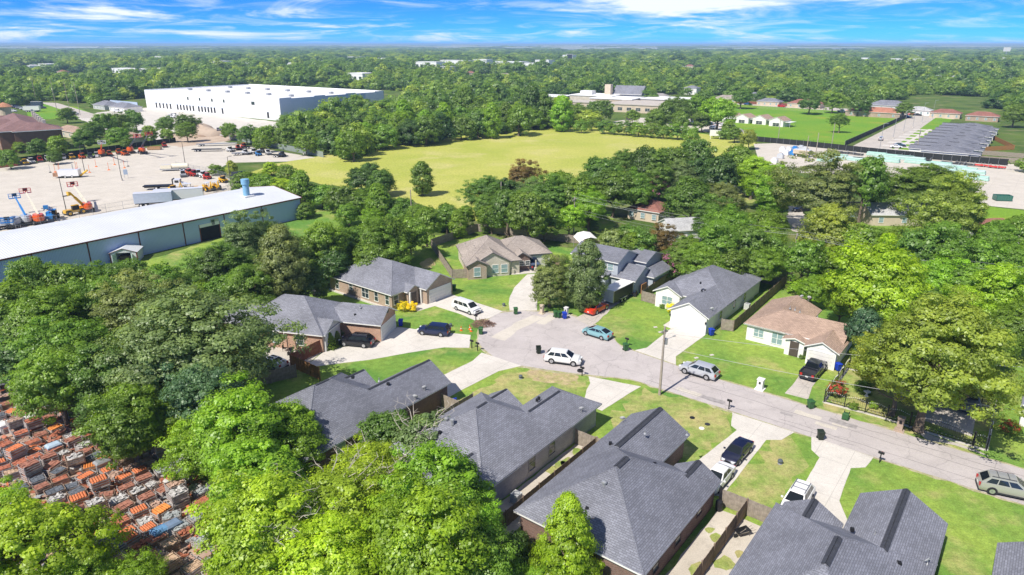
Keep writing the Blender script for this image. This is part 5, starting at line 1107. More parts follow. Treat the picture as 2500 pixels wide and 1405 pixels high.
car('white coupe with black stripes half hidden under the oak', 'coupe', wht, *G(662,893), R(152), stripes=M_black)
wheels('bright red orange coupe parked behind the cargo trailer', 'coupe', (.62,.045,.015), (1459,770), (1476,757), 50)
wheels('pale teal hatchback parked at the kerb of the cul-de-sac', 'hatch', (.22,.42,.46), (1462,833), (1439,818), 140)
wheels('white suv parked facing right on the street near the tyre', 'suv', wht, (1347,888), (1396,896), -17)
wheels('silver suv parked beside the utility pole shadow', 'suv', (.52,.54,.58), (1724,931), (1674,912), 141)
wheels('black pickup with open bed outside the ranch house garage', 'pickup', (.012,.015,.025), (1992,929), (2014,907), 50)
car('grey pickup with bed cover parked inside the iron fence', 'pickup', (.22,.235,.26), *G(2364,990), R(60), bed=mat('bed_cover_grey', (.16,.17,.18), .6, .1))
wheels('dark blue sedan on the driveway facing the houses', 'sedan', (.012,.014,.04), (1829,1107), (1805,1136), 230)
wheels('white sedan parked under the eave of the brick house', 'sedan', wht, (1783,1173), (1759,1199), 231)
car('white suv with roof bars tucked behind the slate roof', 'suv', wht, *G(1950,1197,1.7), R(232), roof_rails=True)
wheels('silver green suv cut by the right edge of the frame', 'suv', (.42,.42,.37), (2426,1206), (2500,1229), -24, roof_rails=True)
car('dark blue pickup in front of the taupe roofed house', 'pickup', (.02,.03,.06), *G(1299,652), R(103), bed=mat('bed_cover_blue', (.08,.11,.18), .5, .1))
car('white pickup among the trees on the right', 'pickup', wht, *G(1826,478), R(75), simple=True)
car('black car on the pale drive in the wood', 'sedan', (.012,.012,.015), *G(1955,516), R(200), simple=True)
car('blue car shaded by the pecan tree', 'sedan', (.03,.08,.2), *G(2070,524), R(190), simple=True)
car('silver car on the side street by the terrace', 'cross', (.4,.42,.45), *G(2150,343), R(60), simple=True)
car('dark teal car on the first terrace driveway', 'sedan', (.02,.05,.06), *G(2196,358), R(-30), simple=True); car('white car on the first terrace driveway', 'sedan', wht, *G(2188,362), R(-30), simple=True)
for lb, k, c, x, y in (('white pickup on the far park street', 'pickup', wht, 2056, 275), ('black pickup on the far park street', 'pickup', (.015,.015,.02), 2078, 277), ('bright red van by the far brown fence', 'minivan', (.6,.02,.015), 1908, 262), ('blue pickup by the far brown fence', 'pickup', (.02,.08,.25), 1826, 257), ('blue car at the street head', 'sedan', (.03,.15,.5), 2213, 288), ('red car at the street head', 'sedan', (.5,.02,.02), 2228, 282), ('dark car at the street head', 'sedan', (.02,.02,.03), 2240, 283), ('navy car on the far driveway', 'sedan', (.03,.05,.15), 2283, 282), ('white car on the far driveway', 'cross', wht, 2270, 281)): car(lb, k, c, *G(x, y), R(-38 if 'street' in lb or 'fence' in lb else 52), simple=True)
PKC = (wht, (.015,.015,.02), (.4,.41,.43), wht, (.05,.06,.12), (.25,.26,.28), wht)
i = 0
for x, y in [(1600,300),(1618,301),(1640,302),(1656,303),(1672,304),(1688,305),(1704,306),(1718,306),(1735,307),(1749,308),(1762,309),(1598,293),(1630,296),(1660,297),(1690,299),(1720,300),(1756,322),(1788,312),(1536,293),(1550,291),(1740,315)]:
    c = PKC[i % 7]; car('%s car in the school parking rows' % {wht: 'white'}.get(c, 'dark' if max(c) < .2 else 'grey'), ('cross','sedan','suv')[i % 3], c, *G(x, y), R(52+random.uniform(-4,4)), simple=True, group='cars parked at the school'); i += 1
for lb, k, c, x, y in (('white pickup parked by the white warehouse docks', 'pickup', wht, 417, 288), ('white suv parked by the white warehouse docks', 'suv', wht, 426, 284), ('grey pickup by the pond', 'pickup', (.4,.41,.43), 182, 280), ('white pickup beside the wing wall', 'pickup', wht, 288, 275)): car(lb, k, c, *G(x, y), R(-20), simple=True)
for k in range(12): car('car in the trailer lot behind the flats', ('pickup','suv','sedan','minivan')[k % 4], PKC[k % 7], *G(4+k*9, 268-(k % 3)*4+(k % 2)*6), R(20+random.uniform(-20,20)), simple=True, group='vehicles in the lot behind the flats')
# cargo trailer
X, Y = G(1506, 733); t = thing('cargo_trailer', 'black enclosed cargo trailer with white roof beside the cedar', 'trailer', (X, Y, 0), R(50))
MB().box(-3.0,3.0,-1.15,1.15,.55,2.55).build('box', mat('trailer_black', (.03,.032,.034), .35, .1), t); MB().box(-3.03,3.03,-1.18,1.18,2.55,2.63).build('roof', M_white, t); MB().box(-3.04,-3.0,-1.1,1.1,.6,2.7).build('rear_door', mat('trailer_pale', (.55,.6,.66), .4, .1), t)
MB().box(-3.05,-2.96,-1.18,-1.12,.55,2.55).box(-3.05,-2.96,1.12,1.18,.55,2.55).box(2.96,3.04,-1.18,-1.12,.55,2.55).build('corner_trim', M_chrome, t)
for wx in (-.5,.5):
    for s in (-1,1): o = obj('wheel', _win[('wheel', .36)][0], t, (wx, s*1.2, .36)); obj('rim', _win[('wheel', .36)][1], o)
MB().box(-1.05,1.05,-1.36,-1.15,.72,.8).box(-1.05,1.05,1.15,1.36,.72,.8).build('fender', M_chrome, t); MB().bar((3,.8,.55),(4.3,0,.5),.05).bar((3,-.8,.55),(4.3,0,.5),.05).bar((4.2,0,0.03),(4.2,0,.7),.05).build('drawbar', M_black, t)
# quad bike / garden tractor
X, Y = G(1543, 722); t = thing('garden_tractor', 'red garden tractor on the grass beside the trailer', 'tractor', (X, Y, 0), R(160))
MB().box(-.2,.75,-.3,.3,.35,.75).box(-.75,-.2,-.4,.4,.35,.5).build('body', mat('tractor_red', (.45,.03,.02), .4, .1), t); MB().box(-.7,-.3,-.22,.22,.5,.62).box(-.78,-.68,-.22,.22,.5,.95).build('seat', M_black, t); MB().bar((.1,0,.7),(-.1,0,1.0),.03).build('steering_column', M_black, t); MB().lathe([(.16,0),(.2,.02),(.16,.04)], 10, (-.1,0,1.0)).build('steering_wheel', M_black, t)
for wx, r_ in ((-.5,.33),(.55,.22)):
    for s in (-1,1): MB().bar((wx,s*.38,r_),(wx,s*.62,r_),r_,14).build('wheel', M_rubber, t)
# ------------------------------------------------------------------ fences
_fp = {}
def fence_panel(m, L, H):
    k = (m.name, round(L,1), H)
    if k not in _fp:
        b = MB(); n = max(4, int(round(L/.155))); r_ = random.Random(len(_fp)); w = L/n
        for i in range(n): b.box(-L/2+i*w+.006, -L/2+(i+1)*w-.006, -.012+r_.uniform(-.006,.006), .012+r_.uniform(-.006,.006), .04+r_.uniform(0,.04), H-r_.uniform(0,.05))
        for z in (.35, H*.5, H-.3): b.box(-L/2, L/2, .02, .06, z, z+.09)
        _fp[k] = b.mesh('fence_panel', m, fix=False)
    return _fp[k]
_post = {}
def fence(label, pts, m=None, H=1.8, step=2.4, px=True, name='wooden_fence', post=None):
    m = m or M_wood; P = [Vector(G(*p)) if px else Vector(p) for p in pts]; c = P[0]
    t = thing(name, label, 'fence', (c.x, c.y, 0))
    pk = (m.name, H)
    if pk not in _post: _post[pk] = MB().box(-.06,.06,-.06,.06,0,H+.06).mesh('post', m)
    for a, b in zip(P[:-1], P[1:]):
        L = (b-a).length; n = max(1, round(L/step)); d = (b-a)/n; ang = math.atan2(d.y, d.x)
        me = fence_panel(m, round(d.length-.13, 1), H)
        for i in range(n):
            q = a + d*(i+.5) - c; obj('panel', me, t, (q.x, q.y, 0), ang); q = a + d*i - c; obj('post', _post[pk], t, (q.x, q.y, 0), ang)
    q = P[-1] - c; obj('post', _post[pk], t, (q.x, q.y, 0)); return t
fence('grey wooden fence curving behind the taupe roofed house', [(1104,681),(1053,604),(1167,566),(1250,577),(1378,592),(1424,597)])
fence('short wooden fence left of the taupe roofed house', [(1104,681),(1141,680)], M_wood)
fence('short dark wooden fence right of the taupe roofed house', [(1347,642),(1366,652)], M_wood2)
fence('weathered fence behind the two storey house', [(1424,597),(1462,608),(1530,627),(1600,650),(1690,668)], M_wood)
fence('dark side fence between the blue grey and white houses', [(1566,735),(1650,676)], M_wood2)
fence('patchy front fence left of the white house', [(1566,735),(1605,746)], M_wood)
fence('grey rear fence behind the white slate roofed house', [(1690,668),(1786,674),(1850,688),(1908,702)], M_wood)
fence('long side fence between the white house and the ranch house', [(1789,810),(1917,696)], M_wood2)
fence('short patchy fence beside the white garage', [(1760,806),(1789,810)], M_wood)
fence('red brown gate fence beside the wide driveway', [(784,861),(711,897)], M_wood3, 1.9)
fence('orange cedar fence behind the dark brick house', [(711,897),(782,930)], M_wood4, 1.9); fence('shaded wooden fence under the great oak', [(611,948),(711,925),(724,922)], M_wood)
fence('red stained fence behind the orange brick house', [(566,725),(664,736)], M_wood3)
fence('wooden fence between dark and pale brick houses', [VU(-47.2,38), VU(-47.2,53)], M_wood, px=False); fence('short gate fence beside the dark brick side wall', [VU(-49.9,50.6), VU(-47.3,50.6)], M_wood, px=False)
fence('brown fence beside the gravel side yard with air conditioner', [VU(-30.9,36.2), VU(-30.9,53.6)], M_wood2, px=False); fence('short gate fence behind the pale brick wall', [VU(-33.4,53.7), VU(-30.9,53.7)], M_wood, px=False); fence('short fence joining the slate roofed eave', [VU(-30.8,53.7), VU(-29.4,53.7)], M_wood, px=False)
fence('long brown fence through the pale gravel yard', [VU(-14.9,36), VU(-14.9,53.2)], M_wood2, px=False); fence('weathered gate fence with braced panels by the gravel yard', [VU(-17.4,53.3), VU(-14.9,53.3), VU(-12.6,53.3)], M_wood, px=False)
fence('weathered fence at the bottom right corner', [VU(-0.2,52.2), VU(3.3,52.2)], M_wood, px=False)
fence('grey board fence along the terrace end', [(2250,385),(2380,394),(2560,405)], M_wood, 2.0); fence('inner grey fence behind the terrace end', [(2360,376),(2540,390)], M_wood, 1.8); fence('new brown fence around the terrace back gardens', [(2360,372),(2475,366),(2400,330)], M_wood4, 1.8)
fence('brown garden fence along the far edge of the park', [(1785,252),(1900,259),(1965,263)], M_wood3, 2.0, 4); fence('brown fence by the grey hip roofed house', [(1520,238),(1600,243)], M_wood3, 2.0, 4)
# screened and mesh fences
M_screen = mat('black_screen', (.022,.024,.024), .85, .2, .5); M_mesh = mat('green_mesh', (.10,.16,.09), .8, .1); M_meshg = mat('grey_slat_mesh', (.24,.28,.25), .8, .15, 1)
def screen(label, pts, m, H=2.2, step=3.0, name='screened_fence'):
    P = [Vector(G(*p)) for p in pts]; c = P[0]; t = thing(name, label, 'fence', (c.x, c.y, 0))
    for a, b in zip(P[:-1], P[1:]):
        L = (b-a).length; n = max(1, round(L/step)); d = (b-a)/n; ang = math.atan2(d.y, d.x)
        pk = ('scr', m.name, round(d.length,1), H)
        if pk not in _fp: _fp[pk] = MB().box(-d.length/2+.03,d.length/2-.03,-.015,.015,.06,H-.06).mesh('screen_panel', m); 
        if 'sp' not in _post: _post['sp'] = MB().bar((0,0,0),(0,0,2.45),.04,6).mesh('post', M_galv)
        for i in range(n):
            q = a+d*(i+.5)-c; obj('panel', _fp[pk], t, (q.x,q.y,0), ang); q = a+d*i-c; obj('post', _post['sp'], t, (q.x,q.y,0))
    return t
def mesh_fence(label, pts, H=2.0, step=3.0, m=None, sp=.35):
    m = m or M_galv; P = [Vector(G(*p)) for p in pts]; c = P[0]; t = thing('chain_link_fence', label, 'fence', (c.x, c.y, 0))
    for a, b in zip(P[:-1], P[1:]):
        L = (b-a).length; n = max(1, round(L/step)); d = (b-a)/n; ang = math.atan2(d.y, d.x); pk = ('msh', m.name, round(d.length,1), H)
        if pk not in _fp:
            q = MB(); w = d.length
            for z in (.08, H*.5, H): q.bar((-w/2,0,z),(w/2,0,z),.025,4)
            k = int(w/sp)
            for i in range(k): q.bar((-w/2+i*sp,0,.08),(-w/2+i*sp+min(sp*2,w-i*sp),0,H),.008,3); q.bar((-w/2+i*sp,0,H),(-w/2+i*sp+min(sp*2,w-i*sp),0,.08),.008,3)
            _fp[pk] = q.mesh('mesh_panel', m, fix=False)
        if ('mp', m.name) not in _post: _post[('mp', m.name)] = MB().bar((0,0,0),(0,0,H+.1),.04,6).mesh('post', m)
        for i in range(n):
            q = a+d*(i+.5)-c; obj('panel', _fp[pk], t, (q.x,q.y,0), ang); q = a+d*i-c; obj('post', _post[('mp', m.name)], t, (q.x,q.y,0))
    return t
screen('dark screened fence along the left of the equipment yard', [(-60,424),(0,405),(140,388),(300,366),(430,348)], M_screen)
screen('black screened fence along the park road', [(2062,357),(2215,287)], M_screen); screen('long black screened fence along the storage yard', [(1835,345),(1960,357),(2120,375),(2300,392),(2460,405)], M_screen, 2.3)
screen('grey green slatted fence behind the parked trailers', [(560,340),(620,352),(700,368),(790,385)], M_meshg, 2.2)
mesh_fence('black railing fence along the near edge of the park', [(1790,318),(1830,345),(1960,352),(2060,360)], 1.8, 4, M_black, 1.0)
mesh_fence('chain link fence along the warehouse side of the yard', [(40,562),(160,543),(260,518),(380,497),(460,488)], 2.0, 4); mesh_fence('chain link fence beside the backhoes', [(430,410),(520,428),(560,440),(612,458),(500,485),(460,488)], 2.0, 4); mesh_fence('pale chain link fence at the far edge of the park', [(1790,262),(2010,275),(2200,289)], 1.5, 6, M_galv, 1.5)
# ornamental iron fence with pale spear tips
_if = {}
def iron(label, pts, H=1.5, wave=.22, gate=False, name='iron_fence'):
    P = [Vector(G(*p)) for p in pts]; c = P[0]; t = thing(name, label, 'gate' if gate else 'fence', (c.x, c.y, 0))
    for a, b in zip(P[:-1], P[1:]):
        L = (b-a).length; n = 1 if gate else max(1, round(L/2.6)); d = (b-a)/n; ang = math.atan2(d.y, d.x); w = d.length; k = (round(w,1), H, wave)
        if k not in _if:
            m = MB(); tp = MB(); q = int(w/.19)
            for i in range(q+1):
                xx = -w/2 + i*w/q; hh = H*.86 + wave*math.sin(PI*i/q)**2*(1 if not gate else 1.2); m.bar((xx,0,.08),(xx,0,hh),.009,4); tp.bar((xx,0,hh-.02),(xx,0,hh+.11),.03,4,.004); 
                if i % 2 == 0: tp.bar((xx,0,.30),(xx,0,.40),.022,4)
            for z in (.12, .42): m.box(-w/2,w/2,-.02,.02,z,z+.035)
            for i in range(q): x0 = -w/2+i*w/q; x1 = x0+w/q; z0 = H*.86-.12+wave*math.sin(PI*i/q)**2*(1 if not gate else 1.2); z1 = H*.86-.12+wave*math.sin(PI*(i+1)/q)**2*(1 if not gate else 1.2); m.bar((x0,0,z0),(x1,0,z1),.018,4)
            _if[k] = (m.mesh('rail_panel', M_black, fix=False), tp.mesh('spear_tips', M_white, fix=False))
        if 'post' not in _if: _if['post'] = MB().box(-.05,.05,-.05,.05,0,1.65).lathe([(.07,1.65),(.08,1.72),(.02,1.8)], 8).mesh('post', M_black)
        for i in range(n):
            q = a+d*(i+.5)-c; o = obj('rail_panel', _if[k][0], t, (q.x,q.y,.14), ang); obj('spear_tips', _if[k][1], o); q = a+d*i-c; obj('post', _if['post'], t, (q.x,q.y,.1), ang)
        ku = ('kerb', round(L,1)); mid = (a+b)/2 - c; MB().box(-L/2,L/2,-.13,.13,0,.14).build('kerb', M_conc, t, (mid.x, mid.y, 0), math.atan2(b.y-a.y, b.x-a.x))
    q = P[-1]-c; obj('post', _if['post'], t, (q.x,q.y,.1)); return t
iron('black iron fence with white tips along the street', [(2011,984),(2111,1010),(2164,1025),(2219,1043)]); iron('sliding black iron driveway gate beside the brick mailbox', [(2220,1044),(2373,1091)], 1.6, .25, True, 'iron_gate'); iron('short iron fence panel at the street corner', [(2375,1092),(2407,1101)])
iron('iron side fence left of the fenced yard', [(2011,984),(2071,901)]); iron('small arched iron gate at the side of the fenced yard', [(2073,902),(2102,910)], 1.7, .2, True, 'iron_gate'); iron('iron side fence right of the fenced yard', [(2408,1101),(2437,968)]); iron('dark iron inner gate behind the grey pickup', [(2395,990),(2432,998)], 1.8, .1, True, 'iron_gate')

# ------------------------------------------------------------------ utility poles and wires
M_pole = mat('pole_wood', (.36,.31,.26), .9, .2, 2, bump=.3); M_wire = mat('cable', (.10,.10,.10), .5, 0); M_wirel = mat('pale_cable', (.42,.42,.42), .5, 0)
def upole(label, x, y, H, arm=None, rz=0, transformer=False):
    X, Y = G(x, y); t = thing('utility_pole', label, 'utility pole', (X, Y, 0), rz); MB().bar((0,0,0),(0,0,H),.17,10,.11).build('pole', M_pole, t, smooth=True)
    if arm:
        MB().box(-arm,arm,-.06,.06,H-.75,H-.62).bar((-arm*.6,0,H-.7),(0,0,H-1.3),.02).bar((arm*.6,0,H-.7),(0,0,H-1.3),.02).build('crossarm', M_pole, t)
        for q in (-.9,-.4,.4,.9): MB().lathe([(.03,0),(.05,.06),(.05,.14),(.02,.18)], 8, (q*arm,0,H-.62)).build('insulator', M_galv, t)
    if transformer: MB().bar((.35,0,H*.74),(.35,0,H*.74+.75),.2,12).build('transformer', M_galv, t); MB().box(.0,.35,-.04,.04,H*.78,H*.8).build('bracket', M_black, t); MB().bar((0,0,H*.8),(1.3,-.2,H*.84),.03).rbox((1.4,-.2,H*.84),(.4,.16,.08)).build('street_light', M_galv, t)
    return (X, Y, H)
p1_ = upole('wooden utility pole at the kerb casting a long shadow', 1610, 965, 9.0, .5, R(30), True); p2_ = upole('grey utility pole behind the white house fence', 1929, 692, 9.2, 1.3, R(60)); p3_ = upole('utility pole hidden in the trees behind the cul-de-sac', 1400, 585, 9.5, 1.2, R(60), True)
for lb, x, y, h in (('utility pole at the far yard corner', 1224, 540, 9.5), ('thin pole above the hedgerow trees', 1006, 545, 8)): upole(lb, x, y, h)
def wire(label, a, b, sag=.6, r=.022, m=None):
    r = min(r, .013) if 'kerb pole' not in label else r
    a = Vector(a); b = Vector(b); pts = [a + (b-a)*(i/14) - Vector((0,0,sag*4*(i/14)*(1-i/14))) for i in range(15)]
    c = Vector((0,0,0)); o = MB().path([tuple(q) for q in pts], r, 4).build('power_line', m or M_wirel); tag(o, label, 'cable', 'overhead cables')
far_r = (*G(2500, 770), 9.5)
for k, dz in ((-1.1,-.4),(-.4,-.4),(.4,-.4),(1.1,-.4)):
    o_ = Vector((k*.8, k*1.4, abs(k)*.5)); wire('overhead power line from the rear pole to the trees', Vector((p2_[0],p2_[1],p2_[2]+dz))+o_, Vector((p3_[0],p3_[1],p3_[2]+dz))+o_, .8); wire('overhead power line running right over the wood', Vector((p2_[0],p2_[1],p2_[2]+dz))+o_, Vector((78,92,8.8))+o_, .8)
for dz in (-2.6, -3.2): wire('lower communication cable behind the houses', (p2_[0],p2_[1],p2_[2]+dz), (p3_[0],p3_[1],p3_[2]+dz), .9, .03); wire('lower communication cable over the wood', (p2_[0],p2_[1],p2_[2]+dz), (78,92,6.4), .9, .03)
wire('thin cable from the kerb pole to the right', (p1_[0],p1_[1],6.4), (*G(2560,1130),5.4), .6, .02); wire('upper thin cable from the kerb pole to the right', (p1_[0],p1_[1],8.2), (*G(2560,1040),7.0), .6, .02); wire('service cable from the kerb pole to the white house', (p1_[0],p1_[1],8.4), (*VU(-34.4,94),3.2), .4, .016)
def lamp_post(label, x, y, H, arm=1.2, rz=0, m=None, group=None, double=False):
    X, Y = G(x, y); t = thing('lamp_post', label, 'lamp post', (X, Y, 0), rz, group); MB().bar((0,0,.6),(0,0,H),.11,8,.07).build('pole', m or M_galv, t); MB().bar((0,0,0),(0,0,.7),.3,10).build('base', M_conc, t)
    for s in ((1,-1) if double else (1,)): MB().bar((0,0,H),(s*arm,0,H+.15),.05).build('arm', m or M_galv, t); MB().rbox((s*(arm+.3),0,H+.15),(.7,.3,.12)).build('lamp_head', m or M_galv, t)
M_dpole = mat('dark_pole', (.09,.085,.08), .6, .1)
for lb, x, y in (('dark lamp post in the middle of the equipment yard', 298, 442), ('dark lamp post at the yard behind the tank trailer', 454, 412), ('dark lamp post beside the white mixing plant', 208, 425), ('dark lamp post beside the yellow telehandler', 163, 520), ('dark lamp post behind the backhoes', 565, 458), ('dark lamp post at the fence beyond the trailers', 742, 378)): lamp_post(lb, x, y, 9.0, .6, R(40), M_dpole, 'lamp posts of the equipment yard')
for i, (x, y) in enumerate(((2147,367),(2180,340),(2205,325),(2228,312),(2250,301),(2275,292))): lamp_post('slim grey street lamp, number %s from the storage yard' % ('one','two','three','four','five','six')[i], x, y, 10.5, 1.0, R(-30), M_galv, 'street lamps along the side street')
for lb, x, y in (('dark pole at the park corner', 2030, 357), ('dark pole beside the sheds', 1900, 338), ('grey pole in the storage yard', 1965, 398), ('slim pole at the storage fence', 1990, 388), ('brown pole in front of the terrace', 2236, 378)): upole(lb, x, y, 9.5, 1.2 if 'brown' in lb else None, R(50))
for x, y, h in ((185,146,14),(290,160,16),(410,162,14),(795,140,18),(1035,150,20),(1075,148,22),(1630,158,14),(1955,155,16),(2070,165,16),(2172,146,22),(230,165,16),(90,240,12),(140,263,12),(172,268,12),(196,270,12)): upole('thin pole rising out of the far woods', x, y+12, h*1.6)
# ------------------------------------------------------------------ bins, mailboxes and small things
_bin = {}
def bin_(label, x, y, colr, rz=0, tip=False, open_=False):
    X, Y = G(x, y); m = mat('bin_%s' % colr, dict(green=(.035,.11,.035), blue=(.015,.05,.42), black=(.02,.03,.02))[colr], .5, .12, 4); t = thing('wheeled_bin', label, 'bin', (X, Y, .05), rz)
    b = MB(); b.loft([[(-.24,-.24,.08),(.24,-.24,.08),(.24,.24,.08),(-.24,.24,.08)], [(-.32,-.34,1.0),(.32,-.34,1.0),(.32,.34,1.0),(-.32,.34,1.0)]], caps=not open_); 
    if open_: b.box(-.22,.22,-.22,.22,.08,.12)
    b.box(-.35,.35,-.37,-.33,.94,1.0).box(-.35,.35,.33,.37,.94,1.0); b.build('body', m, t)
    if open_: l = MB().box(-.33,.33,.36,.41,.3,1.04)
    else: l = MB().loft([[(-.35,-.38,1.0),(.35,-.38,1.0),(.35,.40,1.0),(-.35,.40,1.0)], [(-.26,-.28,1.09),(.26,-.28,1.09),(.26,.32,1.09),(-.26,.32,1.09)]])
    l.build('lid', m, t); MB().bar((-.28,.44,.98),(.28,.44,.98),.025).build('handle', m, t)
    for s in (-1,1): MB().bar((s*.22,.27,.13),(s*.30,.27,.13),.13,12).build('wheel', M_rubber, t)
    if tip: t.rotation_euler = (R(84), 0, rz); t.location.z = .36
for lb, x, y, c, rz, kw in (('green wheeled bin at the end of the curved driveway', 1259, 768, 'green', .1, {}), ('green wheeled bin near the blue bin and white pillar', 1357, 776, 'green', .4, {}), ('green wheeled bin below the brush pile', 1174, 817, 'green', -.1, {}), ('open green bin standing in the cul-de-sac', 1315, 864, 'black', .1, dict(open_=True)), ('green bin at the kerb beside the teal hatchback', 1527, 857, 'green', .3, {}), ('green bin at the kerb outside the iron fence corner', 1978, 998, 'green', .2, {}), ('toppled green bin on the fence verge', 2066, 1018, 'green', -.6, dict(tip=True)), ('dark green bin at the foot of the white driveway', 2002, 1074, 'black', -.1, {}), ('blue bin at the cul-de-sac kerb beside the white pillar', 1378, 779, 'blue', .2, {}), ('blue bin beside the orange brick garage', 979, 797, 'blue', 0, {}), ('blue bin beside the tan brick garage', 1100, 710, 'blue', 0, {}), ('dark green bin beside the tan brick garage', 1109, 711, 'green', 0, {}), ('blue bin beside the white garage', 1736, 820, 'blue', .3, {}), ('blue bin beside the ranch house garage', 2045, 906, 'blue', .3, {}), ('blue bin under the golden tree', 2203, 979, 'blue', .5, {}), ('toppled blue bin behind the dark brick house', 1094, 986, 'blue', 1.2, dict(tip=True)), ('blue bin under the pecan tree', 2115, 520, 'blue', 0, {}), ('second green bin near the blue bin', 1365, 777, 'green', .5, {})): bin_(lb, x, y, c, rz, **kw)
def mailbox(label, x, y, rz=0, m=None):
    X, Y = G(x, y); t = thing('mailbox', label, 'mailbox', (X, Y, 0), rz); MB().box(-.05,.05,-.05,.05,0,1.05).build('post', m or M_black, t)
    pr = [(-.1,1.05),(.1,1.05),(.1,1.2),(.07,1.27),(0,1.3),(-.07,1.27),(-.1,1.2)]; MB().loft([[(a,-.28,b) for a,b in pr],[(a,.28,b) for a,b in pr]]).build('box', M_black, t); MB().box(.1,.115,-.1,-.05,1.1,1.3).build('flag', M_tail, t)
for lb, x, y in (('dark mailbox beside the brush pile', 1162, 788), ('dark mailbox at the wide driveway mouth', 1152, 851), ('grey mailbox right of the wide driveway mouth', 1166, 857), ('dark mailbox beside the tyre', 1421, 918), ('dark mailbox left of the long concrete driveway', 1779, 1000), ('dark mailbox right of the white driveway', 2147, 1130), ('black mailbox above the kerb bin by the hatchback', 1530, 846)): mailbox(lb, x, y, R(50))
def pillar(label, x, y, m, h=1.3, w=.5, cap=True):
    X, Y = G(x, y); t = thing('mailbox_pillar', label, 'mailbox', (X, Y, 0), ST); MB().box(-w/2,w/2,-w/2,w/2,0,h).build('pillar', m, t); MB().box(-w/2-.06,w/2+.06,-w/2-.06,w/2+.06,h,h+.1).build('cap', M_white if m == W_white else m, t); MB().box(-.12,.12,-w/2-.03,-w/2,h*.62,h*.85).build('letter_flap', M_black, t)
    if h > 1.25: MB().box(-w/2-.2,w/2+.2,-w/2-.2,w/2+.2,0,.12).build('base', m, t)
pillar('tan stone mailbox with pointed cap beside the curved driveway', 1323, 766, W_tan, 1.4); pillar('white mailbox pillar behind the blue bin', 1382, 771, W_white, 1.3); pillar('white stone mailbox at the ranch house kerb', 1855, 951, W_white, 1.35, .7); pillar('brick mailbox pillar at the iron gate', 2195, 1052, W_brown, 1.6, .6)
# brush pile, tyre, cones and garden things
X, Y = G(1180, 795); bp_ = MB(); rr_ = random.Random(5)
for i in range(220):
    a = rr_.uniform(0, 2*PI); q = rr_.random()**.6*1.7; h = max(.03, (1-q/1.9)*1.1*rr_.random()); b = rr_.uniform(0, PI*2); L_ = rr_.uniform(.4,1.1); bp_.bar((q*math.cos(a)-L_*.5*math.cos(b), q*math.sin(a)*.8-L_*.5*math.sin(b), h), (q*math.cos(a)+L_*.5*math.cos(b), q*math.sin(a)*.8+L_*.5*math.sin(b), h+rr_.uniform(-.05,.35)), rr_.uniform(.012,.04), 4)
tag(bp_.build('brush_pile', mat('dead_branches', (.24,.15,.11), .9, .3, 3), None, (X, Y, 0), fix=False), 'heap of dead brown branches at the edge of the cul-de-sac', 'brush pile')
X, Y = G(1416, 908); ty = MB(); pf = [(.22,-.11),(.33,-.12),(.38,-.06),(.38,.06),(.33,.12),(.22,.11)]; ty.loft([[(r_*math.cos(2*PI*i/18), r_*math.sin(2*PI*i/18), z+.13) for i in range(18)] for r_, z in pf], caps=False)
tag(ty.build('tyre', M_rubber, None, (X, Y, .03), smooth=True), 'loose black tyre lying at the kerb', 'tyre')
M_cone = mat('cone_orange', (.75,.16,.02), .6, .08)
for lb, x, y in (('orange figure on the lawn left of the cones', 1126, 808), ('orange traffic cone beside the driveway lawn', 1147, 805), ('shorter orange traffic cone nearest the cul-de-sac', 1150, 810)):
    X, Y = G(x, y); t = thing('traffic_cone', lb, 'cone', (X, Y, .02)); MB().box(-.2,.2,-.2,.2,0,.05).build('base', M_cone, t); MB().lathe([(.14,.05),(.1,.3),(.08,.45),(.03,.75)], 12).build('cone', M_cone, t); MB().lathe([(.108,.30),(.085,.42)], 12).build('stripe', M_white, t)
for lb, x, y in (('small dark globe ornament on the lawn by the worn verge', 1271, 925), ('small round ornament behind the dark blue crossover', 1100, 798), ('grey round ornament beside the curved driveway', 1230, 748), ('dark round utility lid on the front lawn', 1904, 1133)):
    X, Y = G(x, y); t = thing('garden_ornament', lb, 'ornament', (X, Y, .0)); MB().lathe([(.25,0),(.22,.08),(.1,.12)], 10).build('foot', M_galv, t); MB().lathe([(.05,.1),(.22,.2),(.28,.36),(.2,.5),(.04,.56)], 10).build('globe', mat('ornament_dark', (.10,.12,.13), .3, .1), t, smooth=True)
ac('grey air conditioner on the gravel beside the pale brick wall', *VU(-32.4,42.1)); ac('white air conditioner behind the white slate roofed house', *VU(-33.2,103.8))
X, Y = G(1813, 1308); t = thing('wheelbarrow', 'dark wheelbarrow standing on the gravel side yard', 'wheelbarrow', (X, Y, 0), R(200)); MB().loft([[(-.35,-.25,.3),(.4,-.2,.3),(.4,.2,.3),(-.35,.25,.3)], [(-.6,-.42,.62),(.75,-.35,.6),(.75,.35,.6),(-.6,.42,.62)]], caps=False).add([(-.35,-.25,.31),(.4,-.2,.31),(.4,.2,.31),(-.35,.25,.31)], [(0,1,2,3)]).build('tray', M_black, t); MB().bar((.7,0,.2),(-1.1,-.3,.55),.025).bar((.7,0,.2),(-1.1,.3,.55),.025).bar((-.4,-.25,.4),(-.5,-.3,0),.02).bar((-.4,.25,.4),(-.5,.3,0),.02).build('frame', M_wood, t); MB().bar((.75,-.06,.2),(.75,.06,.2),.2,14).build('wheel', M_rubber, t)
X, Y = VU(-17.35, 52.4); tag(MB().lathe([(.28,0),(.34,.3),(.34,.8),(.3,1.0),(.1,1.05)], 12).build('barrel', M_black, None, (X+.25, Y-.1, 0), smooth=True), 'black plastic barrel against the brick wall corner', 'barrel')
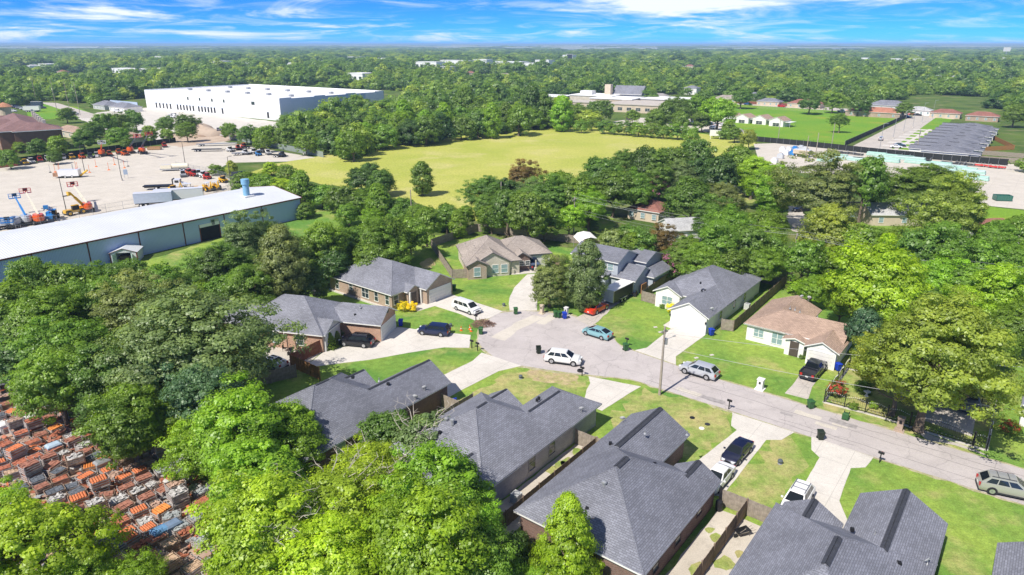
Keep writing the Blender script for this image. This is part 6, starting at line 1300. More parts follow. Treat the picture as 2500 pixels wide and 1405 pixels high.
X, Y = G(774, 722); t = thing('covered_grill', 'black covered grill on the lawn behind the orange brick house', 'grill', (X, Y, 0)); MB().lathe([(.75,0),(.8,.5),(.7,1.0),(.45,1.25),(.1,1.32)], 10).build('cover', M_black, t, smooth=True); MB().box(-1.0,1.0,-.25,.25,.75,.85).build('side_shelf', M_black, t)
X, Y = G(705, 866); t = thing('basketball_hoop', 'basketball hoop on the patio behind the gate', 'basketball hoop', (X, Y, .04), R(200)); MB().bar((0,0,0),(0,0,2.6),.06).build('pole', M_black, t); MB().box(.3,.35,-.6,.6,2.2,3.0).build('backboard', M_white, t); MB().box(-.6,.2,-.4,.4,0,.2).build('base', M_black, t); MB().lathe([(.22,0),(.23,.02)], 12, (.6,0,2.3)).build('rim', M_cone, t)
for lb, x, y, m in (('patio chair beside the brick wall', 696, 858, M_black), ('folded patio furniture on the patio', 712, 866, M_plast)):
    X, Y = G(x, y); t = thing('patio_chair', lb, 'chair', (X, Y, .04), random.random()*3); MB().box(-.25,.25,-.25,.25,.42,.47).build('seat', m, t); MB().box(-.25,.25,.21,.26,.47,.95).build('backrest', m, t)
    for a in (-.22,.22):
        for b in (-.22,.22): MB().box(a-.02,a+.02,b-.02,b+.02,0,.42).build('leg', m, t)
X, Y = G(1432, 610); t = thing('canopy_tent', 'white tent canopy behind the blue grey house', 'canopy', (X, Y, 0), R(10)); MB().loft([[(-2.2,-2.6,2.2),(-1.4,-2.6,3.0),(0,-2.6,3.3),(1.4,-2.6,3.0),(2.2,-2.6,2.2)], [(-2.2,2.6,2.2),(-1.4,2.6,3.0),(0,2.6,3.3),(1.4,2.6,3.0),(2.2,2.6,2.2)]], closed=False, caps=False).build('canopy', M_white, t)
for a in (-2.1,2.1):
    for b in (-2.5,2.5): MB().bar((a,b,0),(a,b,2.2),.05).build('leg', M_galv, t)
X, Y = G(2115, 968); t = thing('bird_bath', 'small white bird bath on the fenced lawn', 'bird bath', (X, Y, 0)); MB().lathe([(.25,0),(.1,.1),(.1,.5),(.4,.62),(.4,.68)], 12).build('basin', M_white, t, smooth=True); MB().lathe([(.18,0),(.15,.2)], 8).build('pedestal', M_white, t)
for x, y in ((1600,800),(1612,812),(1700,875),(1738,868)): tag(MB().rbox((0,0,.03),(.55,.4,.06)).build('utility_cover', M_conc, None, (*G(x,y), .02), .4), 'pale utility cover set in the lawn', 'utility cover', 'pale utility covers in the lawns')
for lb, x, y, m in (('dark manhole lid in the dry lawn left', 1690, 1021, M_black), ('round manhole lid in the dry lawn', 1727, 1037, M_plast), ('white square cover in the dry lawn', 1713, 1047, M_white)): tag(MB().lathe([(.3,0),(.3,.05),(.25,.06)], 14).build('manhole_cover', m, None, (*G(x,y), .02)), lb, 'manhole')
# ------------------------------------------------------------------ equipment yard
C_or = paint('lift_orange', (.70,.12,.02), .4); C_bl = paint('lift_blue', (.03,.22,.55), .4); C_cr = paint('lift_cream', (.78,.72,.55), .4); C_ye = paint('machine_yellow', (.80,.46,.01), .4); C_gr = paint('lift_grey', (.52,.54,.56), .4); C_dk = paint('lift_dark', (.04,.06,.10), .4); C_rd = paint('machine_red', (.55,.03,.02), .4); C_wh = paint('machine_white', (.78,.78,.77), .4)
def tyres(t, xs, ys, r, w=.35, m=None):
    for x in xs:
        for y in ys:
            o = MB().bar((x,y-w/2,r),(x,y+w/2,r),r,14).build('wheel', M_rubber, t); MB().bar((x,y-w/2-.01,r),(x,y+w/2+.01,r),r*.55,10).build('rim', m or M_white, o)
def boom_lift(label, bx, by, tx, ty, tz, body, boom, cage, group='boom lifts in the equipment yard'):
    X, Y = G(bx, by); TX, TY = G(tx, ty, tz); d = Vector((TX-X, TY-Y)); L = d.length; t = thing('boom_lift', label, 'boom lift', (X, Y, .02), math.atan2(d.y, d.x), group)
    tyres(t, (-1.5,1.5), (-1.15,1.15), .55, .4); MB().box(-2.1,2.1,-.8,.8,.45,.95).build('chassis', M_plast, t)
    b = MB(); pl = [(2.0*math.cos(a)-.5, 1.25*math.sin(a)) for a in np.linspace(0, 2*PI, 17)[:-1]]; b.prism(pl, 1.0, 2.0); b.prism([(x*.8-.1,y*.85) for x,y in pl], 2.0, 2.35); b.build('turntable', body, t)
    S = Vector((-1.0,0,2.3)); E_ = Vector((L-.6,0,tz)); q = S.lerp(E_, .5); k = (E_-S).length; ang = math.atan2(E_.z-S.z, E_.x-S.x)
    MB().rbox(S.lerp(E_, .27), (k*.56,.42,.48), ry=-ang).build('boom', boom, t); MB().rbox(S.lerp(E_, .70), (k*.5,.30,.34), ry=-ang).build('boom_extension', boom, t)
    MB().rbox(E_+Vector((.3,0,-.1)), (.9,.25,.5)).build('jib', cage, t)
    c = MB(); cx_, cz = L+.6, tz-.5; c.box(cx_-.5,cx_+.5,-1.2,1.2,cz,cz+.08)
    for x_ in (cx_-.5,cx_,cx_+.5):
        for y_ in (-1.2,-.4,.4,1.2): c.bar((x_,y_,cz),(x_,y_,cz+1.15),.035,5)
    for z_ in (.6,1.15):
        c.path([(cx_-.5,-1.2,cz+z_),(cx_+.5,-1.2,cz+z_),(cx_+.5,1.2,cz+z_),(cx_-.5,1.2,cz+z_),(cx_-.5,-1.2,cz+z_)], .04, 5)
    c.build('basket', cage, t); MB().box(cx_-.45,cx_-.1,-.5,.5,cz+.6,cz+1.3).build('control_box', M_plast, t); return t
boom_lift('blue boom lift with grey turntable nearest the warehouse', 66, 548, 36, 481, 4.5, C_gr, C_bl, C_bl); boom_lift('orange boom lift with long cream boom between blue machines', 97, 546, 62, 468, 5.0, C_or, C_cr, C_rd); boom_lift('orange boom lift with cream boom beside the telehandler', 214, 517, 178, 452, 5.0, C_or, C_cr, C_rd)
boom_lift('parked grey and blue boom lift at the left edge', 8, 560, -30, 535, 2.8, C_gr, C_bl, C_bl); boom_lift('grey and blue boom lift second from the left edge', 38, 556, 18, 538, 2.9, C_gr, C_bl, C_bl)
boom_lift('orange boom lift with raised dark boom and red basket, left one', 320, 375, 334, 333, 8.5, C_or, C_dk, C_rd); boom_lift('orange boom lift with raised dark boom and red basket, right one', 349, 376, 362, 327, 9.0, C_or, C_dk, C_rd); boom_lift('orange lift with upright mast by the yard fence', 250, 382, 248, 348, 7.5, C_or, C_or, C_wh)
def telehandler(label, bx, by, tx, ty, tz, body):
    X, Y = G(bx, by); TX, TY = G(tx, ty, tz); d = Vector((TX-X, TY-Y)); L = d.length; t = thing('telehandler', label, 'telehandler', (X, Y, .02), math.atan2(d.y, d.x))
    tyres(t, (-1.6,1.6), (-1.1,1.1), .65, .45, body); MB().box(-2.5,2.3,-.75,.75,.6,1.4).build('chassis', body, t); MB().box(-.8,.7,.35,1.2,1.3,2.4).build('cab', M_black, t); MB().box(-.85,.75,.3,1.25,2.4,2.5).build('cab_roof', body, t); MB().box(-2.4,-.6,-1.2,-.5,.9,1.7).build('engine_cover', body, t)
    S = Vector((-2.3,-.1,2.0)); E_ = Vector((L-.5,-.1,tz)); k = (E_-S).length; ang = math.atan2(E_.z-S.z, E_.x-S.x); MB().rbox(S.lerp(E_,.3), (k*.62,.5,.6), ry=-ang).build('boom', body, t); MB().rbox(S.lerp(E_,.75), (k*.5,.36,.42), ry=-ang).build('boom_extension', body, t)
    MB().rbox(E_+Vector((.3,0,-.2)), (.5,1.0,.9)).build('carriage', body, t); MB().box(E_.x+.5,E_.x+1.7,-.5,-.35,E_.z-.7,E_.z-.6).box(E_.x+.5,E_.x+1.7,.2,.35,E_.z-.7,E_.z-.6).build('forks', M_black, t)
telehandler('yellow telehandler with boom raised over the yard', 183, 524, 165, 472, 5.5, C_ye); telehandler('small blue telehandler with short boom', 127, 537, 112, 505, 3.8, C_bl)
def skid(label, x, y, body, rz=0, arms=True):
    X, Y = G(x, y); t = thing('skid_steer', label, 'loader', (X, Y, .02), rz, 'small machines along the yard fence'); tyres(t, (-.6,.6), (-.75,.75), .42, .3, body); MB().box(-1.2,.9,-.6,.6,.4,1.1).build('body', body, t); MB().box(-.4,.6,-.55,.55,1.1,2.0).build('cab', M_black, t); MB().box(-.45,.65,-.6,.6,2.0,2.08).build('cab_roof', body, t); MB().box(-1.25,-.5,-.6,.6,1.1,1.5).build('engine_cover', body, t)
    if arms:
        for s in (-1,1): MB().bar((-1.0,s*.72,1.5),(1.2,s*.72,.9),.09,6).bar((1.2,s*.72,.9),(1.5,s*.72,.3),.09,6).build('lift_arm', body, t)
        MB().loft([[(1.4,-.9,.05),(2.1,-.9,.05),(1.5,-.9,.65)],[(1.4,.9,.05),(2.1,.9,.05),(1.5,.9,.65)]]).build('bucket', M_plast, t)
for lb, x, y, m in (('yellow compact loader beside the dark dumpster', 61, 403, C_ye), ('white compact loader by the dark fence', 77, 400, C_wh), ('red compact loader by the dark fence', 99, 396, C_rd), ('small white generator by the dark fence', 116, 394, C_wh), ('white trailer engine left of the yellow chipper', 158, 390, C_wh), ('yellow orange chipper by the dark fence', 176, 389, C_ye), ('orange machine with white drum roller', 202, 388, C_or), ('dark machine right of the drum roller', 222, 387, C_dk), ('white tank machine by the dark fence', 237, 385, C_wh), ('orange excavator like machine beside the mast', 268, 381, C_or), ('orange loader right of the mast', 291, 377, C_or), ('low red machine near the earth bank', 402, 360, C_rd),
   ('orange trencher in the fenced corner', 462, 428, C_or), ('red trencher in the fenced corner', 474, 431, C_rd), ('white mini loader in the fenced corner', 486, 430, C_wh), ('second white mini loader in the fenced corner', 497, 434, C_wh), ('red roller mower at the fence', 507, 438, C_rd), ('yellow ride on roller behind the white trailers', 424, 470, C_ye), ('white compact machine far right', 562, 371, C_wh), ('red compact machine on a trailer', 582, 366, C_rd), ('white compact machine on a trailer', 600, 378, C_wh), ('white towable generator right of the trailers', 640, 372, C_wh), ('black towable machine at the far fence', 690, 383, C_dk), ('second white towable generator', 620, 376, C_wh), ('red machine behind the towable generator', 596, 362, C_rd), ('orange scissor machine left of the raised lifts', 305, 380, C_or), ('white compressor beside the left dumpster', 128, 396, C_wh), ('blue machine at the yard fence', 142, 393, C_bl), ('white machine at the right yard edge', 655, 378, C_wh), ('blue machine among the towable generators', 632, 381, C_bl), ('yellow machine under the yard hedge', 545, 446, C_ye), ('grey machine beside the trenchers', 448, 432, C_gr), ('white machine behind the flatbed truck', 436, 455, C_wh)): skid(lb, x, y, m, R(-38+random.uniform(-25,25)), arms=not any(k in lb for k in ('generator','tank','engine','roller','towable')))
def backhoe(label, x, y, rz):
    X, Y = G(x, y); t = thing('backhoe', label, 'backhoe', (X, Y, .02), rz, 'yellow backhoes behind the warehouse'); tyres(t, (-1.1,), (-.85,.85), .7, .45, C_ye); tyres(t, (1.3,), (-.8,.8), .48, .35, C_ye); MB().box(-1.6,2.0,-.45,.45,.6,1.2).box(.4,2.1,-.42,.42,1.2,1.7).build('body', C_ye, t)
    for a in (-1.2,.2):
        for b in (-.6,.6): MB().bar((a,b,1.2),(a,b,2.5),.04).build('cab_post', M_black, t)
    MB().box(-1.4,.4,-.75,.75,2.5,2.6).build('cab_roof', C_wh, t); MB().bar((-1.8,0,.9),(-2.4,0,3.0),.14,6).bar((-2.4,0,3.0),(-3.0,0,1.2),.11,6).build('hoe_arm', C_ye, t); MB().rbox((-2.9,0,.9), (.5,.6,.6)).build('hoe_bucket', M_plast, t)
    for s in (-1,1): MB().bar((.6,s*.55,1.3),(2.6,s*.55,.6),.08,6).build('lift_arm', C_ye, t)
    MB().loft([[(2.5,-1.0,.1),(3.2,-1.0,.1),(2.6,-1.0,.8)],[(2.5,1.0,.1),(3.2,1.0,.1),(2.6,1.0,.8)]]).build('bucket', C_ye, t)
backhoe('yellow backhoe with raised arm, right of the pair', 528, 464, R(130)); backhoe('yellow backhoe left of the pair', 507, 467, R(140)); backhoe('tan tractor with roof behind the white trailers', 466, 470, R(20))
# flatbed truck
X, Y = G(408, 462); t = thing('flatbed_truck', 'white cab flatbed tow truck in the yard', 'truck', (X, Y, .02), R(12)); MB().box(-6.2,1.8,-1.2,1.2,1.0,1.25).build('flatbed', M_black, t); MB().box(1.9,2.1,-1.2,1.2,1.0,3.0).build('headboard', M_black, t); MB().box(2.2,4.0,-1.1,1.1,.8,2.8).build('cab', C_wh, t); MB().loft([[(4.0,-1.0,.7),(4.0,1.0,.7),(4.0,1.0,1.9),(4.0,-1.0,1.9)],[(5.6,-.8,.7),(5.6,.8,.7),(5.6,.8,1.6),(5.6,-.8,1.6)]]).build('hood', C_wh, t); MB().box(4.0,4.03,-.95,.95,1.95,2.65).build('windscreen', M_cglass, t)
for s in (-1,1): MB().box(2.6,3.7,s*1.1-.02,s*1.1+.02,1.9,2.6).build('side_window', M_cglass, t)
tyres(t, (-2.6,4.8), (-1.0,1.0), .5, .35); MB().box(-6,4.5,-.5,.5,.6,1.0).build('chassis', M_black, t)
def dumpster(label, x, y, m, L=6.5, h=1.6, rz=R(50), W=2.4):
    X, Y = G(x, y); t = thing('dumpster', label, 'dumpster', (X, Y, .02), rz); b = MB(); b.box(-L/2,L/2,-W/2,W/2,.15,.25)
    b.box(-L/2,L/2,-W/2,-W/2+.08,.2,h).box(-L/2,L/2,W/2-.08,W/2,.2,h).box(-L/2,-L/2+.08,-W/2,W/2,.2,h).box(L/2-.08,L/2,-W/2,W/2,.2,h); b.build('body', m, t)
    r_ = MB()
    for i in range(7): xx = -L/2+.3+i*(L-.6)/6; r_.box(xx-.06,xx+.06,-W/2-.07,-W/2,.2,h).box(xx-.06,xx+.06,W/2,W/2+.07,.2,h)
    r_.build('ribs', m, t); MB().box(-L/2-.04,L/2+.04,-W/2-.05,W/2+.05,h,h+.08).box(-L/2+.1,L/2-.1,-W/2+.1,W/2-.1,h-.5,h+.081) if False else None
    for s in (-1,1): MB().bar((-L/2+.6,s*(W/2-.3),.08),(L/2-.6,s*(W/2-.3),.08),.08,6).build('skid_rail', M_black, t)
dumpster('faded red open dumpster at the left yard fence', 15, 408, paint('faded_red', (.45,.13,.09), .6)); dumpster('black open dumpster beside the red one', 39, 405, paint('dumpster_black', (.03,.035,.05), .6)); dumpster('dark green dumpster on the empty storage yard', 2446, 490, paint('dumpster_green', (.03,.14,.10), .6), 4.0, 1.5, R(-10)); dumpster('rusty brown roll container near the lifts', 378, 366, paint('rust_tan', (.42,.25,.12), .7), 5.0, 1.2, R(10))
def box_trailer(label, x, y, L, rz, col=C_wh, h=3.6, rear=None):
    X, Y = G(x, y); t = thing('box_trailer', label, 'trailer', (X, Y, .02), rz); MB().box(-L/2,L/2,-1.25,1.25,1.1,h).build('box', mat('trailer_side', (.50,.56,.66), .5, .06) if rear is None else rear, t); MB().box(-L/2-.03,L/2+.03,-1.28,1.28,h,h+.08).build('roof', col, t); MB().box(-L/2-.03,-L/2,-1.2,1.2,1.1,h).build('rear_door', col, t); tyres(t, (-L/2+1.4,-L/2+2.6), (-1.0,1.0), .5, .35); MB().box(-L/2,L/2,-.4,.4,.7,1.1).build('chassis', M_black, t); MB().bar((L/2-2,.6,0),(L/2-2,.6,1.1),.08).bar((L/2-2,-.6,0),(L/2-2,-.6,1.1),.08).build('landing_leg', M_black, t)
box_trailer('white box trailer behind the warehouse roof, right one', 440, 494, 12, R(20), rear=C_wh); box_trailer('blue sided white box trailer behind the warehouse roof', 378, 503, 9, R(20)); box_trailer('white trailer in the lot behind the flats', 80, 274, 9, R(10), rear=C_wh); box_trailer('black box trailer by the far grass', 92, 262, 7, R(0), rear=C_dk)
def flat_trailer(label, x, y, L, rz, deck=M_black):
    X, Y = G(x, y); t = thing('flat_trailer', label, 'trailer', (X, Y, .02), rz, 'flat trailers in the yard'); MB().box(-L/2,L/2,-1.1,1.1,.75,.95).build('deck', deck, t); tyres(t, (-L/2+1.5,-L/2+2.6), (-1.15,1.15), .4, .3); MB().bar((L/2,.7,.8),(L/2+1.6,0,.6),.07).bar((L/2,-.7,.8),(L/2+1.6,0,.6),.07).build('drawbar', M_black, t); MB().bar((L/2+1.4,0,0),(L/2+1.4,0,.8),.06).build('jack', M_galv, t)
flat_trailer('long grey flat trailer at the top of the yard', 530, 356, 16, R(15), M_galv); flat_trailer('black ramp trailer in the middle of the yard', 505, 370, 11, R(5)); flat_trailer('flat trailer loaded with a red machine', 575, 368, 7, R(10)); flat_trailer('black flat trailer at the slatted fence', 612, 363, 7, R(10)); flat_trailer('low trailer under the white generator', 590, 379, 7, R(25), M_galv); flat_trailer('small black trailer at the far right of the yard', 680, 384, 5, R(-10))
# white plant, tank trailer, delineators, sign board, solar lights
X, Y = G(172, 434); t = thing('mixing_plant', 'white mixing plant on skids in the middle of the yard', 'plant', (X, Y, .02), R(10)); MB().box(-3,3,-1.2,1.2,.6,2.6).build('cabinet', C_wh, t); MB().box(-4.6,-3,-.9,.9,.5,1.6).build('hopper', mat('rust', (.35,.2,.12), .8, .3), t); MB().bar((3,0,.5),(5.4,0,2.2),.3,8).build('conveyor', C_ye, t); MB().box(-3.2,3.2,-.9,.9,.2,.6).build('skid', M_black, t); tyres(t, (-1,1), (-1.1,1.1), .4, .3); MB().bar((1,.5,2.6),(1,.5,4.2),.12,8).build('exhaust', M_galv, t)
X, Y = G(430, 417); t = thing('tank_trailer', 'pale tank trailer with pump beside the lamp post', 'trailer', (X, Y, .02), R(12)); MB().bar((-1,0,1.5),(4,0,1.5),.9,16).build('tank', C_cr, t, smooth=True); MB().box(-4.5,-1.2,-.9,.9,.8,2.0).build('pump', C_cr, t); MB().box(-4.8,4.2,-1,1,.5,.8).build('chassis', M_galv, t); tyres(t, (1.5,2.7), (-1.0,1.0), .4, .3)
for i, (x, y) in enumerate(((123,422),(135,421),(145,424),(186,413),(190,415),(219,422),(235,408),(266,416),(280,403),(304,411),(313,407),(146,418))):
    t = thing('delineator_post', 'thin orange delineator post on the empty yard' if i not in (0,10) else 'black based sign post on the empty yard', 'delineator', (*G(x,y), .02), 0, 'delineator posts on the yard'); MB().lathe([(.5,0),(.4,.12),(.15,.3)], 10).build('base', M_black if i in (0,10) else M_cone, t); MB().bar((0,0,.1),(0,0,2.6),.06).build('post', M_cone if i not in (0,10) else M_galv, t)
X, Y = G(309, 436); t = thing('sign_board', 'grey sign board on two legs on the yard', 'sign', (X, Y, .02), R(20)); MB().box(-.6,.6,-.04,.04,1.2,2.8).build('board', mat('sign_back', (.36,.44,.54), .5, .05), t)
for s in (-1,1): MB().bar((s*.5,0,0),(s*.5,0,1.3),.05).build('leg', M_galv, t)
for lb, x, y in (('solar panel rig at the fence by the backhoes', 585, 452), ('solar panel rig near the earth mound', 543, 334)):
    X, Y = G(x, y); t = thing('solar_rig', lb, 'solar panel', (X, Y, .02), R(30)); MB().bar((0,0,0),(0,0,3.4),.08).build('mast', M_galv, t)
    for a in (-1.05, 1.05):
        for b in (-.6, .6): p = MB().rbox((0,0,0), (2.0,1.1,.06)).build('solar_panel', mat('solar_blue', (.02,.04,.11), .15, .05), t, (a, b*.8, 3.4-b*.75)); p.rotation_euler = (R(-42), 0, 0)
    MB().box(-1,1,-.6,.6,.4,1.0).build('battery_box', C_wh, t)
# earth mound with shrubs
X, Y = G(490, 330); mo = MB(); rg = []
for k in range(7):
    r_ = 9.5*(1-k/6.6)**.8; rg.append([(r_*1.3*math.cos(a)*(1+.16*math.sin(a*3+k)), r_*math.sin(a)*(1+.14*math.cos(a*2+k*1.3)), k*.85+.25*math.sin(a*4+k)*min(k,1)) for a in np.linspace(0, 2*PI, 25)[:-1]])
mo.loft(rg); t = thing('earth_mound', 'overgrown mound of excavated earth behind the yard', 'earth mound', (X, Y, 0)); mo.build('soil', M_dirt, t, smooth=True)
for a, b, r_ in ((-5,-2,4.5),(-8,0,4),(-2,1,3.5)): c = obj('scrub', CR['bush'], t, (a, b, 2.0)); c.scale = (r_, r_, r_*1.4); c.color = (.10,.17,.03,1)
# ------------------------------------------------------------------ salvage yard: crates of roof tiles and bricks
M_crate = mat('crate_wood', (.33,.24,.18), .9, .3, 3); M_crateg = mat('grey_crate_wood', (.42,.38,.36), .9, .25, 3)
def tilem(n, c): return mat(n, c, .8, .32, 2.2, col2=sc3(c, 1.3))
TL = [('orange clay roof tiles', 'orange', tilem('clay_orange', (.56,.18,.075)), 'barrel'), ('flat red clay tiles', 'red', tilem('clay_red', (.48,.17,.10)), 'flat'), ('pale tan tiles', 'tan', tilem('tile_tan', (.52,.36,.24)), 'flat'), ('grey slate pieces', 'grey', tilem('slate_grey', (.34,.36,.36)), 'loose'), ('mixed broken tiles', 'mixed', tilem('tile_mixed', (.45,.30,.23)), 'loose'), ('dark slate tiles', 'dark', tilem('slate_dark', (.14,.155,.18)), 'flat'), ('reclaimed bricks', 'brick', tilem('old_brick', (.36,.16,.11)), 'flat'), ('bright orange barrel tiles', 'bright', tilem('clay_bright', (.66,.24,.06)), 'barrel'), ('rust brown tiles', 'rust', tilem('clay_rust', (.32,.11,.06)), 'loose'), ('pale grey stone', 'stone', tilem('stone_pale', (.50,.48,.46)), 'loose')]
PROT = []
for k, (what, key, m, kind) in enumerate(TL):
  for var in range(2):
    r_ = random.Random(40+k*2+var); W_, D_, H_ = 1.45, 1.12, r_.uniform(.75, .95)
    t = thing('tile_crate', 'slatted wooden crate of %s in the salvage yard' % what, 'crate', (0,0,0), 0, 'crates of %s' % what)
    f = MB()
    for sx_ in (-1,1):
        for sy_ in (-1,1): f.box(sx_*W_/2-.05,sx_*W_/2+.05,sy_*D_/2-.05,sy_*D_/2+.05,.02,H_+.06)
    for z in (.22,.46,.70):
        if z+.1 < H_+.05:
            for s in (-1,1): f.box(-W_/2,W_/2,s*(D_/2+.06)-.015,s*(D_/2+.06)+.015,z,z+.11); f.box(s*(W_/2+.06)-.015,s*(W_/2+.06)+.015,-D_/2,D_/2,z,z+.11)
    f.box(-W_/2,W_/2,-D_/2,D_/2,.10,.14); f.box(-W_/2,W_/2,-D_/2,-D_/2+.1,0,.1).box(-W_/2,W_/2,D_/2-.1,D_/2,0,.1)
    f.build('crate_frame', M_crateg if r_.random() < .5 else M_crate, t, fix=False)
    g = MB(); g.box(-W_/2+.06,W_/2-.06,-D_/2+.06,D_/2-.06,.14,H_-.12)
    if kind == 'barrel':
        nx = 6; ww = (W_-.16)/nx
        for i in range(nx):
            for j in range(3):
                x0 = -W_/2+.08+ww*(i+.5); y0 = -D_/2+.08+j*(D_-.16)/3; y1 = y0+(D_-.16)/3+.03; z0 = H_-.10+j*.012+r_.uniform(-.02,.02)
                arc = [(x0+ww*.48*math.cos(a), ww*.5*math.sin(a)) for a in np.linspace(PI, 0, 6)]
                g.loft([[(px_, y0, z0+pz) for px_, pz in arc], [(px_, y1, z0+pz+.02) for px_, pz in arc]], closed=True)
    elif kind == 'flat':
        for i in range(4):
            for j in range(5): g.rbox((-W_/2+.22+i*.335, -D_/2+.16+j*.20, H_-.06+r_.uniform(-.04,.04)), (.31,.17,.10), r_.uniform(-.12,.12), r_.uniform(-.12,.12))
    else:
        for i in range(26): g.rbox((r_.uniform(-W_/2+.15,W_/2-.15), r_.uniform(-D_/2+.12,D_/2-.12), H_-.10+r_.uniform(0,.16)), (r_.uniform(.2,.42),r_.uniform(.14,.28),r_.uniform(.03,.08)), r_.uniform(0,PI), r_.uniform(-.35,.35), r_.uniform(-.35,.35))
    g.build('tiles', m, t, fix=False); PROT.append((t, key))
yard = [G(*p) for p in ((-40,1000),(60,965),(120,985),(230,1050),(330,1095),(440,1120),(490,1180),(520,1250),(530,1420),(330,1450),(200,1330),(150,1240),(-40,1190))]
used = set(); cand = []
vv0, uu0 = [], []
Pvu = [toVU(*p) for p in yard]; v0, v1 = min(p[0] for p in Pvu), max(p[0] for p in Pvu); u0, u1 = min(p[1] for p in Pvu), max(p[1] for p in Pvu)
ri = 0; v = v0
rnd = random.Random(3)
while v < v1:
    u = u0 + rnd.uniform(0, .8); run = None
    while u < u1:
        X, Y = VU(v, u); X += rnd.uniform(-.26,.26); Y += rnd.uniform(-.26,.26)
        if in_poly(np.array([X]), np.array([Y]), yard)[0] and rnd.random() > .10: cand.append((X, Y, ri, u))
        u += 1.62 + (rnd.uniform(.2, .7) if rnd.random() < .1 else 0)
    v += 1.45 if ri % 3 else 1.75; ri += 1
cand.sort(key=lambda q: q[1]); 
rowkind = {}
cand = cand[:285]
for X, Y, r_, u in cand:
    if rnd.random() < .55 or r_ not in rowkind: rowkind[r_] = rnd.choices(range(10), (3,4,3,4,4,2,3,1,3,3))[0]
    k = rowkind[r_]*2 + rnd.randrange(2); proto, key = PROT[k]
    rz = R(52) + (rnd.uniform(-.16,.16) if rnd.random() < .75 else rnd.uniform(-.6,.6)) + (PI if rnd.random() < .5 else 0)
    z = 0
    if k not in used:
        used.add(k); proto.location = (X, Y, 0); proto.rotation_euler = (0,0,rz)
    else: copy_tree(proto, (X, Y, 0), rz, scale=(rnd.uniform(.8,1.0), rnd.uniform(.8,1.0), rnd.uniform(.65,1.1)))
    if rnd.random() < .10 and len(cand) < 300: copy_tree(proto, (X+.03, Y+.02, .93), rz+rnd.uniform(-.1,.1))
for k in range(20):
    if k not in used:
        for ch in list(PROT[k][0].children): bpy.data.objects.remove(ch)
        bpy.data.objects.remove(PROT[k][0])
rb_ = {}
for i in range(4200):
    X = rnd.uniform(min(p[0] for p in yard)-3, max(p[0] for p in yard)+2); Y = rnd.uniform(min(p[1] for p in yard)-3, max(p[1] for p in yard)+8)
    if not in_poly(np.array([X]), np.array([Y]), [G(*p) for p in ((-60,980),(60,930),(240,1030),(440,1100),(540,1250),(560,1440),(150,1450),(-60,1210))])[0]: continue
    k = rnd.choice((0,1,2,3,4,6,9,3,8)); rb_.setdefault(k, MB()).rbox((X, Y, rnd.uniform(.03,.45)), (rnd.uniform(.25,.95),rnd.uniform(.15,.45),rnd.uniform(.03,.14)), rnd.uniform(0,PI), rnd.uniform(-.4,.4), rnd.uniform(-.4,.4))
for k, mb_ in rb_.items(): tag(mb_.build('tile_rubble', TL[k][2], fix=False), 'loose %s strewn between the crates' % TL[k][0], 'rubble', 'loose rubble of the salvage yard', 'stuff')
# white wrapped pallets and a covered stack
for lb, x, y, m in (('white sheeted pallet at the back of the crates, left', 18, 1052, M_white), ('white sheeted pallet at the back of the crates, right', 40, 1043, M_white), ('white sheeted pallet third along', 70, 1035, M_white), ('grey wrapped block among the crates', 253, 1146, M_galv), ('pale blue stacked crates among the tiles', 135, 1105, mat('pale_blue_crate', (.38,.48,.58), .6, .15, 2)), ('blue grey wrapped bundle near the yellow lime tree', 425, 1300, mat('blue_wrap', (.16,.22,.32), .4, .2, 2)), ('blue barrels stack beside the brown crates', 395, 1315, mat('blue_drum', (.12,.25,.42), .4, .2, 2))):
    X, Y = G(x, y); t = thing('wrapped_pallet', lb, 'pallet', (X, Y, 0), R(52)); MB().loft([[(-.7,-.55,.12),(.7,-.55,.12),(.7,.55,.12),(-.7,.55,.12)],[(-.68,-.53,.95),(.68,-.53,.95),(.68,.53,.95),(-.68,.53,.95)],[(-.5,-.38,1.08),(.5,-.38,1.08),(.5,.38,1.08),(-.5,.38,1.08)]]).build('load', m, t); MB().box(-.7,.7,-.55,.55,.08,.12).box(-.7,.7,-.55,-.45,0,.08).box(-.7,.7,.45,.55,0,.08).build('pallet', M_crate, t)
X, Y = G(38, 926); t = thing('forklift', 'yellow forklift at the salvage yard entrance', 'forklift', (X, Y, 0), R(60)); tyres(t, (-.8,.8), (-.5,.5), .35, .25, C_ye); MB().box(-1.2,1.1,-.55,.55,.3,1.1).build('body', C_ye, t); MB().box(-.6,.5,-.5,.5,2.0,2.1).build('roof', C_wh, t)
for a in (-.6,.5):
    for b in (-.48,.48): MB().bar((a,b,1.0),(a,b,2.0),.04).build('cab_post', M_black, t)
MB().box(1.15,1.3,-.4,-.3,.1,2.4).box(1.15,1.3,.3,.4,.1,2.4).build('mast', M_black, t); MB().box(1.3,2.4,-.35,-.22,.08,.14).box(1.3,2.4,.22,.35,.08,.14).build('forks', M_black, t)
X, Y = G(50, 975); t = thing('utility_trailer', 'open dark utility trailer beside the crates', 'trailer', (X, Y, 0), R(25)); MB().box(-1.9,1.9,-.9,.9,.55,.65).build('deck', M_wood, t); MB().box(-1.9,1.9,-.95,-.9,.6,1.05).box(-1.9,1.9,.9,.95,.6,1.05).box(1.86,1.92,-.9,.9,.6,1.05).build('side_rails', M_black, t); tyres(t, (-.3,), (-1.05,1.05), .36, .22, M_black); MB().bar((-1.9,.6,.55),(-3.3,0,.45),.05).bar((-1.9,-.6,.55),(-3.3,0,.45),.05).build('drawbar', M_black, t)
flat_trailer('white flat trailer at the salvage yard entrance', 12, 945, 4, R(30), M_white); skid('black lift truck beside the feathery tree', 72, 945, C_dk, R(60))
box_trailer('dark container at the back of the salvage yard', 12, 900, 5, R(20), rear=C_dk, h=2.8)
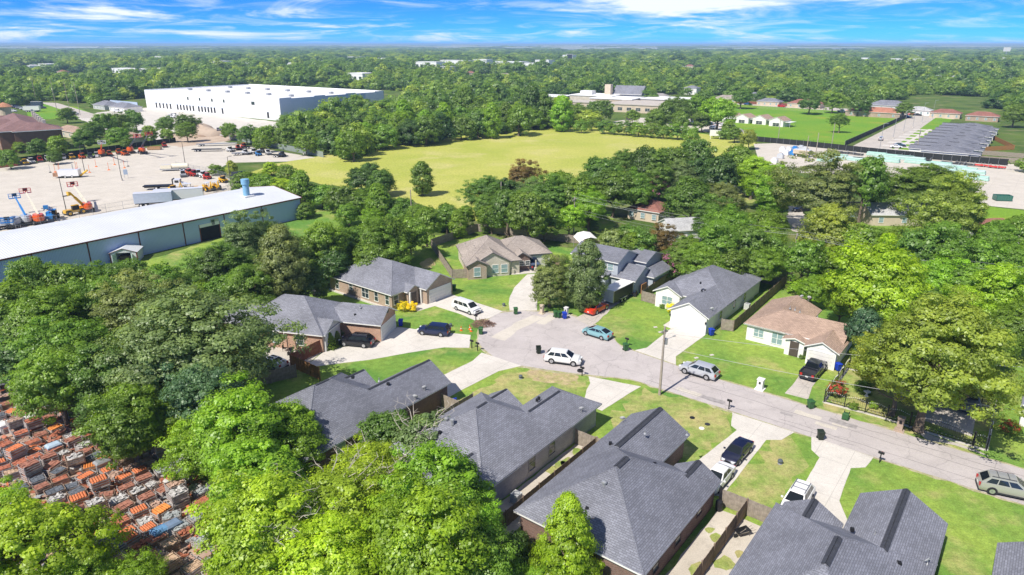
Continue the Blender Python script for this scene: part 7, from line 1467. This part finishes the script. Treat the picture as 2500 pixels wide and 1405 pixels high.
# ------------------------------------------------------------------ storage yard: mint green stacks, pipe racks, pallets
M_mint = mat('mint_panel', (.42,.66,.56), .6, .1, .8); M_mint2 = mat('pale_aqua_panel', (.52,.68,.64), .6, .1, .8)
for i, (x, y, L) in enumerate(((2195,388,14),(2222,392,14),(2140,381,10),(2110,395,12),(2290,405,12),(2320,412,14),(2350,418,12),(2375,425,10),(2385,440,9),(2300,416,12),(2160,395,14),(2075,392,14),(2040,385,12),(2340,428,12),(2240,400,12),(2020,396,10))):
    L *= .7; X, Y = G(x, y); t = thing('panel_stack', 'mint green stack of panels in the storage yard', 'stack', (X, Y, .02), R(-42), 'mint green stacks in the storage yard')
    for q in range(3): MB().box(-L/2+.1*q,L/2-.1*q,-1.2,1.2,.12+q*.42,.46+q*.42).build('panel_layer', M_mint if q % 2 == i % 2 else M_mint2, t)
    MB().box(-L/2,L/2,-1.1,-.9,0,.12).box(-L/2,L/2,.9,1.1,0,.12).build('bearer', M_wood, t)
for i, (x, y) in enumerate(((2030,372),(2045,374),(2060,376),(2075,377),(2095,380),(2240,391),(2260,394),(2345,402),(2365,405),(2390,407),(2405,408),(2425,411),(2440,412),(2210,385),(2310,400),(2330,403))):
    X, Y = G(x, y); red = i in (9,10,11,12); t = thing('pipe_rack', '%s rack of fittings along the storage yard fence' % ('red' if red else 'dark'), 'rack', (X, Y, .02), R(-44+random.uniform(-6,6)), '%s racks along the storage fence' % ('red' if red else 'dark'))
    for q in range(5): MB().bar((-1.8+q*.1,-.8+q*.35,.5+.12*(q % 2)),(1.8,-.8+q*.35,.5+.12*(q % 2)),.16,8).build('pipe', C_rd if red else M_plast, t)
    for a in (-1.4,1.4): MB().box(a-.08,a+.08,-1,1,.1,.3).box(a-.06,a+.06,-1,-.9,.3,1.3).box(a-.06,a+.06,.9,1,.3,1.3).build('stand', M_rim, t)
for i, (x, y) in enumerate(((1925,372),(1940,370),(1955,368),(1918,380),(1935,380),(1905,388),(1890,400),(1948,378),(1965,372),(1910,372))):
    X, Y = G(x, y); t = thing('supply_pallet', 'white and blue pallet of supplies at the storage yard end', 'pallet', (X, Y, .02), R(-44), 'pallets of supplies at the storage yard end'); MB().box(-1.1,1.1,-.8,.8,.15,1.6).box(-.7,.7,-.5,.5,1.6,2.1).build('load', (C_wh, C_bl, C_gr)[i % 3], t); MB().box(-1.1,1.1,-.8,-.6,0,.15).box(-1.1,1.1,.6,.8,0,.15).build('pallet', M_wood, t)
box_trailer('tan container at the storage yard end', 1957, 383, 6, R(-44), rear=W_tan, h=2.6)
X, Y = G(1745, 340); t = thing('notice_board', 'blank white notice board on posts by the meadow corner', 'sign', (X, Y, 0), R(-10)); MB().box(-2.4,2.4,-.06,.06,1.4,4.0).build('board', M_white, t)
for s in (-1,1): MB().box(s*2-.1,s*2+.1,-.1,.1,0,1.4).build('leg', M_white, t)
X, Y = G(2452, 150); t = thing('far_billboard', 'white sign board high above the far woods', 'sign', (X, Y, 0)); MB().box(-9,9,-.5,.5,24,34).build('board', M_white, t); MB().bar((0,0,0),(0,0,24),1.0).build('mast', M_galv, t)
X, Y = G(1390, 160); t = thing('far_billboard', 'dark framed billboard among the far woods', 'sign', (X, Y, 0)); MB().box(-6,6,-.5,.5,12,22).build('board', M_white, t); MB().box(-5.4,5.4,-.6,-.5,12.6,21.4).build('poster', M_plast, t); MB().bar((0,0,0),(0,0,12),.8).build('mast', M_galv, t)
X, Y = G(390, 165); t = thing('far_billboard', 'red and white tall sign among the far woods', 'sign', (X, Y, 0)); MB().box(-6,6,-.5,.5,14,20).build('board', M_white, t); MB().box(-6,6,-.7,-.5,14,16).build('band', C_rd, t); MB().bar((0,0,0),(0,0,14),.8).build('mast', M_galv, t)
# ------------------------------------------------------------------ haze: even, pale air around the whole place
hz = MB().box(-16000,16000,-700,19000,-1.5,60).build('haze', None); hz.data.materials.clear()
hm = bpy.data.materials.new('haze_air'); hm.use_nodes = True; hn = hm.node_tree; hn.nodes.clear(); pv = hn.nodes.new('ShaderNodeVolumePrincipled'); pv.inputs['Color'].default_value = (.52,.76,1,1); pv.inputs['Density'].default_value = .00016; pv.inputs['Anisotropy'].default_value = 0.0
ho = hn.nodes.new('ShaderNodeOutputMaterial'); hn.links.new(pv.outputs[0], ho.inputs['Volume']); hz.data.materials.append(hm); tag(hz, kind='stuff')

# ------------------------------------------------------------------ labels: tell look-alikes apart by their order across the picture
ONES = 'first second third fourth fifth sixth seventh eighth ninth tenth eleventh twelfth thirteenth fourteenth fifteenth sixteenth seventeenth eighteenth nineteenth'.split()
TENS = {2: ('twentieth','twenty'), 3: ('thirtieth','thirty'), 4: ('fortieth','forty'), 5: ('fiftieth','fifty'), 6: ('sixtieth','sixty'), 7: ('seventieth','seventy'), 8: ('eightieth','eighty')}
def ordinal(n):
    if n < 20: return ONES[n-1]
    a, b = divmod(n, 10); return TENS[a][0] if b == 0 else TENS[a][1]+'-'+ONES[b-1]
same = {}
for o in COL.objects:
    if o.parent is None and o.get('label') and o.get('kind') != 'stuff': same.setdefault(o['label'], []).append(o)
for lb, L in same.items():
    if 1 < len(L) < 90:
        L.sort(key=lambda o: o.location.x/depth_at(o.location.x, o.location.y, o.location.z))
        for i, o in enumerate(L): o['label'] = '%s, %s from the left' % (lb, ordinal(i+1))
